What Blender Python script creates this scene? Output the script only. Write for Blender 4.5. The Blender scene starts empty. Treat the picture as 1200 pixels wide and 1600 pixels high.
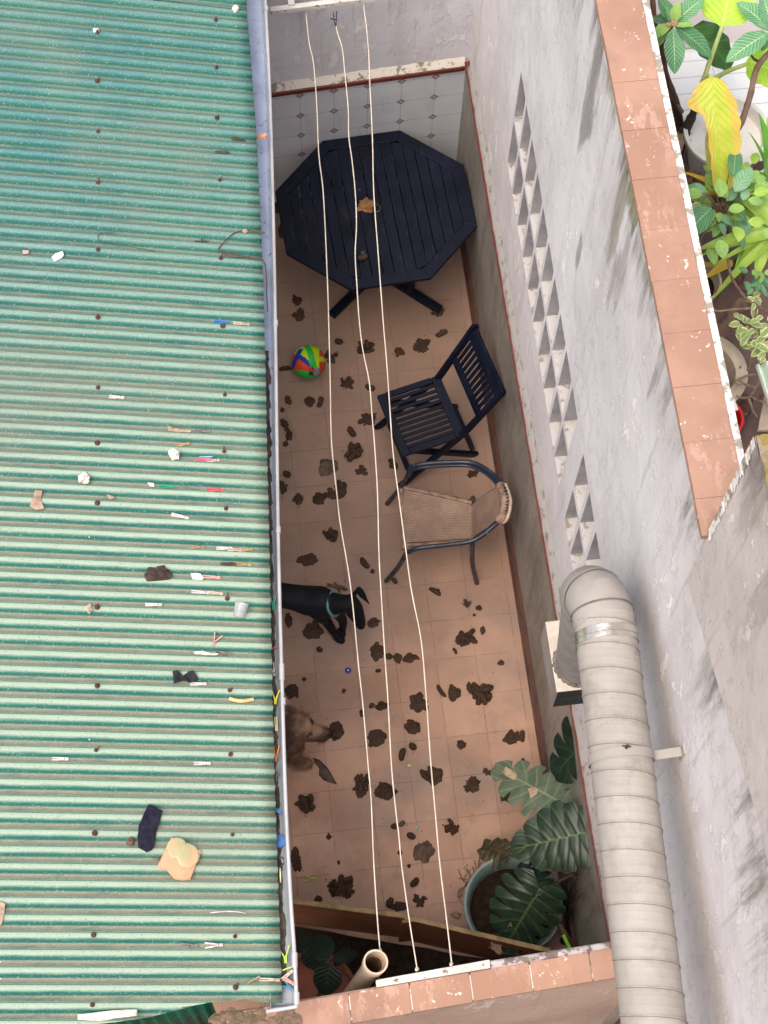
import bpy, bmesh, math, random
import numpy as np
from mathutils import Vector, Matrix, noise as mnoise

SC = bpy.context.scene
COL = SC.collection
R = math.radians

# ------------------------------------------------------------------ camera
CAM = np.array([-1.49025759, -2.43051158, 10.7570959])
YAW, PITCH, ROLL, FPX = -0.173018642, 1.17995704, 0.0568610217, 3000.0

def cam_axes():
    f = np.array([-math.sin(YAW) * math.cos(PITCH), math.cos(YAW) * math.cos(PITCH), -math.sin(PITCH)])
    rt = np.array([math.cos(YAW), math.sin(YAW), 0.0])
    up = np.cross(rt, f)
    c, s = math.cos(ROLL), math.sin(ROLL)
    return c * rt + s * up, -s * rt + c * up, f
CR, CU, CF = cam_axes()
cd = bpy.data.cameras.new("camera")
cam = bpy.data.objects.new("camera", cd)
COL.objects.link(cam)
cam.matrix_world = Matrix(((CR[0], CU[0], -CF[0], CAM[0]), (CR[1], CU[1], -CF[1], CAM[1]),
                           (CR[2], CU[2], -CF[2], CAM[2]), (0, 0, 0, 1)))
cd.sensor_fit = 'HORIZONTAL'
cd.sensor_width = 36.0
cd.lens = FPX / 1200.0 * 36.0
cd.clip_start = 0.1
cd.clip_end = 500.0
SC.camera = cam

# ------------------------------------------------------------------ light
SUN_EL, SUN_AZ = R(66), R(-130)          # azimuth measured from +Y towards +X
w = bpy.data.worlds.new("World")
SC.world = w
w.use_nodes = True
nt = w.node_tree
nt.nodes.clear()
sky = nt.nodes.new("ShaderNodeTexSky")
sky.sky_type = 'NISHITA'
sky.sun_disc = False
sky.sun_elevation = SUN_EL
sky.sun_rotation = SUN_AZ
sky.air_density = 1.0
sky.dust_density = 8.0
sky.ozone_density = 1.0
bg = nt.nodes.new("ShaderNodeBackground")
bg.inputs["Strength"].default_value = 0.15
wo = nt.nodes.new("ShaderNodeOutputWorld")
nt.links.new(sky.outputs[0], bg.inputs[0])
nt.links.new(bg.outputs[0], wo.inputs[0])
sl = bpy.data.lights.new("sun", 'SUN')
sl.energy = 0.95
sl.angle = R(60)
sl.color = (1.0, 0.97, 0.93)
so = bpy.data.objects.new("sun", sl)
COL.objects.link(so)
sd = Vector((math.sin(SUN_AZ) * math.cos(SUN_EL), math.cos(SUN_AZ) * math.cos(SUN_EL), math.sin(SUN_EL)))
so.rotation_euler = sd.to_track_quat('Z', 'Y').to_euler()
so.location = sd * 40
SC.view_settings.view_transform = 'Standard'
SC.view_settings.look = 'None'
SC.view_settings.exposure = 0.62
SC.view_settings.gamma = 1.0
SC.render.engine = 'CYCLES'
SC.cycles.max_bounces = 8
SC.cycles.diffuse_bounces = 5

# ------------------------------------------------------------------ measuring: where a sight line meets a plane of the place
def _ray(x, y):
    return CR * ((x - 600) / FPX) - CU * ((y - 800) / FPX) + CF
def at_z(x, y, z=0.0):
    d = _ray(x, y); return Vector(CAM + d * ((z - CAM[2]) / d[2]))
def at_x(x, y, X=0.0):
    d = _ray(x, y); return Vector(CAM + d * ((X - CAM[0]) / d[0]))
def at_y(x, y, Y):
    d = _ray(x, y); return Vector(CAM + d * ((Y - CAM[1]) / d[1]))
# the roof plane: O is the eave at Y=0, RC runs down the slope, RU along the eave
RO = np.array([-1.50241872, 0.0, 2.70086415])
_k, _s, _t = -0.09072688, 0.18200818, 0.03116158
RC = np.array([math.cos(_k) * math.cos(_s), math.sin(_k) * math.cos(_s), -math.sin(_s)])
RU = np.array([-math.sin(_k) * math.cos(_t), math.cos(_k) * math.cos(_t), math.sin(_t)])
RU = RU - RC * (RU @ RC); RU /= np.linalg.norm(RU)
RN = np.cross(RC, RU)
PITCHR, PHASE, AMP = 0.07, 3.52200844, 0.0085
def on_roof(x, y, h=0.0):
    d = _ray(x, y); t = ((RO + RN * h - CAM) @ RN) / (d @ RN); return Vector(CAM + d * t)
def roof_ab(v):
    q = np.array(v) - RO
    return q @ RC, q @ RU
def roof_h(b):
    return AMP * math.cos(2 * math.pi * ((b - PHASE) / PITCHR) - 2.388)
def roof_pt(a, b, h=0.0):
    return Vector(RO + RC * a + RU * b + RN * h)

# ------------------------------------------------------------------ colour and materials
def S(r, g, b):
    def f(v):
        v /= 255.0
        return v / 12.92 if v <= 0.04045 else ((v + 0.055) / 1.055) ** 2.4
    return (f(r), f(g), f(b), 1.0)

class NT:
    def __init__(self, name, rough=0.8, spec=0.3):
        self.m = bpy.data.materials.new(name)
        self.m.use_nodes = True
        self.t = self.m.node_tree
        self.b = self.t.nodes["Principled BSDF"]
        self.b.inputs["Roughness"].default_value = rough
        self.b.inputs["Specular IOR Level"].default_value = spec
        self._co = {}
    def put(self, sock, v):
        if hasattr(v, "is_linked") or hasattr(v, "links"):
            self.t.links.new(v, sock)
        else:
            sock.default_value = v
    def co(self, kind="Object"):
        if kind not in self._co:
            if kind == "World":
                n = self.t.nodes.new("ShaderNodeNewGeometry"); self._co[kind] = n.outputs["Position"]
            elif kind == "Normal":
                n = self.t.nodes.new("ShaderNodeNewGeometry"); self._co[kind] = n.outputs["Normal"]
            else:
                n = self.t.nodes.new("ShaderNodeTexCoord"); self._co[kind] = n.outputs[kind]
        return self._co[kind]
    def xyz(self, v):
        n = self.t.nodes.new("ShaderNodeSeparateXYZ"); self.put(n.inputs[0], v); return n.outputs
    def vec(self, x, y, z):
        n = self.t.nodes.new("ShaderNodeCombineXYZ")
        for i, q in enumerate((x, y, z)): self.put(n.inputs[i], q)
        return n.outputs[0]
    def math(self, op, a, b=0.0, c=None, clamp=False):
        n = self.t.nodes.new("ShaderNodeMath"); n.operation = op; n.use_clamp = clamp
        self.put(n.inputs[0], a); self.put(n.inputs[1], b)
        if c is not None: self.put(n.inputs[2], c)
        return n.outputs[0]
    def add(self, a, b): return self.math('ADD', a, b)
    def sub(self, a, b): return self.math('SUBTRACT', a, b)
    def mul(self, a, b): return self.math('MULTIPLY', a, b)
    def scale(self, v, s):
        n = self.t.nodes.new("ShaderNodeVectorMath"); n.operation = 'MULTIPLY'
        self.put(n.inputs[0], v); n.inputs[1].default_value = s; return n.outputs[0]
    def vadd(self, v, s):
        n = self.t.nodes.new("ShaderNodeVectorMath"); n.operation = 'ADD'
        self.put(n.inputs[0], v); self.put(n.inputs[1], s); return n.outputs[0]
    def noise(self, v, scale=5.0, detail=4.0, rough=0.55, dist=0.0):
        n = self.t.nodes.new("ShaderNodeTexNoise"); self.put(n.inputs["Vector"], v)
        n.inputs["Scale"].default_value = scale; n.inputs["Detail"].default_value = detail
        n.inputs["Roughness"].default_value = rough; n.inputs["Distortion"].default_value = dist
        return n.outputs["Fac"]
    def voro(self, v, scale=5.0, feature='F1', rnd=1.0):
        n = self.t.nodes.new("ShaderNodeTexVoronoi"); n.feature = feature; self.put(n.inputs["Vector"], v)
        n.inputs["Scale"].default_value = scale; n.inputs["Randomness"].default_value = rnd
        return n.outputs
    def step(self, v, lo, hi, a=0.0, b=1.0):
        n = self.t.nodes.new("ShaderNodeMapRange"); n.interpolation_type = 'SMOOTHSTEP'
        self.put(n.inputs[0], v); n.inputs[1].default_value = lo; n.inputs[2].default_value = hi
        n.inputs[3].default_value = a; n.inputs[4].default_value = b
        return n.outputs[0]
    def mix(self, f, a, b, mode='MIX'):
        n = self.t.nodes.new("ShaderNodeMix"); n.data_type = 'RGBA'; n.blend_type = mode
        self.put(n.inputs[0], f); self.put(n.inputs[6], a); self.put(n.inputs[7], b)
        return n.outputs[2]
    def bump(self, h, strength=0.4, dist=0.01):
        n = self.t.nodes.new("ShaderNodeBump"); n.inputs["Strength"].default_value = strength
        n.inputs["Distance"].default_value = dist
        self.put(n.inputs["Height"], h)
        self.t.links.new(n.outputs[0], self.b.inputs["Normal"])
    def col(self, c): self.put(self.b.inputs["Base Color"], c)
    def rough(self, r): self.put(self.b.inputs["Roughness"], r)

def simple(name, c1, c2=None, rough=0.7, scale=8.0, bump=0.0, bscale=40.0, spec=0.3, metal=0.0, speck=None, bdist=0.004, stretch=(1, 1, 1)):
    m = NT(name, rough, spec)
    v = m.scale(m.co("Object"), stretch)
    c2 = c2 or tuple(x * 0.72 for x in c1[:3]) + (1,)
    k = m.mix(m.step(m.noise(v, scale, 5, 0.6), 0.35, 0.68), c1, c2)
    if speck:
        k = m.mix(m.step(m.noise(v, speck[0], 3, 0.6), speck[1], speck[1] + 0.04), k, speck[2])
    m.col(k)
    m.b.inputs["Metallic"].default_value = metal
    m.rough(m.step(m.noise(v, scale * 2.3, 3), 0.3, 0.7, max(0.05, rough - 0.1), min(1, rough + 0.1)))
    if bump: m.bump(m.noise(v, bscale, 5, 0.6), bump, bdist)
    return m.m

# ------------------------------------------------------------------ mesh builder
def perp(d):
    d = d.normalized()
    a = Vector((0, 0, 1)) if abs(d.z) < 0.9 else Vector((1, 0, 0))
    u = d.cross(a).normalized()
    return u, d.cross(u).normalized()

class MB:
    def __init__(self): self.v = []; self.f = []; self.mi = []; self.uv = {}; self.k = 0
    def face(self, *idx): self.f.append(idx); self.mi.append(self.k)
    def vert(self, p, uv=None):
        self.v.append(tuple(p))
        if uv is not None: self.uv[len(self.v) - 1] = uv
        return len(self.v) - 1
    def quad(self, a, b, c, d):
        i = [self.vert(p) for p in (a, b, c, d)]; self.face(*i)
    def hexa(self, p):
        """p: 8 points, bottom ring of four then top ring of four"""
        o = len(self.v)
        for q in p: self.vert(q)
        for a in ((3, 2, 1, 0), (4, 5, 6, 7), (0, 1, 5, 4), (1, 2, 6, 5), (2, 3, 7, 6), (3, 0, 4, 7)):
            self.face(*[o + i for i in a])
    def box(self, c, s, M=None):
        c = Vector(c); p = []
        for dz in (-.5, .5):
            for dx, dy in ((-.5, -.5), (.5, -.5), (.5, .5), (-.5, .5)):
                q = Vector((dx * s[0], dy * s[1], dz * s[2]))
                if M is not None: q = M @ q
                p.append(c + q)
        self.hexa(p)
    def bar(self, a, b, w, t, up=(0, 0, 1)):
        """rectangular bar from a to b, w wide (sideways), t thick (along up)"""
        a, b, up = Vector(a), Vector(b), Vector(up)
        d = (b - a).normalized(); s = d.cross(up).normalized(); u = s.cross(d).normalized()
        p = []
        for q in (-.5, .5):
            p += [a + s * -w / 2 + u * q * t, a + s * w / 2 + u * q * t, b + s * w / 2 + u * q * t, b + s * -w / 2 + u * q * t]
        self.hexa(p)
    def slab(self, poly, z0, z1):
        n = len(poly); o = len(self.v)
        for z in (z0, z1):
            for p in poly: self.vert((p[0], p[1], z))
        self.face(*[o + i for i in range(n)][::-1]); self.face(*[o + n + i for i in range(n)])
        for i in range(n):
            j = (i + 1) % n; self.face(o + i, o + j, o + n + j, o + n + i)
    def tube(self, pts, r, n=8, cap=True, flat=1.0, updir=None, closed=False):
        pts = [Vector(p) for p in pts]; m = len(pts); o = len(self.v); u = None
        for i, p in enumerate(pts):
            if closed: d = pts[(i + 1) % m] - pts[i - 1]
            else: d = (pts[min(i + 1, m - 1)] - pts[max(i - 1, 0)])
            d.normalize()
            if updir is not None:
                s = d.cross(Vector(updir)).normalized(); t = s.cross(d).normalized()
            elif u is None: s, t = perp(d)
            else:
                s = (u - d * u.dot(d)).normalized(); t = d.cross(s)
            u = s
            rr = r[i] if isinstance(r, (list, tuple)) else r
            for k in range(n):
                a = 2 * math.pi * k / n
                self.vert(p + s * (math.cos(a) * rr) + t * (math.sin(a) * rr * flat))
        for i in range(m if closed else m - 1):
            j = (i + 1) % m
            for k in range(n):
                l = (k + 1) % n
                self.face(o + i * n + k, o + i * n + l, o + j * n + l, o + j * n + k)
        if cap and not closed:
            self.face(*[o + k for k in range(n)][::-1]); self.face(*[o + (m - 1) * n + k for k in range(n)])
    def lathe(self, prof, n=32, org=(0, 0, 0), axis=(0, 0, 1), capb=False, capt=False):
        org = Vector(org); ax = Vector(axis).normalized(); s, t = perp(ax); o = len(self.v)
        for (r, h) in prof:
            for k in range(n):
                a = 2 * math.pi * k / n
                self.vert(org + ax * h + s * (r * math.cos(a)) + t * (r * math.sin(a)))
        for i in range(len(prof) - 1):
            for k in range(n):
                l = (k + 1) % n
                self.face(o + i * n + k, o + i * n + l, o + (i + 1) * n + l, o + (i + 1) * n + k)
        if capb: self.face(*[o + k for k in range(n)][::-1])
        if capt: self.face(*[o + (len(prof) - 1) * n + k for k in range(n)])
    def ball(self, c, r, nu=12, nv=8, M=None, wob=0.0, wsc=1.0, seed=0.0, zmin=None):
        c = Vector(c); r = (r, r, r) if not hasattr(r, "__len__") else r; o = len(self.v)
        for j in range(nv + 1):
            th = math.pi * j / nv
            for i in range(nu):
                ph = 2 * math.pi * i / nu
                q = Vector((math.sin(th) * math.cos(ph), math.sin(th) * math.sin(ph), math.cos(th)))
                k = 1.0
                if wob: k += wob * mnoise.noise(q * wsc + Vector((seed, seed * 1.7, -seed)))
                q = Vector((q.x * r[0] * k, q.y * r[1] * k, q.z * r[2] * k))
                if M is not None: q = M @ q
                q = c + q
                if zmin is not None and q.z < zmin: q.z = zmin
                self.vert(q)
        for j in range(nv):
            for i in range(nu):
                l = (i + 1) % nu
                self.face(o + j * nu + i, o + (j + 1) * nu + i, o + (j + 1) * nu + l, o + j * nu + l)
    def grid(self, fn, nu, nv, uvs=True):
        o = len(self.v)
        for j in range(nv + 1):
            for i in range(nu + 1):
                self.vert(fn(i / nu, j / nv), (i / nu, j / nv) if uvs else None)
        for j in range(nv):
            for i in range(nu):
                a = o + j * (nu + 1) + i
                self.face(a, a + 1, a + nu + 2, a + nu + 1)
    def build(self, name, mats, parent=None, smooth=False, bevel=0.0, solid=0.0, org=None, seg=1):
        me = bpy.data.meshes.new(name)
        vs = self.v
        ob = bpy.data.objects.new(name, me)
        COL.objects.link(ob)
        off = Vector((0, 0, 0))
        if org is not None: off = Vector(org); ob.location = off
        if parent is not None:
            ob.parent = parent
            ob.location = off - parent.location
        if off.length: vs = [(p[0] - off.x, p[1] - off.y, p[2] - off.z) for p in vs]
        me.from_pydata(vs, [], self.f)
        mats = mats if isinstance(mats, (list, tuple)) else [mats]
        for m in mats: me.materials.append(m)
        if len(mats) > 1: me.polygons.foreach_set("material_index", self.mi)
        if self.uv:
            ul = me.uv_layers.new(name="UVMap")
            for lp in me.loops: ul.data[lp.index].uv = self.uv.get(lp.vertex_index, (0, 0))
        if smooth:
            me.polygons.foreach_set("use_smooth", [True] * len(me.polygons))
            if smooth != True: me.set_sharp_from_angle(angle=R(smooth))
        me.update()
        if solid:
            md = ob.modifiers.new("thick", 'SOLIDIFY'); md.thickness = solid; md.offset = 0
        if bevel:
            md = ob.modifiers.new("bevel", 'BEVEL'); md.width = bevel; md.segments = seg + 1
            md.limit_method = 'ANGLE'; md.angle_limit = R(35)
        return ob

def tag(o, label, cat, group=None, kind=None):
    if label: o["label"] = label
    if cat: o["category"] = cat
    if group: o["group"] = group
    if kind: o["kind"] = kind
    return o
def empty(name, loc, label, cat, group=None):
    o = bpy.data.objects.new(name, None); COL.objects.link(o); o.location = loc
    o.empty_display_size = 0.05
    return tag(o, label, cat, group)
def struct(o): o["kind"] = "structure"; return o
def lerp(a, b, t): return a + (b - a) * t
def smooth_path(pts, n=4):
    """Catmull-Rom through the points"""
    pts = [Vector(p) for p in pts]; out = []
    for i in range(len(pts) - 1):
        p0 = pts[max(i - 1, 0)]; p1 = pts[i]; p2 = pts[i + 1]; p3 = pts[min(i + 2, len(pts) - 1)]
        for k in range(n):
            t = k / n
            out.append(0.5 * ((2 * p1) + (p2 - p0) * t + (2 * p0 - 5 * p1 + 4 * p2 - p3) * t * t + (3 * p1 - p0 - 3 * p2 + p3) * t ** 3))
    out.append(pts[-1]); return out
def bake(o):
    """replace the mesh by its modified shape"""
    dg = bpy.context.evaluated_depsgraph_get()
    dg.update()
    me = bpy.data.meshes.new_from_object(o.evaluated_get(dg))
    old = o.data; o.modifiers.clear(); o.data = me; me.name = old.name
    bpy.data.meshes.remove(old)
    return o
random.seed(7)
# ------------------------------------------------------------------ materials
def m_roof():
    m = NT("corrugated_sheet", 0.55, 0.25)
    P = m.co("World")
    uv = m.xyz(m.co("UV"))                     # x: metres along the flute, y: flutes
    w = m.math('FRACT', uv[1], 0)
    # w=0 at a crest; sides steep, valley at 0.5
    d = m.math('ABSOLUTE', m.sub(w, 0.5), 0)   # 0.5 crest, 0 valley
    flute = m.vec(m.mul(uv[0], 3.0), m.mul(uv[1], 0.9), 0.0)
    n1 = m.noise(P, 1.6, 4, 0.6)
    n2 = m.noise(flute, 2.0, 4, 0.65)
    n3 = m.noise(P, 130.0, 3, 0.7)
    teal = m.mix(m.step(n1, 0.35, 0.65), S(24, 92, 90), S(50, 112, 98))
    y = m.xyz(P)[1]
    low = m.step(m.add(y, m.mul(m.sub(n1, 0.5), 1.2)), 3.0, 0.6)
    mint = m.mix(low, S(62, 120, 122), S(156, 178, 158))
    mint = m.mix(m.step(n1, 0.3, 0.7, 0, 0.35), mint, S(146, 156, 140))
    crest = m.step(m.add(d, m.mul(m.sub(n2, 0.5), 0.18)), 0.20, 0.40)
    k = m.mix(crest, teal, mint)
    # the steep near side keeps its green, with its shade painted in
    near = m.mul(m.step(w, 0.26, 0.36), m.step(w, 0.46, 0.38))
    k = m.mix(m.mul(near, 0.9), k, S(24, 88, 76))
    # dirt lying in the flutes, heavier towards the low end of the roof
    amount = m.step(y, 3.6, 0.4, 0.50, 0.98)
    valley = m.mul(m.step(w, 0.43, 0.50), m.step(w, 0.86, 0.70))
    patch = m.step(m.add(n2, m.mul(m.sub(n1, 0.5), 0.5)), 0.25, 0.55)
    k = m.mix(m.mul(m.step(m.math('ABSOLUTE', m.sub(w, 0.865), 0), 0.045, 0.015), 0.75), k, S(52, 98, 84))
    dirt = m.mul(m.mul(valley, amount), m.step(patch, 0, 1, 0.55, 1.0))
    k = m.mix(dirt, k, m.mix(m.noise(P, 22, 4), S(122, 124, 106), S(150, 148, 128)))
    haze_ = m.step(m.noise(P, 1.1, 3, 0.6), 0.5, 0.72)
    k = m.mix(m.mul(haze_, 0.35), k, S(120, 122, 110))
    k = m.mix(m.step(n3, 0.56, 0.72, 0, 0.5), k, S(178, 196, 178))
    k = m.mix(m.step(n3, 0.44, 0.30, 0, 0.55), k, S(48, 92, 80))
    vo = m.voro(P, 17.0)
    k = m.mix(m.mul(m.step(vo[0], 0.05, 0.03), m.step(m.xyz(vo[1])[0], 0.93, 0.95)), k, S(236, 240, 234))
    k = m.mix(m.mul(m.step(m.voro(P, 29.0)[0], 0.07, 0.04), m.step(m.xyz(m.voro(P, 29.0)[1])[0], 0.90, 0.93)), k, S(60, 66, 58))
    m.col(k)
    m.bump(m.add(m.noise(P, 240, 3, 0.7), m.mul(n2, 1.5)), 0.35, 0.0015)
    return m.m

def m_plaster(name="plaster_wall", base=(216, 214, 216), dirt_top=4.75, dirt_len=1.5, moss=1.0, flake=1.0, axis=1, stains=()):
    m = NT(name, 0.9, 0.2)
    P = m.co("World"); x = m.xyz(P)
    along = x[axis]; z = x[2]
    sv = m.vec(m.mul(along, 4.0), m.mul(z, 0.55), m.mul(x[1 - axis], 4.0))
    n1 = m.noise(sv, 1.1, 6, 0.62)
    n2 = m.noise(sv, 2.9, 6, 0.7)
    n3 = m.noise(P, 1.3, 4, 0.6)
    k = m.mix(m.step(n3, 0.35, 0.68), S(*base), S(base[0] - 16, base[1] - 17, base[2] - 18))
    k = m.mix(m.mul(m.step(n1, 0.50, 0.72), 0.35), k, S(168, 160, 156))
    # pale flakes of old whitewash
    fl = m.noise(m.vec(m.mul(along, 7), m.mul(z, 3.2), m.mul(x[1 - axis], 7)), 1.7, 7, 0.72)
    zone = m.step(m.noise(P, 0.9, 2), 0.50, 0.64)
    k = m.mix(m.mul(m.mul(m.step(fl, 0.555, 0.60), zone), 0.85 * flake), k, S(238, 233, 228))
    # black and green growth running down from the top of the wall
    top = m.step(m.sub(dirt_top, z), 0.0, dirt_len, 1.0, 0.0)
    st = m.noise(m.vec(m.mul(along, 3.0), m.mul(z, 0.32), 0.0), 1.35, 6, 0.66)
    mk = m.mul(m.step(m.add(st, m.mul(m.sub(top, 0.75), 0.30)), 0.53, 0.68), top)
    grime = m.mix(m.step(n2, 0.40, 0.62), S(92, 88, 84), S(132, 126, 118))
    k = m.mix(m.mul(mk, 0.92 * moss), k, grime)
    ms = m.mul(m.step(m.sub(dirt_top, z), 0.0, 0.35, 1.0, 0.0), m.step(m.noise(P, 3.2, 5, 0.7), 0.50, 0.64))
    k = m.mix(m.mul(ms, 0.8 * moss), k, m.mix(n2, S(86, 92, 44), S(120, 112, 70)))
    # hairline runs
    hr = m.noise(m.vec(m.mul(along, 22), m.mul(z, 0.8), 0), 1.0, 4, 0.6)
    k = m.mix(m.mul(m.step(hr, 0.60, 0.68), 0.22), k, S(140, 130, 120))
    for (py, pz, sy, sz, am, cc) in stains:
        e1 = m.math('POWER', m.math('DIVIDE', m.sub(along, py), sy), 2.0); e2 = m.math('POWER', m.math('DIVIDE', m.sub(z, pz), sz), 2.0)
        dd_ = m.add(m.add(e1, e2), m.mul(m.sub(m.noise(m.vec(m.mul(along, 9), m.mul(z, 1.6), 0), 1.4, 6, 0.68), 0.5), 4.6))
        k = m.mix(m.mul(m.step(m.add(dd_, m.mul(m.sub(n2, 0.5), 2.2)), 1.2, 0.35), am), k, m.mix(m.step(n2, 0.40, 0.62), S(*cc), S(cc[0] + 34, cc[1] + 32, cc[2] + 30)))
    m.col(k)
    m.bump(m.add(m.mul(m.noise(P, 9, 6, 0.65), 1.0), m.mul(m.step(fl, 0.54, 0.60), 0.5)), 0.5, 0.012)
    return m.m

def m_floor():
    m = NT("floor_tiles", 0.55, 0.35)
    P = m.co("World"); x = m.xyz(P)
    T = 0.237
    u = m.math('DIVIDE', m.add(x[0], 1.247), T); v = m.math('DIVIDE', m.sub(x[1], 0.022), T)
    wob = m.mul(m.sub(m.noise(P, 9, 3), 0.5), 0.02)
    fu = m.math('FRACT', m.add(u, m.add(wob, 50)), 0); fv = m.math('FRACT', m.add(v, m.add(wob, 50)), 0)
    du = m.math('ABSOLUTE', m.sub(fu, 0.5), 0); dv = m.math('ABSOLUTE', m.sub(fv, 0.5), 0)
    edge = m.math('MAXIMUM', du, dv)
    grout = m.step(edge, 0.484, 0.495)
    cell = m.vec(m.math('FLOOR', m.add(u, 50), 0), m.math('FLOOR', m.add(v, 50), 0), 0)
    wn = m.t.nodes.new("ShaderNodeTexWhiteNoise"); m.put(wn.inputs["Vector"], cell)
    k = m.mix(wn.outputs["Value"], S(196, 157, 134), S(184, 144, 120))
    n1 = m.noise(P, 2.1, 5, 0.6); n2 = m.noise(P, 14, 5, 0.7)
    k = m.mix(m.mul(m.step(n1, 0.40, 0.66), 0.65), k, S(148, 124, 110))
    k = m.mix(m.mul(m.step(n2, 0.50, 0.72), 0.38), k, S(186, 156, 138))
    k = m.mix(m.mul(m.step(m.noise(P, 5.2, 6, 0.7), 0.56, 0.70), 0.45), k, S(132, 102, 84))
    k = m.mix(m.mul(m.step(m.noise(m.vadd(P, (7, 3, 0)), 3.0, 5, 0.7), 0.58, 0.70), 0.5), k, S(160, 150, 142))
    k = m.mix(m.mul(m.step(m.noise(m.vadd(P, (3, 9, 0)), 1.1, 4, 0.6), 0.48, 0.66), 0.6), k, S(138, 126, 118))
    k = m.mix(m.mul(m.step(m.noise(m.vadd(P, (1, 4, 0)), 1.6, 5, 0.65), 0.50, 0.68), 0.5), k, S(158, 116, 94))
    far_dim = m.step(m.add(x[1], m.mul(m.sub(m.noise(P, 1.4, 5, 0.65), 0.5), 1.8)), 0.2, 1.7)  # floor painted dimmer towards the far end, in place of light falloff
    k = m.mix(m.mul(far_dim, 0.62), k, m.mix(m.noise(P, 7, 5, 0.7), S(118, 98, 86), S(140, 116, 102)))
    broken = m.step(m.noise(P, 6, 3), 0.36, 0.56)
    k = m.mix(m.mul(grout, m.step(broken, 0, 1, 0.04, 0.42)), k, S(112, 82, 66))
    sp = m.voro(P, 24.0)
    k = m.mix(m.mul(m.step(sp[0], 0.11, 0.06), m.step(m.xyz(sp[1])[0], 0.82, 0.86)), k, S(84, 62, 50))
    k = m.mix(m.step(m.voro(m.scale(P, (1, 1, 0)), 2.6, 'DISTANCE_TO_EDGE')[0], 0.006, 0.002, 0, 0.12), k, S(110, 82, 68))
    m.col(k)
    m.rough(m.step(n1, 0.3, 0.7, 0.42, 0.68))
    m.bump(m.sub(m.mul(n2, 0.25), m.mul(grout, 0.8)), 0.35, 0.004)
    return m.m

def m_walltile(name, axis, dirty):
    m = NT(name, 0.25 if not dirty else 0.5, 0.4)
    P = m.co("World"); x = m.xyz(P)
    u = m.add(m.math('DIVIDE', m.add(x[axis], 0.99 if axis == 0 else 0.37), 0.203), 50)
    v = m.add(m.math('DIVIDE', m.sub(x[2], 1.045), 0.208), 50)
    fu = m.math('ABSOLUTE', m.sub(m.math('FRACT', u, 0), 0.5), 0); fv = m.math('ABSOLUTE', m.sub(m.math('FRACT', v, 0), 0.5), 0)
    cu = m.sub(0.5, fu); cv = m.sub(0.5, fv)            # distance to the joint, in tiles
    joint = m.math('MAXIMUM', m.step(cu, 0.012, 0.006), m.step(cv, 0.012, 0.006))
    dia = m.add(cu, cv)
    n1 = m.noise(P, 2.0, 5, 0.6)
    sv = m.vec(m.mul(x[axis], 5), m.mul(x[2], 0.8), 0)
    n2 = m.noise(sv, 2.2, 6, 0.7)
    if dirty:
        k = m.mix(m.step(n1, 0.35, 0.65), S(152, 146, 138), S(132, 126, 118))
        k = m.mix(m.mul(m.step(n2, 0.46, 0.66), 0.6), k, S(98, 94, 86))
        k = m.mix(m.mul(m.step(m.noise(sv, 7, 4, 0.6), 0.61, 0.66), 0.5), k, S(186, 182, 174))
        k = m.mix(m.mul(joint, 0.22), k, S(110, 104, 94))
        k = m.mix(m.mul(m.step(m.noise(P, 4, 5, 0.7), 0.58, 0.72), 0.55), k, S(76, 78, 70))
    else:
        k = m.mix(m.step(n1, 0.35, 0.68), S(206, 208, 213), S(194, 197, 203))
        k = m.mix(m.mul(joint, 0.6), k, S(136, 134, 132))
        ring = m.mul(m.step(dia, 0.16, 0.145), m.step(m.math('ABSOLUTE', m.sub(dia, 0.10), 0), 0.025, 0.04, 1.0, 0.45))
        k = m.mix(m.mul(ring, 0.85), k, S(128, 98, 84))
        k = m.mix(m.mul(m.step(n2, 0.52, 0.72), 0.22), k, S(150, 146, 136))
    m.col(k)
    m.bump(m.sub(m.mul(n1, 0.3), joint), 0.25, 0.003)
    return m.m

def m_coping():
    m = NT("terracotta_coping", 0.8, 0.25)
    P = m.co("World"); x = m.xyz(P)
    sv = m.vec(m.mul(x[0], 1.5), m.mul(x[1], 0.6), x[2])
    n1 = m.noise(P, 3.0, 5, 0.6)
    k = m.mix(m.step(n1, 0.35, 0.66), S(170, 135, 116), S(154, 120, 102))
    fl = m.noise(sv, 12.0, 7, 0.72)
    k = m.mix(m.mul(m.mul(m.step(fl, 0.53, 0.57), m.step(m.noise(P, 2.2, 3), 0.42, 0.58)), 0.5), k, S(196, 162, 148))
    k = m.mix(m.mul(m.step(m.noise(P, 6, 5, 0.7), 0.57, 0.70), 0.45), k, S(158, 122, 100))
    k = m.mix(m.mul(m.step(m.noise(P, 26, 4, 0.7), 0.64, 0.68), 0.7), k, S(240, 222, 210))
    k = m.mix(m.mul(m.step(m.noise(m.vadd(P, (5, 2, 0)), 1.7, 5, 0.65), 0.52, 0.66), 0.55), k, S(132, 108, 98))
    m.col(k)
    m.bump(m.add(fl, m.mul(m.noise(P, 60, 4), 0.4)), 0.35, 0.004)
    return m.m

def m_whitewash(name="white_mortar", base=(226, 222, 216), dark=(150, 142, 130), amt=0.53):
    m = NT(name, 0.9, 0.2)
    P = m.co("World")
    n = m.noise(P, 14, 7, 0.74)
    k = m.mix(m.step(n, amt - 0.04, amt + 0.03), S(*base), S(*dark))
    k = m.mix(m.mul(m.step(m.noise(P, 5, 5, 0.7), 0.58, 0.70), 0.4), k, S(136, 132, 110))
    m.col(k)
    m.bump(n, 0.6, 0.006)
    return m.m

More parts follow.
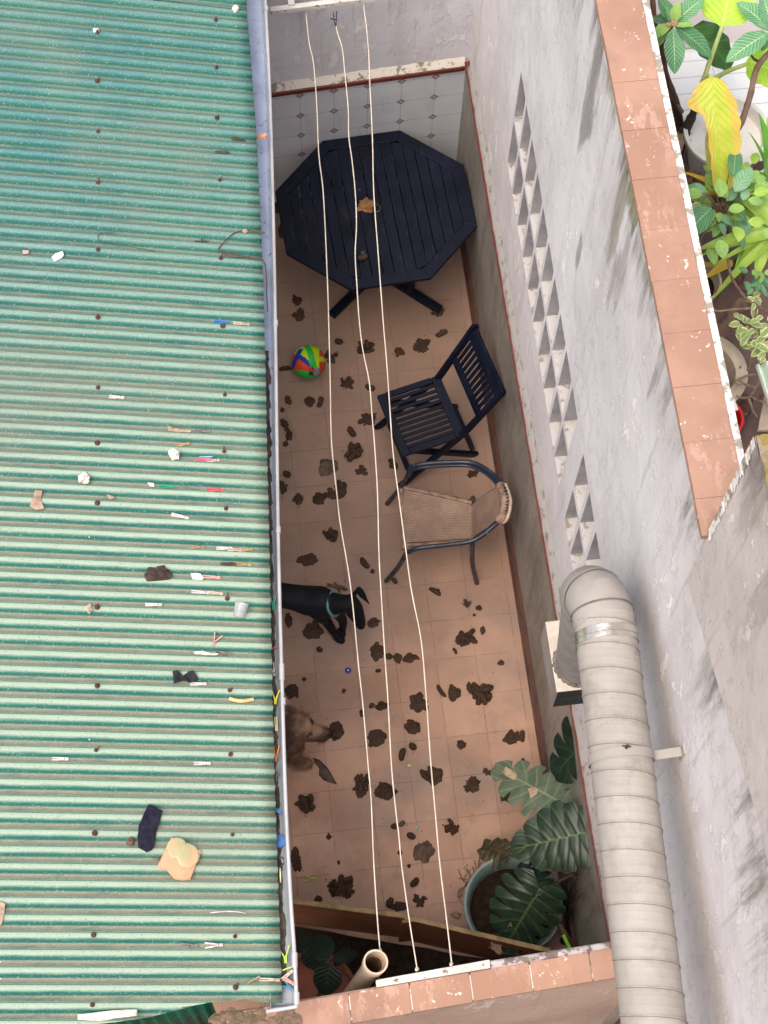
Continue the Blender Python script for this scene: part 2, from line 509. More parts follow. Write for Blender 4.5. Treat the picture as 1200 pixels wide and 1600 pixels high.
def m_wood_dark():
    m = NT("blue_black_painted_wood", 0.55, 0.2)
    v = m.co("Object")
    n = m.noise(v, 7, 5, 0.6); f = m.noise(m.scale(v, (40, 6, 40)), 1.0, 4, 0.6)
    k = m.mix(m.step(n, 0.35, 0.66), S(8, 14, 30), S(14, 21, 40))
    k = m.mix(m.mul(m.step(f, 0.58, 0.70), 0.35), k, S(52, 56, 66))
    k = m.mix(m.step(m.noise(v, 11, 6, 0.75), 0.69, 0.715, 0, 0.6), k, S(96, 98, 102))
    m.col(k); m.rough(m.step(n, 0.3, 0.7, 0.42, 0.62))
    m.bump(m.add(f, n), 0.25, 0.002)
    return m.m

def m_weave():
    m = NT("woven_rattan", 0.7, 0.3)
    uv = m.xyz(m.co("UV"))
    uv = (uv[1], uv[0]); fu = m.math('FRACT', m.mul(uv[0], 60), 0); fv = m.math('FRACT', m.mul(uv[1], 24), 0)
    a = m.math('SINE', m.mul(uv[0], 60 * 6.2832), 0); b = m.math('SINE', m.mul(uv[1], 24 * 3.1416), 0)
    h = m.add(m.mul(m.math('ABSOLUTE', m.sub(fv, 0.5), 0), -1.0), m.mul(m.mul(a, b), 0.35))
    n = m.noise(m.co("Object"), 9, 4)
    k = m.mix(m.step(n, 0.35, 0.65), S(166, 140, 124), S(146, 122, 108))
    k = m.mix(m.step(h, -0.30, -0.52, 0, 0.75), k, S(72, 56, 48))
    m.col(k); m.bump(h, 0.8, 0.004)
    return m.m

def m_leaf(name, a, b, vein, n=9, veinw=0.5, rough=0.4, patch=None, edge=None, spec=0.4):
    """uv: x along the midrib, y -1..1 across; ribs run forward from the midrib"""
    m = NT(name, rough, spec)
    uv = m.xyz(m.co("UV"))
    ay = m.math('ABSOLUTE', uv[1], 0)
    ph = m.math('FRACT', m.mul(m.sub(uv[0], m.mul(ay, 0.22)), n), 0)
    rib = m.math('ABSOLUTE', m.sub(ph, 0.5), 0)
    o = m.co("Object")
    k = m.mix(m.step(m.noise(o, 14, 4), 0.35, 0.66), S(*a), S(*b))
    k = m.mix(m.mul(m.step(rib, 0.38, 0.47), veinw), k, S(*vein))
    k = m.mix(m.mul(m.step(ay, 0.055, 0.02), min(1, veinw + 0.3)), k, S(*vein))
    if edge: k = m.mix(m.step(m.add(ay, m.mul(m.sub(m.noise(o, 30, 3), 0.5), 0.5)), 0.55, 0.75), k, S(*edge))
    if patch: k = m.mix(m.step(m.noise(o, patch[0], 4, 0.6), patch[1], patch[1] + 0.03), k, S(*patch[2]))
    m.col(k)
    m.b.inputs["Subsurface Weight"].default_value = 0.0
    tr = m.t.nodes.new("ShaderNodeBsdfTranslucent"); m.put(tr.inputs[0], k)
    mx = m.t.nodes.new("ShaderNodeMixShader"); mx.inputs[0].default_value = 0.22
    out = m.t.nodes["Material Output"]
    m.t.links.new(m.b.outputs[0], mx.inputs[1]); m.t.links.new(tr.outputs[0], mx.inputs[2]); m.t.links.new(mx.outputs[0], out.inputs[0])
    m.bump(m.step(rib, 0.20, 0.5, 1.0, 0.0), 0.5, 0.004)
    return m.m

def m_duct():
    m = NT("painted_spiral_duct", 0.62, 0.3)
    P = m.co("World")
    n = m.noise(P, 3.5, 5, 0.6)
    k = m.mix(m.step(n, 0.35, 0.66), S(162, 157, 152), S(150, 145, 139))
    k = m.mix(m.mul(m.step(m.noise(P, 40, 5, 0.7), 0.60, 0.70), 0.3), k, S(176, 166, 152))
    k = m.mix(m.mul(m.step(m.noise(m.scale(P, (30, 3, 6)), 1.0, 4), 0.60, 0.70), 0.18), k, S(170, 160, 146))
    m.col(k); m.bump(m.noise(P, 130, 4, 0.7), 0.15, 0.002)
    return m.m

def m_dung():
    m = NT("dung", 0.8, 0.25)
    o = m.co("Object"); n = m.noise(o, 22, 5, 0.65)
    inf = m.t.nodes.new("ShaderNodeObjectInfo")
    k = m.mix(m.step(n, 0.3, 0.7), S(54, 38, 30), S(74, 54, 43))
    k = m.mix(m.mul(inf.outputs["Random"], 0.35), k, S(88, 70, 56))
    m.col(k); m.bump(m.add(m.mul(m.noise(o, 60, 4, 0.6), .5), n), 0.5, 0.004)
    return m.m

M = {}
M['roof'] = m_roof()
M['plaster'] = m_plaster(stains=((1.92, 4.30, .09, .50, .72, (118, 115, 112)), (1.16, 4.12, .07, .36, .55, (132, 128, 125)), (1.66, 3.45, .035, .16, .7, (110, 108, 108)), (1.32, 4.35, .07, .40, .6, (124, 116, 98)), (1.22, 4.62, .12, .16, .8, (92, 94, 58))))
M['plaster_back'] = m_plaster("plaster_back_wall", (214, 213, 219), 3.0, 0.6, 0.0, 0.5, 0)
M['plaster_end'] = m_plaster("stained_plaster", (204, 198, 196), 5.56, 0.9, 0.9, 1.0, 1, stains=((-0.34, 5.35, .07, .30, .5, (128, 124, 122)), (-0.62, 5.35, .07, .35, .4, (132, 126, 122))))
M['plaster_near'] = m_plaster("near_plaster", (186, 164, 150), 2.4, 0.7, 0.35, 0.4, 0)
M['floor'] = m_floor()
M['tile_back'] = m_walltile("back_wall_tiles", 0, False)
M['tile_side'] = m_walltile("side_wall_tiles", 1, True)
M['coping'] = m_coping()
M['mortar'] = m_whitewash()
M['ledge'] = m_whitewash("peeling_ledge", (180, 177, 175), (136, 130, 118), 0.57)
M['recess'] = simple('grey_block_recess', S(170, 168, 170), S(148, 146, 148), 0.9, 8, 0.4, 50)
M['ledge_moss'] = m_whitewash("mossy_ledge", (206, 200, 190), (128, 124, 104), 0.56)
M['red_trim'] = simple("oxblood_trim_tile", S(112, 56, 48), S(92, 44, 38), 0.35, 6, 0.2, 30)
M['baseboard'] = simple("brown_base_tile", S(88, 56, 47), S(70, 44, 37), 0.45, 6, 0.2, 30)
M['wood'] = m_wood_dark()
M['weave'] = m_weave()
M['tube'] = simple("blue_grey_tube", S(36, 46, 64), S(28, 35, 50), 0.38, 9, 0.1, 60, 0.5, speck=(26, 0.68, S(150, 150, 150)))
M['wrap'] = simple("rattan_wrap", S(156, 130, 114), S(112, 88, 74), 0.65, 30, 0.6, 80)
M['duct'] = m_duct()
M['duct_grey'] = simple("grey_sheet_metal", S(140, 138, 134), S(120, 118, 116), 0.5, 5, 0.2, 60)
M['foil'] = simple("foil_tape", S(224, 218, 206), S(196, 190, 180), 0.22, 12, 0.5, 30, 0.5, 0.85)
M['sealant'] = simple("dark_sealant", S(120, 112, 102), S(84, 78, 72), 0.8, 12, 0.4, 60)
M['box_top'] = simple("weathered_hood_top", S(206, 196, 182), S(184, 172, 158), 0.7, 9, 0.3, 40, speck=(14, 0.62, S(120, 110, 100)))
M['box_side'] = simple("hood_side", S(150, 144, 138), S(128, 122, 116), 0.6, 6, 0.2, 40)
M['box_dark'] = simple("dark_grille", S(44, 46, 48), S(34, 36, 38), 0.6, 10, 0.1, 60)
gz = NT("zinc_gutter", 0.5, 0.3); gP = gz.co("World"); gy = gz.xyz(gP)[1]
gk = gz.mix(gz.step(gz.noise(gP, 6, 5, 0.6), 0.35, 0.66), S(178, 190, 214), S(156, 168, 190))
gk = gz.mix(gz.mul(gz.step(gz.add(gy, gz.mul(gz.noise(gP, 3, 4), 0.8)), 2.4, 0.9), 0.8), gk, gz.mix(gz.noise(gP, 16, 5, 0.7), S(112, 118, 118), S(140, 146, 146)))
gk = gz.mix(gz.mul(gz.step(gz.noise(gP, 24, 5, 0.7), 0.58, 0.66), 0.6), gk, S(96, 100, 108))
gz.col(gk); gz.bump(gz.noise(gP, 40, 4), 0.2, 0.003)
M['gutter'] = gz.m
M['pvc'] = simple("white_pvc", S(186, 187, 190), S(168, 169, 173), 0.4, 5, 0.05, 40)
M['pvc_old'] = simple("aged_cream_pvc", S(206, 190, 168), S(184, 166, 144), 0.5, 6, 0.15, 40)
M['pvc_in'] = simple("dirty_pipe_inside", S(150, 122, 100), S(84, 64, 52), 0.7, 20, 0.3, 40)
M['silt'] = simple("gutter_silt", S(98, 88, 78), S(66, 58, 52), 0.95, 18, 1.0, 90, 0.1, bdist=0.01)
M['bar'] = simple("white_painted_bar", S(208, 206, 202), S(186, 182, 176), 0.6, 7, 0.3, 40, speck=(24, 0.64, S(130, 112, 96)))
M['line'] = simple("cream_plastic_line", S(214, 206, 192), S(196, 186, 170), 0.5, 12)
M['navy'] = simple("navy_cord", S(42, 44, 78), None, 0.7)
M['rust'] = simple("rusty_bolt", S(96, 66, 58), S(62, 44, 42), 0.8, 60, 0.5, 120)
M['peg_wood'] = simple("weathered_peg_wood", S(206, 188, 172), S(168, 148, 132), 0.8, 40, 0.2, 120)
M['peg_pale'] = simple("bleached_peg_wood", S(224, 216, 210), S(192, 182, 178), 0.8, 40, 0.2, 120)
M['peg_grey'] = simple("grey_peg_wood", S(136, 130, 124), S(98, 92, 88), 0.85, 40, 0.2, 120)
M['peg_dark'] = simple("dark_peg_wood", S(92, 84, 76), S(62, 56, 52), 0.85, 40, 0.2, 120)
M['peg_tan'] = simple("tan_peg_wood", S(176, 152, 112), S(146, 122, 88), 0.85, 40, 0.2, 120)
M['steel'] = simple("peg_spring_steel", S(84, 82, 82), None, 0.4, 30, 0, 40, 0.5, 0.7)
for nm, c in dict(blue=(46, 122, 196), pink=(222, 110, 136), rose=(206, 92, 104), sky=(126, 196, 212), green=(34, 168, 122),
                  yellow=(232, 226, 62), orange=(232, 138, 54), lime=(176, 212, 78), cream=(226, 214, 160), cobalt=(58, 112, 178),
                  salmon=(222, 168, 160), red=(196, 74, 66), cyan=(40, 134, 176), limeleaf=(150, 226, 70), magenta=(206, 88, 112),
                  capblue=(44, 56, 150)).items():
    M[nm] = simple(nm + "_plastic", S(*c), S(*[int(v * 0.86) for v in c]), 0.42, 20, 0.1, 60, 0.4)
M['paper'] = simple("dirty_paper", S(226, 222, 214), S(190, 182, 168), 0.9, 30, 0.5, 80)
M['paper_tan'] = simple("tan_rag", S(176, 156, 138), S(146, 124, 106), 0.9, 26, 0.5, 80)
M['terracotta'] = simple("broken_terracotta", S(216, 160, 128), S(200, 146, 114), 0.8, 8, 0.2, 60)
M['sock'] = simple("black_sock_knit", S(34, 32, 46), S(44, 42, 56), 0.95, 30, 0.5, 200, 0.1)
M['felt'] = simple("charcoal_felt", S(52, 54, 56), S(40, 42, 44), 0.95, 20, 0.3, 150, 0.1)
M['twig'] = simple("dry_twig", S(150, 128, 108), S(112, 92, 76), 0.9, 30, 0.4, 80)
M['twig_dark'] = simple("dark_twig", S(74, 62, 54), S(54, 46, 40), 0.9, 30, 0.4, 80)
M['wire'] = simple("dark_wire", S(70, 66, 62), S(96, 70, 52), 0.6, 20, 0.2, 60)
M['dung'] = m_dung()
M['dung_grey'] = simple("dried_grey_dung", S(108, 88, 74), S(84, 68, 58), 0.85, 20, 0.6, 60)
M['dung_tan'] = simple("dry_tan_dung", S(150, 112, 78), S(120, 86, 58), 0.9, 24, 0.6, 60)
M['stain'] = simple("smeared_stain", S(120, 98, 84), S(102, 82, 70), 0.8, 18, 0.2, 60)
M['teal_pot'] = simple("faded_teal_plastic", S(138, 158, 154), S(116, 136, 132), 0.55, 6, 0.2, 30)
M['soil'] = simple("dark_potting_soil", S(44, 34, 28), S(60, 48, 40), 0.95, 26, 1.0, 60, 0.1, bdist=0.02)
M['earth'] = simple("brown_earth", S(122, 92, 76), S(92, 68, 56), 0.95, 8, 1.0, 40, 0.1, bdist=0.02)
M['claypot'] = simple("terracotta_pot", S(140, 84, 66), S(118, 70, 56), 0.8, 7, 0.3, 50)
M['plank'] = simple("varnished_plank", S(150, 100, 72), S(116, 74, 52), 0.55, 3, 0.3, 30, stretch=(1.5, 1.5, 30))
M['plank_edge'] = simple("worn_plank_edge", S(166, 140, 104), S(126, 108, 76), 0.85, 16, 0.4, 40)
M['green_sheet'] = simple("deep_green_sheet", S(16, 92, 72), S(10, 74, 58), 0.45, 5, 0.1, 50)
M['stem'] = simple("brown_green_stem", S(84, 82, 62), S(66, 56, 46), 0.7, 20, 0.4, 80)
M['stem_green'] = simple("pale_green_stalk", S(176, 190, 124), S(150, 166, 100), 0.55, 12, 0.2, 40)
M['bark'] = simple("grey_brown_bark", S(126, 102, 88), S(94, 74, 64), 0.9, 18, 0.8, 50, bdist=0.01)
M['bark_dark'] = simple("dark_bark", S(98, 72, 60), S(70, 52, 44), 0.9, 18, 0.8, 50, bdist=0.01)
M['white_pot'] = simple("white_glazed_planter", S(236, 232, 228), S(216, 210, 204), 0.5, 5, 0.2, 40)
M['beige_pot'] = simple("beige_planter", S(204, 188, 166), S(176, 158, 138), 0.7, 8, 0.3, 40, speck=(12, 0.66, S(120, 100, 84)))
M['monstera'] = m_leaf("monstera_leaf", (32, 52, 38), (44, 66, 48), (92, 112, 70), 7, 0.35, 0.35)
M['monstera_dk'] = m_leaf("shaded_monstera_leaf", (22, 38, 30), (32, 50, 38), (60, 78, 54), 7, 0.3, 0.35)
M['monstera_pale'] = m_leaf("faded_monstera_leaf", (112, 128, 106), (92, 110, 90), (160, 168, 132), 7, 0.4, 0.5)
M['monstera_dead'] = m_leaf("withered_monstera_leaf", (84, 82, 54), (64, 58, 40), (120, 104, 76), 7, 0.4, 0.7, patch=(24, 0.57, (98, 72, 54)))
M['dry_leaf'] = m_leaf("bleached_dead_leaf", (206, 180, 156), (176, 146, 124), (150, 120, 98), 7, 0.35, 0.8)
M['loquat'] = m_leaf("ribbed_loquat_leaf", (84, 142, 102), (102, 160, 112), (186, 214, 160), 11, 0.75, 0.45)
M['loquat_dk'] = m_leaf("dark_ribbed_leaf", (72, 124, 86), (88, 140, 96), (150, 190, 130), 11, 0.65, 0.45)
M['young'] = m_leaf("young_green_leaf", (158, 196, 104), (136, 180, 92), (176, 202, 130), 9, 0.4, 0.45)
M['round_dk'] = m_leaf("broad_dark_leaf", (70, 112, 48), (56, 94, 42), (110, 146, 76), 5, 0.25, 0.4)
M['yellow_leaf'] = m_leaf("yellowing_banana_leaf", (180, 194, 62), (194, 198, 74), (170, 190, 60), 14, 0.22, 0.45, edge=(206, 180, 78))
M['lime_leaf'] = m_leaf("lime_banana_leaf", (158, 200, 56), (176, 212, 66), (206, 226, 120), 12, 0.35, 0.45)
M['olive_leaf'] = m_leaf("ageing_leaf_tip", (172, 178, 86), (184, 170, 92), (206, 200, 120), 12, 0.3, 0.6)
M['blade'] = m_leaf("sword_leaf", (176, 204, 92), (154, 190, 78), (186, 206, 116), 1, 0.3, 0.45)
M['blade_green'] = m_leaf("fresh_sword_leaf", (90, 152, 50), (106, 168, 60), (150, 190, 90), 1, 0.3, 0.45)
M['blade_yellow'] = m_leaf("yellowed_sword_leaf", (212, 186, 56), (198, 164, 58), (222, 200, 90), 1, 0.3, 0.5)
M['varieg'] = m_leaf("variegated_leaf", (140, 168, 98), (158, 182, 112), (180, 190, 120), 7, 0.3, 0.45, edge=(226, 226, 170))
M['blue_leaf'] = m_leaf("blue_green_leaf", (128, 172, 132), (110, 158, 112), (150, 182, 140), 7, 0.3, 0.4)
M['terrace'] = None
# ------------------------------------------------------------------ ground, floors
g = MB(); g.quad((-60, -60, -0.03), (60, -60, -0.03), (60, 60, -0.03), (-60, 60, -0.03))
struct(g.build("ground", M['earth']))
g = MB(); g.slab([(-3.9, -1.22), (0.01, -1.12), (0.01, 4.19), (-3.9, 4.0)], -0.02, 0.0)
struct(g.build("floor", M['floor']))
YB = 4.165                                   # tiled face of the back wall
TRB, TRS = 1.318, 1.361                      # top of the tiling, back and side
# ------------------------------------------------------------------ right-hand wall
XU = 0.02                                    # plaster face; the tiling stands 2 cm proud of it
def lat_top(y): return 2.715 + 0.062 * (y - 0.5)
def lat_bot(y): return 1.935 + 0.045 * (y - 0.5)
rw = empty("boundary_wall", (0, 2.0, 0), "tall whitewashed boundary wall with pierced block openings and a terracotta tile top on the right of the yard", "wall")
holes = [3.02 - 0.187 * k for k in range(10)] + [1.005 - 0.187 * k for k in range(6)]
W_ = 0.155
mb = MB()
Y0, Y1 = -4.2, 4.6
ZT = 4.72
ys = [Y1]
for h in holes: ys += [h, h - W_]
ys.append(Y0)
def cellz(y): b, t = lat_bot(y), lat_top(y); mid = (b + t) / 2; return [1.3, b, mid - 0.022, mid + 0.022, t, ZT]
D = 0.11
for i in range(len(ys) - 1):
    a, b = ys[i], ys[i + 1]; za, zb = cellz(a), cellz(b); is_hole = i % 2 == 1
    if i == 20:                              # the solid pier between the two pierced panels
        pass
    for r in range(5):
        P4 = [(XU, a, za[r]), (XU, a, za[r + 1]), (XU, b, zb[r + 1]), (XU, b, zb[r])]
        if is_hole and r in (1, 3):
            Q4 = [(XU + D, p[1], p[2]) for p in P4]
            mb.k = 2
            mb.quad(*Q4)
            for e in range(4):
                f = (e + 1) % 4
                mb.k = 1 if e == 3 else 2
                mb.quad(P4[e], P4[f], Q4[f], Q4[e])
            mb.k = 0
        else:
            mb.quad(*P4)
TH = 0.18
mb.quad((XU + TH, Y1, 3.0), (XU + TH, Y1, ZT), (XU + TH, Y0, ZT), (XU + TH, Y0, 3.0))
mb.quad((XU, Y1, ZT), (XU + TH, Y1, ZT), (XU + TH, Y0, ZT), (XU, Y0, ZT))
mb.build("plaster", [M['plaster'], M['ledge'], M['recess']], rw)
mb = MB(); mb.slab([(0, -1.3), (0.04, -1.3), (0.04, YB + .02), (0, YB + .02)], 0.0, TRS - 0.012)
mb.build("tiled_dado", M['tile_side'], rw)
mb = MB(); mb.slab([(-0.012, -1.3), (0.03, -1.3), (0.03, YB), (-0.012, YB)], TRS - 0.012, TRS + 0.006)
mb.build("tile_trim", M['red_trim'], rw, bevel=0.004)
mb = MB(); mb.slab([(-0.020, -1.2), (0.002, -1.2), (0.002, YB - .02), (-0.020, YB - .02)], 0.001, 0.165)
mb.build("baseboard", M['baseboard'], rw, bevel=0.003)
mb = MB()
n = 150
def ledge_prof(y, q):
    j = 0.008 * mnoise.noise(Vector((y * 9, q * 3, 0))) + 0.006 * mnoise.noise(Vector((y * 31, q, 4)))
    return [(-0.003 + j * .4, TRS + 0.006), (-0.001 + j * .5, TRS + 0.035 + j), (0.012, TRS + 0.075 + j * 1.5), (XU + .002, TRS + 0.12 + j * 2.5)][q]
mb.grid(lambda u, v: (ledge_prof(-1.3 + u * 5.4, min(3, int(round(v * 3))))[0], -1.3 + u * 5.4, ledge_prof(-1.3 + u * 5.4, min(3, int(round(v * 3))))[1]), n, 3, False)
mb.build("mortar_ledge", M['ledge'], rw, smooth=True)
# coping tiles
yk = 4.6; i = 0
while yk > -0.22:
    t = 0.212
    y2 = max(yk - t, -0.20)
    o = MB(); j = random.uniform(-.0015, .0015)
    o.slab([(-0.006 + j, y2 + .0004), (0.168 + j * .5, y2 + .0004), (0.168 + j * .5, yk - .0004), (-0.006 + j, yk - .0004)], 4.722, 4.752 + random.uniform(-.002, .002))
    o.build("coping_tile", M['coping'], rw, bevel=0.0012)
    yk -= t
mb = MB(); mb.slab([(0.169, -0.2), (0.194, -0.2), (0.194, 4.6), (0.169, 4.6)], 4.705, 4.749)
mb.build("mortar_edge", M['mortar'], rw)
# joint mortar under the tiles, seen between them
mb = MB(); mb.slab([(0.006, -0.2), (0.165, -0.2), (0.165, 4.6), (0.006, 4.6)], 4.7205, 4.7475)
mb.build("mortar_bed", M['coping'], rw)
# the taller stretch of wall nearer the viewer
ew = empty("raised_wall", (0.1, -1.5, 0), "taller grey stained wall end with mossy broken top rising beyond the terracotta coping at the right edge", "wall")
YE = -0.198
mb = MB(); 
ZE = 5.555
mb.grid(lambda u, v: (XU - 0.006 + 0.004 * mnoise.noise(Vector((u * 40, v * 8, 1))), lerp(YE, -4.2, u), lerp(4.30 + max(0, .02 - .5 * 0) + (.36 * u * 4.0 if u < .25 else .36), ZE, v) - 0.015 * (v > .99) * mnoise.noise(Vector((u * 60, 0, 0)))), 80, 12, False)
mb.quad((XU - 0.006, YE, 4.3), (XU - 0.006, YE, ZE), (0.30, YE, ZE), (0.30, YE, 4.3))
mb.quad((0.30, YE, 4.3), (0.30, YE, ZE), (0.30, -4.2, ZE), (0.30, -4.2, 4.3))
mb.build("plaster", M['plaster_end'], ew, smooth=30)
mb = MB()
mb.grid(lambda u, v: (lerp(XU - 0.004, 0.13, v), lerp(YE, -4.2, u), ZE + 0.012 * mnoise.noise(Vector((u * 50, v * 4, 3))) + 0.004 - 0.01 * (v < .1)), 90, 6, False)
M['moss_top'] = simple("mossy_broken_mortar", S(150, 134, 118), S(116, 108, 74), 0.95, 14, 1.0, 50, bdist=0.01, speck=(9, 0.56, S(134, 122, 66)))
mb.build("mossy_top", M['moss_top'], ew, smooth=True)
mb = MB(); mb.slab([(0.131, -4.2), (0.299, -4.2), (0.299, YE), (0.131, YE)], ZE - .05, ZE + 0.012)
mb.build("whitewashed_top", M['mortar'], ew)
mb = MB()
mb.grid(lambda u, v: (XU - 0.010 + 0.003 * mnoise.noise(Vector((v * 50, 0, 9))), YE + 0.004 - u * (0.035 + 0.02 * mnoise.noise(Vector((v * 30, 2, 0)))), lerp(4.755, ZE - .01, v)), 2, 60, False)
mb.build("corner_bead", M['mortar'], ew)
# ------------------------------------------------------------------ back wall
bw = empty("back_wall", (0, YB, 0), "grey plastered back wall with a dado of white tiles and a dark red trim behind the octagonal table", "wall")
YP = YB + 0.03
mb = MB(); mb.slab([(-3.9, YP), (XU + .05, YP), (XU + .05, YP + .2), (-3.9, YP + .2)], 1.25, 3.3)
mb.build("plaster", M['plaster_back'], bw)
mb = MB(); mb.slab([(-3.9, YB), (0.03, YB), (0.03, YP - .002), (-3.9, YP - .002)], 0, TRB - 0.03)
mb.build("tiled_dado", M['tile_back'], bw)
mb = MB(); mb.slab([(-3.9, YB - 0.014), (-0.008, YB - 0.014), (-0.008, YP - .002), (-3.9, YP - .002)], TRB - 0.03, TRB + 0.008)
mb.build("tile_trim", M['red_trim'], bw, bevel=0.005)
mb = MB(); mb.slab([(-3.9, YB - 0.011), (-0.012, YB - 0.011), (-0.012, YB + .002), (-3.9, YB + .002)], 0.001, 0.125)
mb.build("baseboard", M['baseboard'], bw, bevel=0.003)
mb = MB()
mb.grid(lambda u, v: (lerp(-3.9, -0.002, u), YB - 0.004 + v * 0.034, TRB + 0.008 + v * (0.045 + 0.010 * mnoise.noise(Vector((u * 60, 0, 0)))) + 0.006 * mnoise.noise(Vector((u * 90, v * 3, 2)))), 150, 4, False)
mb.build("mortar_ledge", M['ledge_moss'], bw, smooth=True)
bw.rotation_euler.z = 0.058
# ------------------------------------------------------------------ near wall with its coping
nw = empty("front_wall", (-1, -1.3, 0), "low front wall with worn terracotta coping and brown plaster face at the foot of the yard", "wall")
ZP = 2.40
nA, nB = at_z(470, 1611.7, ZP), at_z(970, 1526, ZP)     # outer edge
fA, fB = at_z(455, 1566.5, ZP), at_z(970, 1479, ZP)     # inner edge of the tiles
def ln(a, b, x): t = (x - a.x) / (b.x - a.x); return Vector((x, lerp(a.y, b.y, t), ZP))
XL, XR = at_z(332, 1600, ZP).x, 0.0
mb = MB()
p = [ln(nA, nB, XL), ln(nA, nB, XR), ln(fA, fB, XR), ln(fA, fB, XL)]
inn = [(p[0].x, p[0].y + .012), (p[1].x, p[1].y + .012), (p[2].x, p[2].y + .01), (p[3].x, p[3].y + .01)]
mb.slab(inn, -0.02, ZP - 0.031)
mb.build("plaster", M['plaster_near'], nw)
xk = -0.004
while xk > XL:
    x2 = max(xk - 0.262, XL)
    o = MB(); j = random.uniform(-.003, .003)
    o.slab([(x2 + .003, ln(nA, nB, x2).y + j), (xk - .003, ln(nA, nB, xk).y + j), (xk - .003, ln(fA, fB, xk).y), (x2 + .003, ln(fA, fB, x2).y)], ZP - 0.03, ZP + random.uniform(-.002, .002))
    o.build("coping_tile", M['coping'], nw, bevel=0.0025)
    xk -= 0.262
mb = MB(); mb.slab([(XL, ln(nA, nB, XL).y + .01), (-.005, ln(nA, nB, 0).y + .01), (-.005, ln(fA, fB, 0).y - .01), (XL, ln(fA, fB, XL).y - .01)], ZP - 0.031, ZP - 0.005)
mb.build("mortar_bed", M['ledge_moss'], nw)
sA, sB = at_z(587, 1531, ZP + .012), at_z(765, 1499, ZP + .012)
mb = MB()
mb.slab([(sA.x, ln(fA, fB, sA.x).y + .002), (sB.x, ln(fA, fB, sB.x).y + .002), (sB.x, sB.y), (sA.x, sA.y)], ZP - 0.03, ZP + 0.012)
mb.build("painted_rail", M['bar'], nw, bevel=0.003)
e2 = at_z(965, 1466, ZP)
mb = MB()
def rub(u, v):
    x = lerp(sB.x + .002, -0.002, u); y0 = ln(fA, fB, x).y; y1 = lerp(sB.y, e2.y, u)
    return (x, lerp(y0 - 0.004, y1, v), ZP - 0.002 + (0.012 if 0 < v < 1 else -0.02) + 0.012 * mnoise.noise(Vector((x * 22, v * 2, 0))) * (0 < v < 1))
mb.grid(rub, 60, 5, False)
M['worn'] = m_whitewash("blue_grey_worn_mortar", (178, 172, 172), (112, 100, 94), 0.52)
mb.build("worn_edge", M['worn'], nw, smooth=True)
# broken masonry where the near wall meets the roof
rb = MB()
for i in range(46):
    q = at_z(random.uniform(335, 468), random.uniform(1578, 1606), ZP + .005)
    rb.ball((q.x, q.y, q.z), (random.uniform(.010, .034), random.uniform(.008, .026), random.uniform(.002, .006)), 11, 6, None, 0.8, 2.6, i)
M['rubble'] = simple("mossy_rubble", S(134, 110, 97), S(96, 88, 68), 0.95, 20, 0.8, 60)
tag(rb.build("mortar_crumbs", M['rubble']), "mossy crumbled mortar lying on the wall top below the gutter corner", "rubble", kind="stuff")
# ------------------------------------------------------------------ the wall that closes the far side of the covered part
mb = MB(); mb.slab([(-4.0, -1.25), (-3.9, -1.25), (-3.9, 4.13), (-4.0, 4.13)], 0, 2.95)
tag(mb.build("house_wall", M['plaster_back']), "plain plastered house wall closing the covered part of the yard under the green roof", "wall")
# ------------------------------------------------------------------ neighbour's terrace
ZN = 3.55
def m_terr():
    m = NT("white_terrace_tiles", 0.5, 0.4)
    P = m.co("World"); x = m.xyz(P)
    fu = m.math('ABSOLUTE', m.sub(m.math('FRACT', m.add(m.math('DIVIDE', x[1], 0.085), 50.3), 0), 0.5), 0)
    fv = m.math('ABSOLUTE', m.sub(m.math('FRACT', m.add(m.math('DIVIDE', x[0], 0.26), 50.1), 0), 0.5), 0)
    j = m.math('MAXIMUM', m.step(fu, 0.46, 0.485), m.step(fv, 0.488, 0.496))
    white = m.step(x[1], 2.62, 2.56)
    lil = m.mix(m.noise(P, 3, 4), S(196, 184, 182), S(180, 168, 166))
    k = m.mix(white, lil, m.mix(m.mul(j, 0.5), S(238, 236, 232), S(140, 136, 132)))
    soil = m.mix(m.noise(P, 9, 5, 0.7), S(132, 106, 92), S(88, 66, 56))
    edge = m.add(m.add(x[0], m.mul(x[1], 0.30)), m.mul(m.sub(m.noise(P, 5, 4), 0.5), 0.10))
    k = m.mix(m.mul(m.step(edge, 1.33, 1.28), m.step(m.add(x[1], m.mul(m.noise(P, 6, 4), 0.1)), 2.32, 2.22)), k, soil)
    m.col(k)
    return m.m
M['terrace'] = m_terr()
mb = MB(); mb.slab([(0.212, -4), (5, -4), (5, 9), (0.212, 9)], ZN - .1, ZN)
struct(mb.build("terrace", M['terrace']))
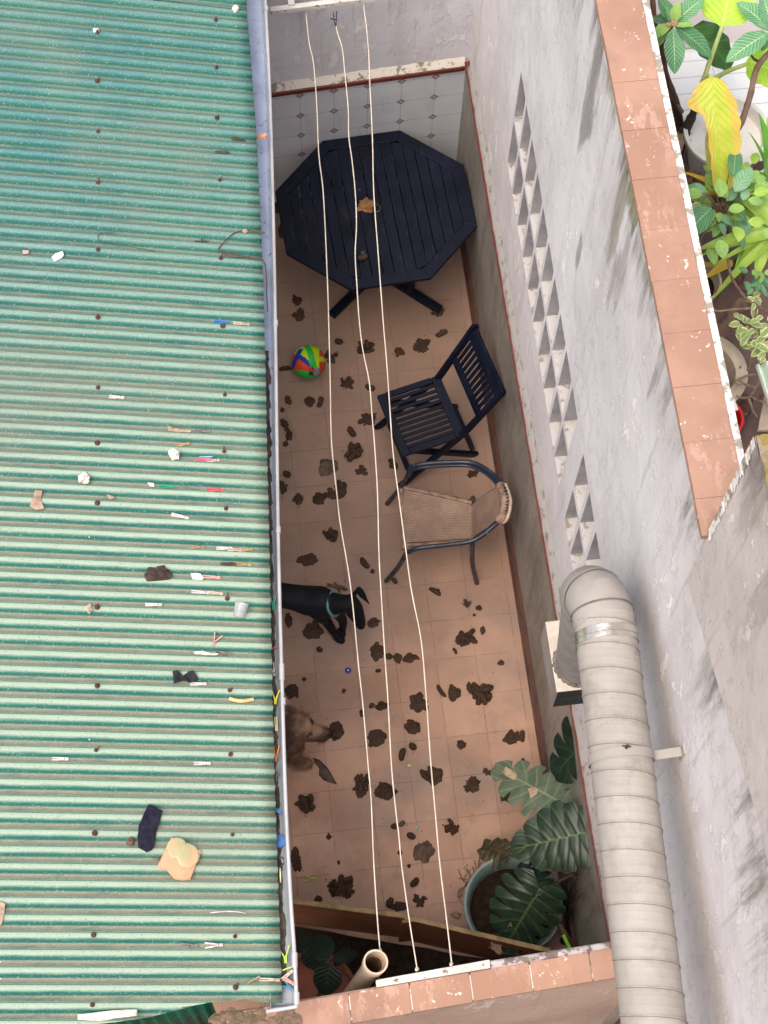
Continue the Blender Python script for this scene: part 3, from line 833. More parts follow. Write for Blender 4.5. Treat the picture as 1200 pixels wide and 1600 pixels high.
# ------------------------------------------------------------------ corrugated roof
EDGE = [roof_ab(on_roof(*t)) for t in ((383, -40), (385, 10), (392, 90), (400, 200), (406, 310), (411, 420), (414.5, 560), (417, 690), (421.5, 880), (425, 1050), (429, 1218), (435, 1390), (441, 1568), (443, 1620))]
EDGE.sort(key=lambda q: q[1])
eb = [q[1] for q in EDGE]; ea = [q[0] for q in EDGE]
def edge_a(b): return float(np.interp(b, eb, ea))
NEAR = [roof_ab(on_roof(*t)) for t in ((441, 1567), (396, 1567), (393, 1562), (385, 1562), (330, 1566), (300, 1572), (270, 1580), (230, 1590), (170, 1599), (80, 1606), (-20, 1612), (-300, 1625))]
NEAR.sort(key=lambda q: q[0])
na = [q[0] for q in NEAR]; nb = [q[1] for q in NEAR]
def near_b(a): return float(np.interp(a, na, nb))
AL = -2.5
def sheet(b_hi, b_lo_fn, lift, name, parent):
    mb = MB()
    nb_ = int((b_hi + 1.5) / PITCHR * 10); nc = 34
    bs = [b_hi - k * (PITCHR / 10) for k in range(nb_)]
    idx = {}
    for r, b in enumerate(bs):
        for c in range(nc + 1):
            u = (c / nc)
            a = lerp(edge_a(b) + 0.004 * mnoise.noise(Vector((b * 80, 0, 0))), AL, u)
            lo = b_lo_fn(a)
            bb = max(b, lo)
            h = lift + roof_h(bb) + 0.003 * mnoise.noise(Vector((a * 2, bb * 2, 0)))
            idx[r, c] = mb.vert(roof_pt(a, bb, h), (a, (PHASE - bb) / PITCHR + 0.38 + 100))
    for r in range(len(bs) - 1):
        for c in range(nc):
            lo = max(b_lo_fn(lerp(edge_a(bs[r]), AL, (c + q) / nc)) for q in (0, 1))
            if bs[r] <= min(b_lo_fn(lerp(edge_a(bs[r]), AL, (c + q) / nc)) for q in (0, 1)): continue
            mb.face(idx[r, c], idx[r, c + 1], idx[r + 1, c + 1], idx[r + 1, c])
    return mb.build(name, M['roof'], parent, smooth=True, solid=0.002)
rf = empty("corrugated_roof", tuple(roof_pt(-1.2, 1.0)), "weathered green corrugated plastic roof littered with clothespins, covering the left half of the yard", "roof")
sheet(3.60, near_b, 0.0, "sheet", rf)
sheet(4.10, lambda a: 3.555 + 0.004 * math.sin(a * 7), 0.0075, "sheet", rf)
# bolts along the flutes' crests
def crest_near(b):
    k = round((b - PHASE) / PITCHR - 0.38); return PHASE + (k + 0.38) * PITCHR
for x, y in ((152, 48), (152, 127), (153, 205), (153, 287), (153, 392), (153, 497), (153, 606), (152, 692), (152, 786), (152, 944), (152, 1072), (150, 1173), (148, 1302), (146, 1465), (144, 1577),
             (337, 30), (338, 105), (339, 186), (343, 285), (345, 400), (348, 513), (351, 621), (350, 708), (353, 798), (355, 937), (359, 1081), (360, 1179), (363, 1306), (367, 1464), (368, 1545)):
    a, b = roof_ab(on_roof(x, y, AMP)); b = crest_near(b) + random.uniform(-.004, .004); h = roof_h(b); ws_ = random.uniform(.75, 1.2)
    o = MB()
    o.lathe([(0.0, 0.002), (0.0115 * ws_, 0.002), (0.0115 * ws_, 0.0045), (0.0, 0.0045)], 12, roof_pt(a, b, h), RN)
    o.lathe([(0.0062, 0.004), (0.0062, 0.011), (0.0, 0.011)], 6, roof_pt(a, b, h), RN)
    tilt = Vector(RN) + Vector((random.uniform(-.2, .9), random.uniform(.0, 1.0), 0))
    o.tube([roof_pt(a, b, h + .010), roof_pt(a, b, h + .010) + tilt.normalized() * random.uniform(.008, .026)], 0.0032, 6)
    o.build("bolt", M['rust'], rf)
# ------------------------------------------------------------------ gutter
gt = empty("gutter", (-1.4, 1, 2.6), "blue grey metal gutter with a white rim along the green roof's eave", "gutter")
rimpx = ((413, -60), (414.5, 0), (418, 70), (422, 160), (426.5, 320), (430, 500), (432.5, 690), (435.5, 880), (440.5, 1060), (446, 1240), (454, 1400), (459.5, 1481), (464, 1571))
ZR = 2.655
rim = [at_z(x, y, ZR) for x, y in rimpx]
def gut_in(p):                                    # inner edge, tucked under the roof
    a, b = roof_ab(p); b = min(b, 4.05)
    q = roof_pt(edge_a(b) - 0.05, b, 0); return Vector((q.x, p.y, 0))
prof = []
n_ = len(rim)
mb = MB()
path = smooth_path(rim, 5)
rows = []
for p in path:
    q = gut_in(p); zb = ZR - 0.030
    x0, x1 = q.x, p.x
    rows.append([(x0, p.y, ZR + .01), (x0 + .004, p.y, zb + .010), (x0 + .02, p.y, zb), (x1 - .022, p.y, zb), (x1 - .007, p.y, zb + .014), (x1 - .004, p.y, ZR - .004)])
for r_ in rows:
    for q in r_: mb.vert(q)
for i in range(len(rows) - 1):
    for k in range(5): mb.face(i * 6 + k, i * 6 + k + 1, i * 6 + k + 7, i * 6 + k + 6)
mb.quad(*[rows[-1][k] for k in (0, 2, 3, 5)])
mb.build("channel", M['gutter'], gt, smooth=40, solid=0.003)
mb = MB(); mb.tube(path, 0.0085, 10)
c = rim[-1]; cl = Vector((gut_in(c).x - .02, c.y - .008, c.z - .01))
mb.tube([c, c + Vector((-.004, -.004, -.003)), cl], 0.0085, 10)
mb.build("rim", M['pvc'], gt, smooth=True)
for (px, py, L) in ((415.5, 14, .03), (430.3, 505, .03), (434.5, 828, .03), (440, 1050, .075), (442.3, 1096, .03), (460.3, 1500, .06), (463.5, 1560, .05)):
    o = MB(); a = at_z(px, py - 8, ZR); b = at_z(px + .3, py + 8, ZR); d = (b - a).normalized(); mid = (a + b) / 2
    o.tube([mid - d * L / 2, mid + d * L / 2], 0.0122, 10); o.build("coupler", M['pvc'], gt, smooth=40)
mb = MB()                                          # silt caught along the roof side
def silt(u, v):
    y = lerp(1.75, -1.2, u); i = min(range(len(path)), key=lambda k: abs(path[k].y - y)); p = path[i]; q = gut_in(p)
    wd = (p.x - q.x) * (0.62 + 0.16 * mnoise.noise(Vector((y * 9, 0, 0))) + 0.08 * mnoise.noise(Vector((y * 31, 5, 0))))
    return (q.x + .006 + v * wd, y, ZR - 0.028 + (1 - v) * 0.022 + 0.006 * mnoise.noise(Vector((y * 30, v * 5, 0))) * (1 - v * .6))
mb.grid(silt, 260, 6, False)
tag(mb.build("gutter_silt", M['silt'], smooth=True), "dark silt and leaf dirt lying in the gutter beside the roof edge", "silt", kind="stuff")
# ------------------------------------------------------------------ things lying on the roof
PEGS = "clothespins dropped on the green roof"
def peg(a0, b0, h0, ang, L, mat, label, steel=True, opening=0.04, frame=None, grp=PEGS, parts=2):
    """two legs gripped by a wire spring; ang in the roof plane, measured from down-slope"""
    o = MB(); ca, sa = math.cos(ang), math.sin(ang)
    Lm = L
    fr = frame or (lambda x, y, z: roof_pt(a0 + x * ca - y * sa, b0 + x * sa + y * ca, h0 + z))
    tk, ht = 0.0058, 0.010
    for s in (-1, 1):
        if parts == 1 and s == 1: continue
        q = []
        for z in (0, ht):
            for x, y in ((-Lm / 2, s * (0.0008 + opening * 0.030)), (-Lm / 2, s * (tk + opening * 0.030)), (Lm * .12, s * tk * 1.12), (Lm * .12, s * 0.0006)):
                q.append(fr(x, y, z))
        o.hexa(q)
        q = []
        for z in (0, ht):
            for x, y in ((Lm * .12, s * 0.0006), (Lm * .12, s * tk * 1.12), (Lm / 2, s * tk * .9), (Lm / 2, s * 0.0005)):
                q.append(fr(x, y, z))
        o.hexa(q)
    if steel:
        o.k = 1
        o.tube([fr(Lm * .02, -0.0085, .005), fr(Lm * .02, 0.0085, .005)], 0.0042, 7)
        for s in (-1, 1): o.tube([fr(Lm * .02, s * .0075, .009), fr(Lm * .25, s * .0070, .0105), fr(Lm * .25, 0, .0115)], 0.0009, 5)
    r = o.build("clothespin", [M[mat], M['steel']])
    return tag(r, label, "clothespin", grp)
def rpeg(x, y, lpx, deg, mat, label, **kw):
    p = on_roof(x, y, 0); a, b = roof_ab(p)
    q = on_roof(x + 10, y + 10 * math.tan(R(deg)), 0); a2, b2 = roof_ab(q)
    ang = math.atan2(b2 - b, a2 - a)
    L = min(0.085, (Vector(q) - Vector(p)).length / (10 / math.cos(R(deg))) * lpx)
    k = -AMP * 0.55 + 0.0005
    if abs(math.sin(ang)) > .4: k = AMP
    elif roof_h(b) > k: k = max(k, roof_h(b) + .001)
    return peg(a, b, k, ang, L, mat, label, **kw)
rpeg(347, 239, 22, 1, 'peg_dark', "dark weathered clothespin high on the roof below the twig and left of the gutter")
rpeg(315, 377, 22, 3, 'peg_dark', "thin dark wooden clothespin half left of the bent wire loop", parts=1)
rpeg(346, 504, 23, 3, 'blue', "bright blue plastic clothespin near the top of the roof", steel=False)
rpeg(377, 507, 26, 6, 'peg_wood', "wooden clothespin lying end to end with the bright blue one")
rpeg(182, 621, 24, 5, 'peg_pale', "pale clothespin alone on the left half of the roof between two rusty bolts")
rpeg(316, 674, 24, 5, 'peg_grey', "grey clothespin at the right end of a torn strip of clear film")
rpeg(285, 695, 22, -9, 'peg_tan', "tan clothespin just above the crumpled white scrap")
rpeg(318, 718, 24, 4, 'pink', "hot pink plastic clothespin under a light blue one", steel=False)
rpeg(322, 713, 21, 1, 'sky', "light blue plastic clothespin lying above a hot pink one", steel=False, parts=1)
rpeg(333, 720, 20, -4, 'peg_wood', "wooden clothespin behind the hot pink one")
rpeg(259, 760.5, 23, 1, 'green', "sea green plastic clothespin on the roof right of a white scrap", steel=False)
rpeg(336, 766, 26, 5, 'rose', "rose red plastic clothespin near the gutter with dark wooden tips")
rpeg(281, 807, 28, 15, 'peg_pale', "bleached clothespin lying askew in the middle of the roof")
rpeg(307, 855, 24, 4, 'peg_tan', "tan clothespin left of a row of three by the gutter")
rpeg(350, 857, 24, -1, 'peg_pale', "whitest clothespin, first of the row of three by the gutter")
rpeg(366, 859.5, 22, 2, 'peg_wood', "middle clothespin of the row of three by the gutter")
rpeg(383, 860, 24, -7, 'peg_tan', "last clothespin of the row of three, pointing up at the gutter")
rpeg(357, 882, 25, 1, 'peg_dark', "dark clothespin, left one of a pair end to end near the gutter")
rpeg(380, 882.5, 25, 6, 'peg_tan', "tan clothespin, right one of a pair end to end near the gutter")
rpeg(330, 902, 28, 4, 'salmon', "pinkish clothespin beside a crumpled cream scrap")
rpeg(314, 926, 30, 5, 'peg_pale', "white frayed clothespin, left one of the pair above the clear cup")
rpeg(336, 927.5, 24, 6, 'peg_wood', "wooden clothespin, right one of the pair above the clear cup")
rpeg(240, 945, 26, 1, 'peg_pale', "pale clothespin alone between the dark clump and the black bow tie")
rpeg(336, 1001, 20, 118, 'salmon', "pink clothespin standing open across the flutes below the clear cup", opening=.5)
rpeg(349, 1021, 24, 9, 'peg_grey', "grey clothespin with a white shred behind it")
rpeg(310, 1069, 26, 0, 'peg_pale', "pale clothespin touching the black bow tie")
rpeg(316, 1193, 26, -1, 'peg_pale', "pale clothespin alone above the broken terracotta tile")
rpeg(94, 1186, 26, 1, 'peg_pale', "pale clothespin nearest the left edge of the photo")
rpeg(296, 1478, 27, 1, 'peg_grey', "grey clothespin, left one of the lowest pair on the roof", opening=.25)
rpeg(334, 1477, 28, -2, 'peg_pale', "pale clothespin, right one of the lowest pair on the roof", opening=.25)
rpeg(421, 1531, 34, 2, 'peg_wood', "long wooden clothespin reaching over the eave at the gutter corner")
rpeg(395, 1530, 22, -28, 'peg_tan', "tan stick of a clothespin leaning near the gutter corner", steel=False, parts=1)
# small litter
def lump(x, y, w, h, mat, name, label, cat, thick=0.3, wob=.45, seed=1, ang=0, on=None):
    c = on_roof(x, y, 0); a, b = roof_ab(c)
    sc = 1 / 350.0
    o = MB(); M3 = Matrix((Vector(RC), Vector(RU), Vector(RN))).transposed() @ Matrix.Rotation(ang, 3, 'Z')
    top = roof_h(b) if w < 14 else AMP * .7
    for k in range(3):
        off = Vector((random.uniform(-.3, .3) * w, random.uniform(-.3, .3) * h, 0)) * sc * .5
        cc = roof_pt(a, b, top + thick * min(w, h) * sc * .5) + M3 @ off
        f = 1 if k == 0 else random.uniform(.45, .75)
        o.ball(cc, (w * sc * .5 * f, h * sc * .55 * f, thick * min(w, h) * sc * f), 14, 9, M3, wob, 2.3, seed + k * 3.1)
    return tag(o.build(name, M[mat], smooth=False), label, cat)
def rag(x, y, pts, mat, name, label, cat, lift=0.004, cr=0.006, sub=10, thick=0.0012, seed=0):
    """a creased piece of sheet laid over the flutes: outline in pixels round (x, y)"""
    P = [roof_ab(on_roof(x + dx, y + dy, 0)) for dx, dy in pts]
    A = sum(q[0] for q in P) / len(P); B = sum(q[1] for q in P) / len(P)
    o = MB(); n = len(P); m = sub
    dens = []
    for i in range(n):
        j = (i + 1) % n
        for k in range(4): dens.append((lerp(P[i][0], P[j][0], k / 4), lerp(P[i][1], P[j][1], k / 4)))
    N = len(dens)
    for r in range(m + 1):
        for (a, b) in dens:
            aa, bb = lerp(A, a, max(r, .02) / m), lerp(B, b, max(r, .02) / m)
            h = max(roof_h(bb), AMP * .35) + lift + cr * mnoise.noise(Vector((aa * 45 + seed, bb * 45, seed))) + cr * .5
            o.vert(roof_pt(aa, bb, h))
    for r in range(m):
        for i in range(N):
            j = (i + 1) % N
            o.face(r * N + i, r * N + j, (r + 1) * N + j, (r + 1) * N + i)
    return tag(o.build(name, M[mat], smooth=50, solid=thick), label, cat)
M['paper_white'] = simple("white_card", S(222, 226, 232), S(196, 204, 214), 0.7, 20, 0.3, 80)
rag(90, 402, ((-10, 2), (-4, -5), (8, -8), (10, -2), (4, 5), (-5, 9)), 'paper_white', "paper_scrap", "white torn card scrap on the upper left of the roof", "paper scrap", seed=1)
rag(40, 395, ((-5, -3), (5, -2), (4, 3), (-4, 3)), 'salmon', "plastic_chip", "small pinkish chip near the upper left edge of the roof", "plastic chip", seed=2)
lump(150, 49, 11, 8, 'paper', "plaster_crumb", "white crumb beside the topmost rusty bolt on the left", "crumb", .5, .4, 2)
lump(366, 17, 12, 12, 'paper', "plaster_crumb", "white crumb beside the gutter at the very top of the roof", "crumb", .5, .4, 5)
lump(270, 713, 16, 15, 'paper', "paper_scrap", "crumpled white scrap left of the pink clothespin", "paper scrap", .5, .7, 8)
lump(133, 749, 17, 16, 'paper', "paper_scrap", "round crumpled cream paper ball on the left half of the roof", "paper scrap", .5, .6, 11)
rag(58, 782, ((-3, -16), (8, -14), (6, 0), (11, 14), (-2, 16), (-12, 10), (-6, -4)), 'paper_tan', "torn_rag", "torn pinkish brown rag near the left edge of the roof", "rag", seed=4)
rag(172, 778, ((-6, -4), (5, -2), (7, 2), (0, 4)), 'paper_tan', "torn_rag", "small tan shred right of the torn pinkish rag", "rag", seed=6)
lump(139, 951, 9, 13, 'peg_wood', "cork_crumb", "small tan crumb below a rusty bolt on the left of the roof", "crumb", .6, .4, 12)
rag(236, 758, ((-6, -3), (4, -2), (5, 4), (-2, 3)), 'paper', "paper_scrap", "white triangular scrap left of the sea green clothespin", "paper scrap", seed=8)
rag(275, 673, ((-14, -7), (-2, -3), (10, 0), (24, 1), (22, 4), (4, 4), (-12, 2)), 'paper_tan', "film_strip", "torn strip of dirty clear film left of the grey clothespin", "film strip", seed=9)
rag(307, 902, ((-10, -6), (6, -5), (12, 2), (8, 6), (-6, 5)), 'paper', "paper_scrap", "crumpled cream scrap left of the pinkish clothespin", "paper scrap", seed=10)
rag(314, 1021, ((-12, -2), (2, -3), (14, 0), (28, 1), (24, 4), (2, 3), (-10, 2)), 'paper', "film_strip", "white shred of film trailing from the grey clothespin", "film strip", seed=12)
lump(247, 897, 34, 16, 'twig_dark', "leaf_clump", "dark clump of rotted leaves in the middle of the roof", "leaf clump", .28, 1.2, 21)
lump(234, 898, 6, 7, 'orange', "plastic_chip", "orange chip at the left end of the dark leaf clump", "plastic chip", .5, .3, 23)
lump(205, 1315, 11, 12, 'bark', "bark_piece", "small brown lump beside the toe of the black sock", "lump", .7, .5, 25)
rag(371, 218, ((-12, -2), (-4, -3), (3, 0), (12, 2), (12, 4), (-6, 3)), 'twig_dark', "rotten_twig", "rotten dark twig near the gutter at the top of the roof", "twig", seed=14)
rag(3, 1430, ((-6, -22), (5, -18), (4, -4), (0, 14), (-6, 20)), 'paper_tan', "card_piece", "grey brown card piece cut by the left edge of the photo", "card", seed=16)
rag(288, 1060, ((-19, -9), (-12, -10), (-3, -2), (5, -8), (13, -10), (20, 0), (19, 6), (8, 8), (-3, 5), (-9, 7), (-17, 10)), 'felt', "bow_tie", "black fabric bow tie lying on the roof", "bow tie", lift=0.008, cr=0.012, thick=.004, seed=17)
rag(234, 1295, ((-2, -37), (19, -27), (14, -8), (9, 6), (7, 24), (3, 34), (-5, 38), (-18, 30), (-20, 14), (-17, -4), (-10, -22)), 'sock', "sock", "black sock stretched out on the lower part of the roof", "sock", lift=0.006, cr=0.008, thick=.008, seed=18)
def on_tile(): pass
tp = ((-13, -32), (33, -10), (16, 33), (4, 34), (-8, 32), (-15, 24), (-20, 18), (-32, 17), (-33, 10))
P = [on_roof(281 + dx, 1341 + dy, AMP + .004) for dx, dy in tp]
o = MB(); nn = len(P); up = Vector(RN)
for z in (0, .012):
    for q in P: o.vert(q + up * z)
o.face(*range(nn)); o.face(*range(nn, 2 * nn))
for i in range(nn): o.face(i, (i + 1) % nn, nn + (i + 1) % nn, nn + i)
tl = tag(o.build("tile_fragment", M['terracotta'], bevel=0.002), "broken terracotta tile fragment below the black sock", "tile fragment")
gm = NT("clear_wet_resin", 0.06, 0.5); gm.b.inputs["Transmission Weight"].default_value = 0.4; gm.b.inputs["Alpha"].default_value = 0.6
gm.col(gm.mix(gm.noise(gm.co("Object"), 30, 4), S(232, 230, 190), S(206, 204, 156))); gm.bump(gm.noise(gm.co("Object"), 50, 4), 0.5, .004)
o = MB(); MR = Matrix((Vector(RC), Vector(RU), Vector(RN))).transposed()
for (dx, dy, r) in ((-5, -16, 15), (12, -4, 17), (4, -10, 13)):
    o.ball(on_roof(281 + dx, 1341 + dy, AMP + .017), (r / 350, r / 350 * 1.1, .0045), 22, 9, MR, .12, 2.0, dx)
tag(o.build("resin_blob", gm.m, smooth=True), "hardened glassy yellow resin puddle stuck on the broken terracotta tile", "resin")
# translucent cup
cm = NT("clear_plastic_cup", 0.15, 0.5); cm.b.inputs["Transmission Weight"].default_value = 0.75; cm.b.inputs["Alpha"].default_value = 0.75; cm.col((.86, .88, .88, 1))
ct = on_roof(378, 942, .052); cb = on_roof(372.5, 964, .026); ax = (ct - cb)
o = MB(); L = ax.length
o.lathe([(0.0, 0), (0.024, 0), (0.0255, .003), (0.0305, L), (0.0325, L + .001), (0.0325, L - .003), (0.030, L - .003), (0.0235, .004), (0, .004)], 28, cb, ax)
o.tube([cb + ax * .45 + perp(ax)[0] * .0285 * math.cos(t) + perp(ax)[1] * .0285 * math.sin(t) for t in [k * math.tau / 28 for k in range(28)]], .0012, 5, closed=True)
tag(o.build("plastic_cup", cm.m, smooth=50), "clear plastic cup lying on its side on the roof near the gutter", "cup")
# hose piece, wires
def rpath(pts, lift=.004):
    out = []
    for x, y in pts:
        a, b = roof_ab(on_roof(x, y, 0)); out.append(roof_pt(a, b, AMP + lift))
    return out
o = MB(); o.tube(smooth_path(rpath(((357.5, 1092), (368, 1095), (380, 1096), (395.5, 1093.5)), 0.000)), .0085, 10)
o.k = 1
tag(o.build("hose_piece", M['peg_tan'] if False else simple("tan_rubber_hose", S(222, 192, 140), S(198, 166, 116), .6, 14, .1, 60), smooth=40), "short bent piece of tan hose beside the gutter on the roof", "hose piece")
o = MB(); o.tube(smooth_path(rpath(((177, 366), (160, 366), (153, 371), (156, 378), (175, 384), (200, 387), (222, 391), (241, 394)))), .0016, 6)
tag(o.build("bent_wire", M['wire'], smooth=True), "long thin hooked wire on the upper left of the roof", "wire")
o = MB(); o.tube(smooth_path(rpath(((413, 366), (398, 364), (385, 362), (372, 364), (360, 370), (350, 380), (343, 388), (341, 394), (350, 399), (362, 404), (376, 404), (392, 406), (408, 407)), .006) + [at_z(412, 409, 2.79), at_z(415, 418, 2.76), at_z(416.5, 440, 2.74), at_z(417, 465, 2.73), at_z(418.5, 487, 2.72)]), .0028, 6)
for k in range(5):
    q = rpath(((341 + k * 9, 392 + k * 2.6), (352 + k * 9, 398 + k * 1.4), (366 + k * 8, 402 + k)), .009)
    o.tube(smooth_path(q), .0016, 5)
tag(o.build("wire_loop", M['wire'], smooth=True), "rusty loop of old wire hanging over the gutter rim", "wire")
o = MB(); o.ball(on_roof(383, 361, .02), (.014, .010, .010), 10, 7, None, .5, 2, 3)
tag(o.build("plaster_crumb", M['paper_tan']), "tan crumb caught on the wire loop beside the gutter", "crumb")
o = MB(); o.tube(rpath(((328, 1426.5), (342, 1425), (356, 1424), (372, 1425), (385, 1427.5)), -.004), .0024, 6)
tag(o.build("white_wire", M['peg_pale'], smooth=True), "thin pale wire low on the roof near the gutter", "wire")
o = MB(); o.tube(rpath(((236, 1342), (246, 1343), (252, 1348)), -.003), .003, 6); o.tube(rpath(((243, 1343), (250, 1340)), -.003), .002, 6)
tag(o.build("dry_twig", M['twig'], smooth=True), "dry twig poking out beside the broken terracotta tile", "twig")
rag(165, 1587, ((-44, -1), (-18, -4), (14, -8), (49, -9), (49, 1), (20, 4), (-6, 9), (-44, 7)), 'paper', "white_batten", "peeling white strip laid over the lower edge of the roof", "strip", lift=.012, cr=.004, thick=.004, seed=21)
# in the gutter
GP = "clothespins fallen in the gutter"
def gpeg(x, y, L, deg, mat, label, z=2.645, **kw):
    c = at_z(x, y, z); d = at_z(x + 10 * math.cos(R(deg)), y + 10 * math.sin(R(deg)), z) - c; d.normalize(); s = Vector((-d.y, d.x, 0))
    return peg(0, 0, 0, 0, L, mat, label, frame=lambda X, Y, Z: c + d * X + s * Y + Vector((0, 0, Z)), grp=GP, **kw)
gpeg(427, 943, .062, 88, 'green', "dark green clothespin in the gutter beside the black dog", steel=False, opening=.3)
gpeg(428, 1012, .035, -20, 'red', "red plastic sliver in the gutter above the yellow clothespin", steel=False, parts=1)
gpeg(426.5, 1047, .06, 76, 'peg_wood', "wooden clothespin in the gutter just above the yellow one", opening=.2)
gpeg(430.5, 1090, .064, 92, 'yellow', "bright yellow clothespin in the gutter", steel=False, opening=.45)
gpeg(431.5, 1132, .062, 86, 'cream', "cream clothespin with round holes in the gutter below the yellow one", steel=False, opening=.05)
gpeg(431.5, 1178, .07, 92, 'orange', "orange clothespin in the gutter beside the brown dog", steel=False, opening=.3)
gpeg(434, 1210, .06, 95, 'peg_grey', "grey brown clothespin in the gutter below the orange one", parts=1)
gpeg(434.5, 1268, .03, 40, 'blue', "small blue clip in the gutter above the round blue lid", steel=False)
gpeg(439.5, 1368, .062, 89, 'cream', "yellow stick of a clothespin in the gutter below the blue lid", steel=False, parts=1)
gpeg(445, 1492, .072, 82, 'lime', "lime green open clothespin near the gutter's lower corner", steel=False, opening=.7)
gpeg(450, 1512, .05, -18, 'lime', "lime green clothespin lying crosswise near the gutter's lower corner", steel=False, parts=1, z=2.65)
gpeg(449, 1524, .058, -40, 'peg_wood', "wooden clothespin leaning in the gutter's lower corner", z=2.65)
gpeg(447, 1540, .06, 35, 'cyan', "blue clothespin in the gutter's lower corner", steel=False, opening=.5)
gpeg(452, 1534, .055, 30, 'salmon', "pale pink clothespin lying across the blue one in the gutter corner", z=2.655)
c = at_z(436.5, 1315, 2.63); o = MB(); o.lathe([(0, .012), (.027, .012), (.029, .009), (.029, 0), (0, 0)], 24, c)
tag(o.build("plastic_disc", M['cobalt'], smooth=40), "round blue plastic lid in the gutter", "plastic lid")
c = at_z(438.5, 1346, 2.625); o = MB(); o.tube([c + Vector((.017 * math.cos(k * math.tau / 20), .017 * math.sin(k * math.tau / 20), 0)) for k in range(20)], .005, 6, closed=True); o.lathe([(0, .001), (.016, .001)], 16, c)
tag(o.build("metal_cap", M['steel'], smooth=True), "dark round bottle cap in the gutter below the blue lid", "bottle cap")
o = MB()
for k in range(4): o.ball(at_z(404 + 3 * k, 213 + random.uniform(-2, 2), 2.735), (.016, .012, .012), 8, 6, None, .6, 2, k + 40)
tag(o.build("terracotta_chip", M['terracotta']), "orange terracotta chip lodged against the roof edge at the top of the gutter", "chip")
# below the roof's near edge: a deep green sheet
a_, b_ = at_z(150, 1640, 2.45), at_z(330, 1595, 2.45)
o = MB()
def gs(u, v):
    x = lerp(a_.x - .3, b_.x, u); return (x, lerp(-1.205, -1.185, u) + 0.012 * math.sin(x / .055 * math.tau), lerp(2.60, 1.2, v))
o.grid(gs, 160, 2, False)
tag(o.build("green_sheet", M['green_sheet'], smooth=True, solid=.003), "deep green corrugated sheet standing under the lower edge of the roof", "sheet")
# ------------------------------------------------------------------ octagonal table
TZ = 0.755
tc = at_z(593, 324, TZ); tc.x -= 0.022; tc.y = 3.600
tb = empty("garden_table", (tc.x, tc.y, 0), "blue black octagonal slatted garden table standing against the tiled back wall", "table")
TR, TA = 0.628, 0.055
def tw(x, y, z): c, s = math.cos(TA), math.sin(TA); return Vector((tc.x + c * x - s * y * .9, tc.y + s * x + c * y * .9, z))
ap = TR * math.cos(math.pi / 8); ri = ap - 0.078
mb = MB()
for k in range(8):
    a0, a1 = math.pi / 8 + k * math.pi / 4 + .0006, math.pi / 8 + (k + 1) * math.pi / 4 - .0006
    q = []
    r2 = ri / math.cos(math.pi / 8)
    for z in (TZ - 0.03, TZ): q += [tw(r2 * math.cos(a0), r2 * math.sin(a0), z), tw(TR * math.cos(a0), TR * math.sin(a0), z), tw(TR * math.cos(a1), TR * math.sin(a1), z), tw(r2 * math.cos(a1), r2 * math.sin(a1), z)]
    mb.hexa(q)
mb.build("rim", M['wood'], tb, bevel=0.003)
mb = MB()
ns = 15; wd = 2 * ri / ns
def oy(x): return min(ri, ri * math.sqrt(2) - abs(x)) - 0.001
for k in range(ns):
    x0, x1 = -ri + k * wd + .0021, -ri + (k + 1) * wd - .0021
    for sgn in ((0,) if k != ns // 2 else (-1, 1)):
        q = []; dz = random.uniform(-.0015, .001)
        for z in (TZ - 0.028 + dz, TZ - 0.003 + dz):
            lo = (lambda x: -oy(x)) if sgn <= 0 else (lambda x: 0.028)
            hi = oy if sgn >= 0 else (lambda x: -0.028)
            q += [tw(x0, lo(x0), z), tw(x1, lo(x1), z), tw(x1, hi(x1), z), tw(x0, hi(x0), z)]
        mb.hexa(q)
mb.build("slats", M['wood'], tb, bevel=0.002)
mb = MB()
for x in (-.3, 0.0, .3): mb.bar(tw(x - .0, -oy(x) + .01, TZ - .042), tw(x, oy(x) - .01, TZ - .042), .05, .022)
for y in (-.28, .28): mb.bar(tw(-.42, y, TZ - .066), tw(.42, y, TZ - .066), .045, .025)
mb.build("underframe", M['wood'], tb)
f1, f2 = at_z(518, 496, 0.0), at_z(688, 488, 0.0)
cx = Vector((tc.x + .02, tc.y - .02, 0))
for f in (f1, f2):
    f = f.copy(); f.z = 0; opp = cx + (cx - f) * 0.85
    o = MB(); a = Vector((f.x, f.y, .028)); b = Vector((opp.x, opp.y, .028))
    dz = 0.0 if f is f1 else 0.0
    o.bar(a, b, .05, .05); o.build("foot_beam", M['wood'], tb, bevel=.006)
    for t in (.26, .74):
        p = a.lerp(b, t); o = MB(); o.bar((p.x, p.y, .05), (p.x, p.y, TZ - .055), .045, .06, up=(0, 1, 0)); o.build("leg", M['wood'], tb, bevel=.004)
o = MB(); h = tw(0.0, 0.0, TZ - .003); o.lathe([(.030, -.05), (.030, .003), (.022, .004), (.022, -.05)], 20, h); o.build("parasol_ring", M['steel'], tb, smooth=40)
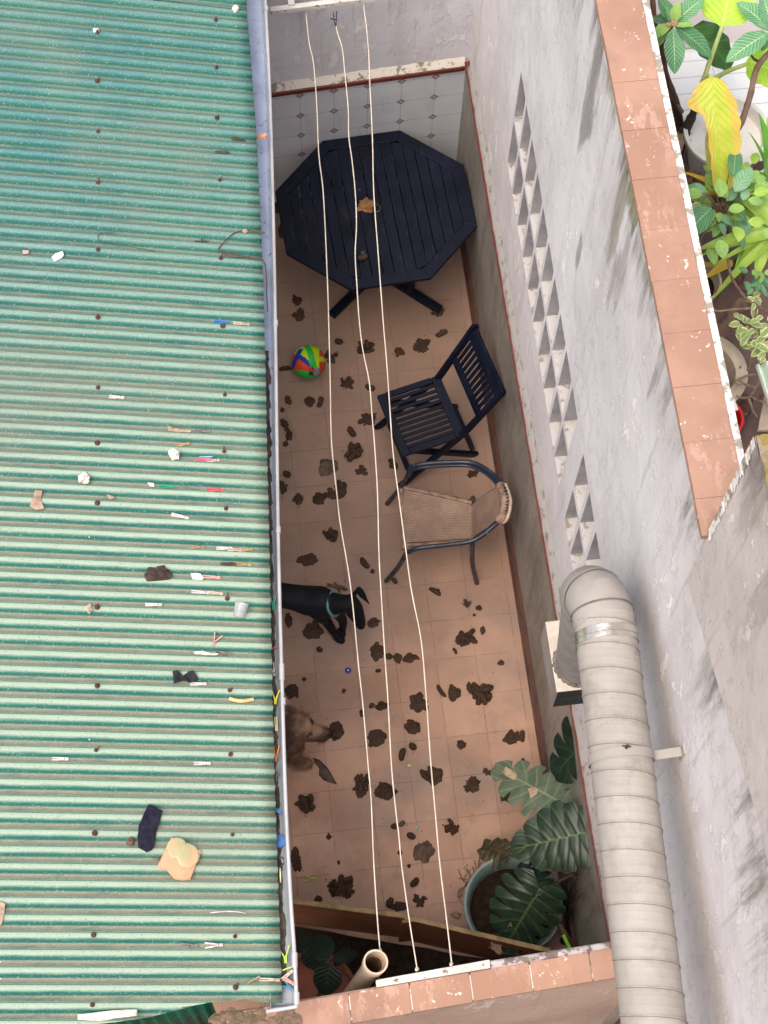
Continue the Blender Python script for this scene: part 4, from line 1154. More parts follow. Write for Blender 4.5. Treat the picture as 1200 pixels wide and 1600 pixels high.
# ------------------------------------------------------------------ folding chair
A_, B_, C_, D_ = [at_z(*t, .45) for t in ((592, 618), (683.6, 587), (726.7, 680.7), (637.8, 710))]
ctr = (A_ + B_ + C_ + D_) / 4
fw = ((A_ - B_) + (D_ - C_)).normalized(); sdv = Vector((0, 0, 1)).cross(fw).normalized()
if (D_ - A_).dot(sdv) < 0: sdv = -sdv
hw = ((D_ - A_).length + (C_ - B_).length) / 4; hd = ((A_ - B_).length + (D_ - C_).length) / 4
def fc(f, s, z): return Vector((ctr.x, ctr.y, 0)) + fw * f + sdv * s + Vector((0, 0, z))
ch = empty("folding_chair", (ctr.x, ctr.y, 0), "blue black wooden folding chair with slatted seat and back beside the right-hand wall", "chair")
zs = .445
for f_, w_ in ((hd, .052), (-hd + .02, .055)):
    mb = MB(); mb.bar(fc(f_, -hw, zs), fc(f_, hw, zs), w_, .024); mb.build("seat_rail", M['wood'], ch, bevel=.004)
for s in (-1, 1):
    mb = MB(); mb.bar(fc(hd - .027, s * (hw - .016), zs), fc(-hd + .05, s * (hw - .016), zs), .036, .024)
    mb.build("seat_side", M['wood'], ch, bevel=.003)
mb = MB(); nsl = 10
for k in range(nsl):
    s = lerp(-hw + .052, hw - .052, k / (nsl - 1)); mb.bar(fc(hd - .024, s, zs - .003), fc(-hd + .045, s, zs - .003), .021, .014)
mb.build("seat_slats", M['wood'], ch, bevel=.0025)
Et, Ft = at_z(739, 507, .845), at_z(785, 594, .845)
bt = (Et + Ft) / 2; bf = (bt - Vector((ctr.x, ctr.y, 0))).dot(fw)
mb_s = (bt - Vector((ctr.x, ctr.y, 0))).dot(sdv)
top = lambda s: fc(bf, mb_s * .5 + s, .85)
bs = [fc(-hd, s * (hw - .012), .455) for s in (-1, 1)]
tp_ = [top(s * (hw + .012)) for s in (-1, 1)]
ff = [fc(hd + .02, s * (hw - .005), 0) for s in (-1, 1)]
for i in range(2):
    o = MB(); d = (bs[i] - tp_[i]).normalized()
    o.bar(tp_[i], bs[i] + d * .02, .026, .046, up=sdv.cross(d)); o.bar(bs[i] - d * .0, ff[i] + Vector((0, 0, .0)), .0255, .045, up=fw)
    o.build("leg", M['wood'], ch, bevel=.004)
    o = MB(); s = (-1, 1)[i]
    o.bar(fc(hd - .02, s * (hw - .042), .425), fc(-hd - .125, s * (hw - .040), .0), .024, .042, up=fw)
    o.build("leg", M['wood'], ch, bevel=.004)
for f_, z_ in ((hd - .045, .10), (-hd - .10, .07)):
    o = MB(); o.bar(fc(f_, -hw + .05, z_), fc(f_, hw - .05, z_), .03, .02); o.build("stretcher", M['wood'], ch, bevel=.003)
def bk(t, s): return (bs[0].lerp(tp_[0], t)).lerp(bs[1].lerp(tp_[1], t), s)
upb = (tp_[0] - bs[0]).normalized()
nb_v = (bs[1] - bs[0]).cross(upb).normalized()
o = MB(); o.bar(bk(.90, 0.03), bk(.90, .97), .022, .085, up=upb); o.build("top_rail", M['wood'], ch, bevel=.005)
o = MB(); o.bar(bk(.40, 0.03), bk(.40, .97), .022, .042, up=upb); o.build("lower_rail", M['wood'], ch, bevel=.004)
o = MB()
for k in range(10):
    s = lerp(.115, .885, k / 9); o.bar(bk(.42, s), bk(.83, s), .021, .013, up=nb_v)
o.build("back_slats", M['wood'], ch, bevel=.0025)
# ------------------------------------------------------------------ woven armchair
feet = [at_z(*t, 0) for t in ((605, 787), (603.5, 908), (745, 911), (739, 778))]
acx = sum((f for f in feet), Vector()) / 4
ac = empty("rattan_armchair", (acx.x, acx.y, 0), "woven tan armchair with a curved blue grey tube frame in front of the folding chair", "armchair")
arm = [at_z(*t) for t in ((637, 742, .55), (643, 730, .62), (660, 725, .655), (700, 722, .66), (737, 723, .67), (764, 736, .71), (783, 756, .76), (791, 780, .785), (787, 804, .77), (771, 822, .72), (740, 844, .67), (700, 851, .655), (655, 856, .65), (640, 862, .61), (634, 866, .54))]
seatf = [at_z(631, 763, .42), at_z(632, 852, .42)]
fullp = [feet[0], feet[0].lerp(arm[0], .55) + Vector((0.012, 0, .0)), arm[0]] + arm[1:-1] + [arm[-1], feet[1].lerp(arm[-1], .55) + Vector((.012, 0, 0)), feet[1]]
pth = smooth_path(fullp, 5)
nn = len(pth); i0, i1 = 8, nn - 9
o = MB(); o.tube(pth[i0:i1], .0135, 10); o.tube([p + Vector((0, 0, -.030)) + (Vector((acx.x, acx.y, p.z)) - p) * .035 for p in pth[i0 + 3:i1 - 3]], .0115, 8)
o.build("arm_frame", M['tube'], ac, smooth=True)
for f, seg in ((0, pth[:i0 + 1]), (1, pth[i1 - 1:])):
    o = MB(); o.tube(seg, .0145, 10); o.build("leg", M['tube'], ac, smooth=40)
for f, t in ((feet[2], at_z(738, 850, .63)), (feet[3], at_z(737, 792, .39))):
    o = MB(); o.tube(smooth_path([t, t.lerp(f, .5) + Vector((-.012, 0, 0)), f], 5), .0150, 10); o.build("leg", M['tube'], ac, smooth=40)
sF, sN = at_z(631, 766, .42), at_z(634, 850, .42)
bF, bN = at_z(737, 790, .40), at_z(737, 843, .40)
tF, tN = at_z(783, 757, .745), at_z(775, 818, .73)
def seat(u, v):
    if v < .08:
        t = v / .08; a = sF.lerp(sN, u); return a + Vector((-.012 * math.sin(t * math.pi), 0, -.05 * (1 - t)))
    if v < .6:
        t = (v - .08) / .52; p = sF.lerp(bF, t).lerp(sN.lerp(bN, t), u); p.z -= .022 * math.sin(math.pi * t) * math.sin(math.pi * u) ** .5; p.z += .018 * (1 - math.sin(math.pi * u) ** .35); return p
    t = (v - .6) / .4
    p = bF.lerp(tF, t).lerp(bN.lerp(tN, t), u)
    out = (tF + tN) / 2 - (bF + bN) / 2; out.z = 0; out.normalize()
    return p + out * (.030 * math.sin(math.pi * u) * t) + Vector((0, 0, .03 * math.sin(math.pi * u) * t)) - out * .01 * math.sin(math.pi * t)
o = MB(); o.grid(seat, 22, 40); o.build("woven_seat", M['weave'], ac, smooth=True, solid=.006)
def ridge(path, r, nm):
    o = MB(); P_ = smooth_path(path, 14); o.tube(P_, [r * (1 + .13 * math.sin(k * 1.9)) for k in range(len(P_))], 9); return o.build(nm, M['wrap'], ac, smooth=True)
ridge([sF + Vector((0, .012, .006)), sF.lerp(bF, .5) + Vector((0, .016, .008)), bF + Vector((0, .012, .01))], .014, "seat_binding")
ridge([sN + Vector((0, -.008, .004)), sN.lerp(bN, .5) + Vector((0, -.008, -.004)), bN + Vector((0, -.008, .004))], .011, "seat_binding")
ridge([sF + Vector((-.012, .02, -.02)), sN + Vector((-.012, -.02, -.02))], .013, "front_binding")
bi = [p for p in arm[6:10]]
wp = smooth_path([bi[0], bi[1], bi[2], bi[2].lerp(bi[3], .45)], 16)
o = MB(); o.tube([p + Vector((-.006, 0, -.012)) for p in wp], [.027 * (1 + .10 * math.sin(k * 2.3) + .06 * mnoise.noise(Vector((k * .9, 0, 0)))) for k in range(len(wp))], 12)
o.build("back_wrap", M['wrap'], ac, smooth=True)
wp2 = [p + (p - Vector((acx.x, acx.y, p.z))).normalized() * .022 + Vector((0, 0, -.015)) for p in wp]
o = MB(); o.tube(wp2, .0145, 10); o.build("back_rail", simple("pale_rattan_rail", S(196, 178, 164), S(168, 148, 134), .6, 20, .2, 60), ac, smooth=True)
# ------------------------------------------------------------------ ball
BR = 0.104
bc = at_z(482, 565, BR)
vx, vy, vz = Vector(CR), Vector(CU), -Vector(CF)
me = MB(); me.ball((0, 0, 0), BR, 96, 64)
cols = ['ball_yellow', 'ball_green', 'ball_blue', 'ball_red', 'ball_dark', 'ball_white']
for nm, c in dict(ball_yellow=(198, 222, 34), ball_green=(34, 190, 66), ball_blue=(34, 62, 160), ball_red=(226, 78, 48), ball_dark=(40, 60, 70), ball_white=(150, 165, 160)).items():
    M[nm] = simple(nm, S(*c), S(*[int(v * .88) for v in c]), .45, 12, .1, 80)
def panel(x, y, z):
    """volleyball-like curved panels, seen from above"""
    if y < -.62 - .1 * x: return 1 if (x < .05 or y < -.86) else (4 if x < .3 else 5)
    xc = -.1 + .39 * (.9 - y) + .06 * math.sin(y * 3)
    if abs(x - xc) < .19 and y > -.40: return 1
    if x > xc:
        if x > .66: return 3 if (y > .25 or y < -.05) else 0
        return 0 if y > -.42 else 5
    if abs(y - (.25 - .7 * (x + .55))) < .17 and x > -.72: return 2
    if abs(x - (-.85 + .5 * (y + .15))) < .15 and y < .72: return 2
    return 0 if y > .25 - .7 * (x + .55) else 3
me.mi = []
for f in me.f:
    c = sum((Vector(me.v[i]) for i in f), Vector()) / len(f) / BR
    me.mi.append(panel(c.dot(vx), c.dot(vy), c.dot(vz)))
o = me.build("ball", [M[c] for c in cols], smooth=True)
o.location = bc
sg = o.modifiers.new("fine", 'SUBSURF'); sg.levels = 1; sg.render_levels = 1
tag(o, "multicoloured yellow, green, blue and red ball on the floor beside the gutter", "ball")
# ------------------------------------------------------------------ dogs
def caps(o, pts, rad, n=14, flat=1.0, updir=None):
    P_ = smooth_path(pts, 4); rr = []
    for i in range(len(rad) - 1):
        for k in range(4): rr.append(lerp(rad[i], rad[i + 1], k / 4))
    rr.append(rad[-1])
    o.tube(P_, rr, n, True, flat, updir)
    for p, r in ((P_[0], rr[0]), (P_[-1], rr[-1])): o.ball(p, (r, r, r * (flat if updir is None else 1)), 12, 8)
def ear(o, base, tip, side, wdt, thick, curl=0.0):
    """flat tapering ear from base to tip, widened along side"""
    base, tip, side = Vector(base), Vector(tip), Vector(side).normalized()
    d = (tip - base); nrm = d.cross(side).normalized()
    for k in range(9):
        t = k / 8; c = base + d * t + nrm * curl * math.sin(t * math.pi)
        wk = wdt * (1 - t * .85) * (.75 + .5 * math.sin(min(1, t * 1.6) * math.pi / 2))
        Mx = Matrix((side, d.normalized(), nrm)).transposed()
        o.ball(c, (max(wk, .007), .02, thick), 10, 7, Mx)
def remesh(o, vox, it):
    md = o.modifiers.new("skin", 'REMESH'); md.mode = 'VOXEL'; md.voxel_size = vox; md.use_smooth_shade = True
    sm = o.modifiers.new("relax", 'SMOOTH'); sm.iterations = it; sm.factor = .5
    return bake(o)
dm = NT("short_black_coat", 0.62, 0.25)
co = dm.co("Object"); nz = dm.noise(dm.scale(co, (60, 60, 60)), 2.0, 4, .7)
dm.col(dm.mix(dm.step(dm.noise(co, 9, 4), .35, .66), S(13, 14, 20), S(21, 22, 29))); dm.bump(nz, .25, .003)
o = MB()
hip, mid, wit = at_z(392, 925, .40), at_z(452, 932, .40), at_z(502, 940, .40)
caps(o, [at_z(372, 922, .40), hip, mid, at_z(480, 938, .39), wit, at_z(517, 944, .40)], [.06, .080, .074, .088, .090, .070])
caps(o, [at_z(498, 946, .34), at_z(517, 944, .40), at_z(535, 943, .44), at_z(549, 944, .455)], [.075, .070, .054, .050])
caps(o, [at_z(547, 942, .455), at_z(554, 951, .425), at_z(559, 961, .385), at_z(563, 972, .345), at_z(564, 977, .33)], [.052, .050, .040, .032, .027])
caps(o, [at_z(552, 958, .40), at_z(562, 976, .325)], [.036, .024])
caps(o, [at_z(495, 952, .36), at_z(502, 962, .27), at_z(508, 968, .2), at_z(519, 984, .10), at_z(526, 994, .04), at_z(531, 999, .02)], [.058, .046, .034, .025, .022, .026])
caps(o, [at_z(526, 995, .022), at_z(534, 1001, .016)], [.027, .022])
caps(o, [at_z(518, 946, .36), at_z(528, 957, .26), at_z(535, 969, .17), at_z(536, 979, .08), at_z(534, 985, .03)], [.052, .038, .028, .021, .023])
caps(o, [at_z(533, 985, .022), at_z(536, 991, .016)], [.025, .020])
for dx, dy in ((-8, -16), (-4, 14)):
    h0 = at_z(388 + dx, 926 + dy, .36); g0 = Vector((h0.x - .06, h0.y, 0))
    caps(o, [h0, h0 + Vector((.05, 0, -.14)), h0 + Vector((-.07, 0, -.24)), Vector((h0.x - .045, h0.y, .06)), Vector((h0.x - .03, h0.y, .02))], [.075, .055, .032, .022, .024])
    caps(o, [Vector((h0.x - .04, h0.y, .02)), Vector((h0.x + .02, h0.y, .016))], [.025, .022])
caps(o, [at_z(374, 920, .42), at_z(352, 908, .40), at_z(334, 900, .33)], [.026, .018, .009])
eb_ = at_z(551, 931, .47)
ear(o, eb_, at_z(560, 922, .44), (.2, 1, .3), .028, .012)
ear(o, at_z(560, 921, .445), at_z(574.5, 940.5, .37), (.8, .55, .2), .030, .010)
ear(o, at_z(546, 950, .47), at_z(543, 960, .40), (1, .1, 0), .028, .011)
bd = o.build("black_dog", dm.m, org=(wit.x, wit.y, 0))
tag(remesh(bd, .0065, 5), "slim black short-haired dog in a teal collar sniffing the floor, half hidden under the roof", "dog")
dgo = bd.location.copy()
M['collar'] = simple("teal_collar", S(112, 152, 152), S(92, 130, 132), .6, 20, .2, 60)
n0, n1 = at_z(515, 944, .395), at_z(530, 943, .43); ax = (n1 - n0).normalized(); s_, t_ = perp(ax)
o = MB(); c0 = n0.lerp(n1, .45)
o.tube([c0 + s_ * .069 * math.cos(k * math.tau / 32) + t_ * .069 * math.sin(k * math.tau / 32) for k in range(32)], .0085, 8, closed=True)
o.build("collar", M['collar'], bd, smooth=True)
M['eye'] = simple("dark_eye", (.008, .006, .005, 1), None, .12, 20, 0, 40, .6)
M['nose'] = simple("wet_nose", (.012, .011, .011, 1), None, .3, 60, .4, 120, .5)
o = MB(); o.ball(at_z(564.5, 978.5, .335), (.016, .013, .012), 12, 8); o.build("nose", M['nose'], bd, smooth=True)
for e in (at_z(562, 953, .445), at_z(548, 957, .44)):
    o = MB(); o.ball(e, .0085, 10, 8); o.build("eye", M['eye'], bd, smooth=True)
# brown shepherd-like dog
bm_ = NT("tan_and_black_coat", .75, .2)
co = bm_.co("World")
def near_(p, r0, r1):
    n = bm_.t.nodes.new("ShaderNodeVectorMath"); n.operation = 'DISTANCE'; bm_.put(n.inputs[0], co); n.inputs[1].default_value = tuple(p)
    return bm_.step(bm_.add(n.outputs["Value"], bm_.mul(bm_.sub(bm_.noise(co, 30, 3), .5), .05)), r0, r1, 1, 0)
k = bm_.mix(bm_.step(bm_.noise(co, 12, 4, .6), .35, .66), S(172, 140, 116), S(126, 96, 78))
HD = at_z(468, 1133, .50)
nose_p = at_z(517, 1146.5, .418)
muz = at_z(504, 1152, .40)
for (cx_, cy_, cz_, r0, r1, am, c_) in ((505, 1150, .40, .045, .10, .92, (62, 44, 40)), (516, 1146, .41, .03, .06, .95, (30, 24, 24)), (493, 1152, .42, .04, .085, .6, (92, 62, 54)),
        (452, 1143, .53, .035, .075, .8, (58, 42, 36)), (480, 1143, .505, .018, .035, .8, (40, 30, 28)), (487, 1127, .53, .016, .03, .7, (50, 38, 32)),
        (455, 1110, .56, .02, .045, .7, (60, 42, 36)), (474, 1165, .36, .05, .11, .75, (88, 58, 46)), (440, 1150, .55, .05, .11, .7, (70, 52, 44)), (458, 1180, .22, .05, .12, .5, (110, 74, 56)), (400, 1160, .5, .15, .30, .8, (60, 46, 40)), (478, 1134, .54, .015, .05, .45, (206, 172, 146))):
    k = bm_.mix(bm_.mul(near_(at_z(cx_, cy_, cz_), r0, r1), am), k, S(*c_))
bm_.col(k)
o = MB()
caps(o, [at_z(330, 1180, .46), at_z(375, 1172, .46), at_z(420, 1165, .44), at_z(446, 1158, .43)], [.10, .125, .125, .11])
caps(o, [at_z(440, 1160, .43), at_z(452, 1146, .50), HD], [.11, .095, .075])
o.ball(at_z(468, 1134, .505), (.078, .075, .066), 16, 10)
caps(o, [at_z(470, 1136, .50), at_z(486, 1141, .465), at_z(502, 1146, .435), at_z(513, 1146, .415)], [.066, .050, .040, .031])
caps(o, [at_z(482, 1148, .43), at_z(505, 1152, .395)], [.040, .026])
ear(o, at_z(460, 1114, .55), at_z(446, 1090, .585), (1, .2, .2), .030, .011)
ear(o, at_z(468, 1113, .55), at_z(473, 1106, .565), (1, .2, .2), .022, .011)
ear(o, at_z(457, 1138, .55), at_z(451, 1152, .50), (.9, -.1, .2), .030, .012)
caps(o, [at_z(446, 1166, .38), at_z(455, 1176, .25), at_z(462, 1186, .12), at_z(468, 1192, .04)], [.07, .05, .034, .032])
caps(o, [at_z(464, 1193, .03), at_z(482, 1193, .022)], [.034, .028])
caps(o, [at_z(440, 1150, .38), at_z(436, 1160, .22), at_z(440, 1166, .06), at_z(448, 1168, .022)], [.07, .05, .034, .03])
for dx in (-8, 22):
    h0 = at_z(338, 1172 + dx, .40)
    caps(o, [h0, h0 + Vector((.05, 0, -.14)), h0 + Vector((-.08, 0, -.25)), Vector((h0.x - .05, h0.y, .07)), Vector((h0.x - .03, h0.y, .022))], [.095, .065, .04, .028, .03])
caps(o, [at_z(330, 1176, .50), at_z(305, 1186, .42), at_z(285, 1192, .30)], [.04, .045, .02])
gd = o.build("brown_dog", bm_.m, org=(HD.x, HD.y, 0))
tag(remesh(gd, .0075, 6), "shaggy tan dog with dark muzzle and upright ear looking out from under the roof", "dog")
M['ear_in'] = M['nose']
o = MB(); o.ball(nose_p, (.018, .015, .014), 12, 8); o.build("nose", M['nose'], gd, smooth=True)
for e in (at_z(487, 1127, .532), at_z(482, 1145, .515)):
    o = MB(); o.ball(e, (.012, .011, .011), 10, 8); o.build("eye", M['eye'], gd, smooth=True)
# fur: short strands lying back along the body
me = gd.data; rs = np.random.RandomState(4)
nv = len(me.vertices); cov = np.empty(nv * 3); nov = np.empty(nv * 3)
me.vertices.foreach_get("co", cov); me.vertices.foreach_get("normal", nov)
cov = cov.reshape(-1, 3); nov = nov.reshape(-1, 3)
o = MB(); off = np.array(gd.location)
sel = np.where(cov[:, 0] + off[0] > -1.62)[0]
muzc = np.array(muz); hdc = np.array(HD)
for i in rs.choice(sel, min(len(sel), 9000), replace=len(sel) < 9000):
    p = cov[i] + off; nr = nov[i]
    if np.linalg.norm(p - np.array(nose_p)) < .03: continue
    flow = np.array([-1.0, rs.uniform(-.4, .4), -.55]); t = flow - nr * (flow @ nr); t /= np.linalg.norm(t) + 1e-6
    face = np.linalg.norm(p - (muzc * .45 + hdc * .55)) < .085
    L = rs.uniform(.009, .017) if face else rs.uniform(.026, .055)
    d = t * .86 + nr * rs.uniform(.15, .5); sd_ = np.cross(d, nr); sd_ /= np.linalg.norm(sd_) + 1e-6
    w_ = .0013
    a = o.vert(p - nr * .003 + sd_ * w_); b = o.vert(p - nr * .003 - sd_ * w_); m1 = o.vert(p + d * L * .55 - sd_ * w_ * .8); m2 = o.vert(p + d * L * .55 + sd_ * w_ * .8)
    c = o.vert(p + d * L + np.array([0, 0, -.25 * L]))
    o.face(a, b, m1, m2); o.face(m2, m1, c)
o.build("fur", bm_.m, gd)
# ------------------------------------------------------------------ what the dogs left on the floor
DG = "dog droppings on the floor"
def dropping(x, y, w, h, kind, ang, label, z=0.0, mat='dung', name="dropping", grp=DG, cat="dropping", seed=None):
    rs = random.Random(seed if seed is not None else int(x * 7 + y * 13))
    c = at_z(x, y, z); sc = 1 / 262.0 * (1 - (y - 900) / 7500)
    W, H = w * sc, h * sc / .93
    o = MB(); sd = rs.uniform(0, 60)
    def blob(cx, cy, rx, ry, hz, a, rag=.22, base=0.0):
        """a flattened mass with a ragged outline and a folded, knobbly top"""
        ca, sa = math.cos(a), math.sin(a); nr, nt_ = 8, 30; o_ = len(o.v); s1 = rs.uniform(0, 99)
        for j in range(nr + 1):
            r = j / nr
            for i in range(nt_):
                th = i / nt_ * math.tau; ux, uy = math.cos(th), math.sin(th)
                ou = 1 + rag * mnoise.noise(Vector((ux * 1.3, uy * 1.3, s1))) * 1.6 + rag * .9 * mnoise.noise(Vector((ux * 3.4, uy * 3.4, s1 + 5)))
                x, y = ux * r * rx * ou, uy * r * ry * ou
                bumps = mnoise.noise(Vector((x * 70, y * 70, s1))) * .30 + abs(mnoise.noise(Vector((x * 120, y * 60, s1 + 9)))) * .25
                hh = base + hz * max(0.0, 1 - r ** 3.2) ** .8 * (.85 + bumps * min(1, 1.4 - r))
                o.vert((c.x + cx + x * ca - y * sa, c.y + cy + x * sa + y * ca, z + max(.0012, hh)))
        for j in range(nr):
            for i in range(nt_):
                l = (i + 1) % nt_; o.face(o_ + j * nt_ + i, o_ + (j + 1) * nt_ + i, o_ + (j + 1) * nt_ + l, o_ + j * nt_ + l)
    def log(cx, cy, l, r, a, base=0.0, bend=.5):
        ca, sa = math.cos(a), math.sin(a); s1 = rs.uniform(0, 99); bend *= rs.choice((-1, 1))
        pts = []
        for t in (-1, -.5, 0, .5, 1):
            ox, oy = l * t, bend * r * (1 - t * t)
            pts.append(Vector((c.x + cx + ca * ox - sa * oy, c.y + cy + sa * ox + ca * oy, z + base + r * .7)))
        P_ = smooth_path(pts, 4); m = len(P_) - 1
        o.tube(P_, [max(.0025, r * (1 - .75 * abs(2 * k / m - 1) ** 4) * (1 + .28 * mnoise.noise(Vector((k * .55, s1, 0))))) for k in range(m + 1)], 9)
    A = R(ang); big, sml = max(W, H), min(W, H)
    if kind == 'P':
        blob(0, 0, W * .5, H * .5, .008 + .05 * sml, 0, rs.uniform(.14, .30))
        for k in range(rs.randint(1, 3)):
            t = rs.uniform(0, 6.28); blob(math.cos(t) * W * .16, math.sin(t) * H * .16, W * .26, H * .22, .006 + .05 * sml, t, .25, .006 + .05 * sml)
        if big > .075:
            t = rs.uniform(0, 6.28); blob(math.cos(t) * W * .45, math.sin(t) * H * .45, W * .17, H * .15, .010, t, .3)
    elif kind == 'L':
        r = max(.0085, min(.019, sml * .42)); log(0, 0, max(.008, big * .5 - r * .3), r, A)
        if rs.random() < .4: log(rs.uniform(-.2, .2) * W, rs.uniform(-.2, .2) * H, big * .22, r * .8, A + 1.0)
    elif kind == 'C':
        blob(0, 0, W * .40, H * .40, .012 + .04 * sml, A, .34)
        n = max(3, min(9, int(W * H / .0018)))
        for k in range(n):
            t = k / n * 6.28 + rs.uniform(-.4, .4); q = rs.uniform(.16, .37)
            a = t + rs.uniform(-.9, .9); l = max(.012, sml * rs.uniform(.18, .30)); r = max(.009, min(.020, l * rs.uniform(.42, .55)))
            log(math.cos(t) * W * q, math.sin(t) * H * q, l, r, a, rs.uniform(0, .014) * (1 - q) * 2)
    else:
        blob(0, 0, W * .40, H * .36, .012, A, .55)
        for k in range(rs.randint(2, 4)):
            t = A + k * 1.9 + rs.uniform(-.5, .5); q = rs.uniform(.22, .36)
            blob(math.cos(t) * W * q, math.sin(t) * H * q, W * .22, H * .12, .012, t, .45)
        log(math.cos(A) * W * .22, math.sin(A) * H * .22, sml * .28, max(.008, sml * .11), A)
    for k in range(rs.choice((0, 0, 0, 1, 2))):
        t = rs.uniform(0, 6.28); q = rs.uniform(.48, .72); f = rs.uniform(.002, .005)
        o.ball((c.x + math.cos(t) * W * q, c.y + math.sin(t) * H * q, z + .002), (f, f * rs.uniform(.6, 1.4), f * .6), 6, 4)
    ob = o.build(name, M[mat], smooth=True, org=(c.x, c.y, z))
    return tag(ob, label, cat, grp)
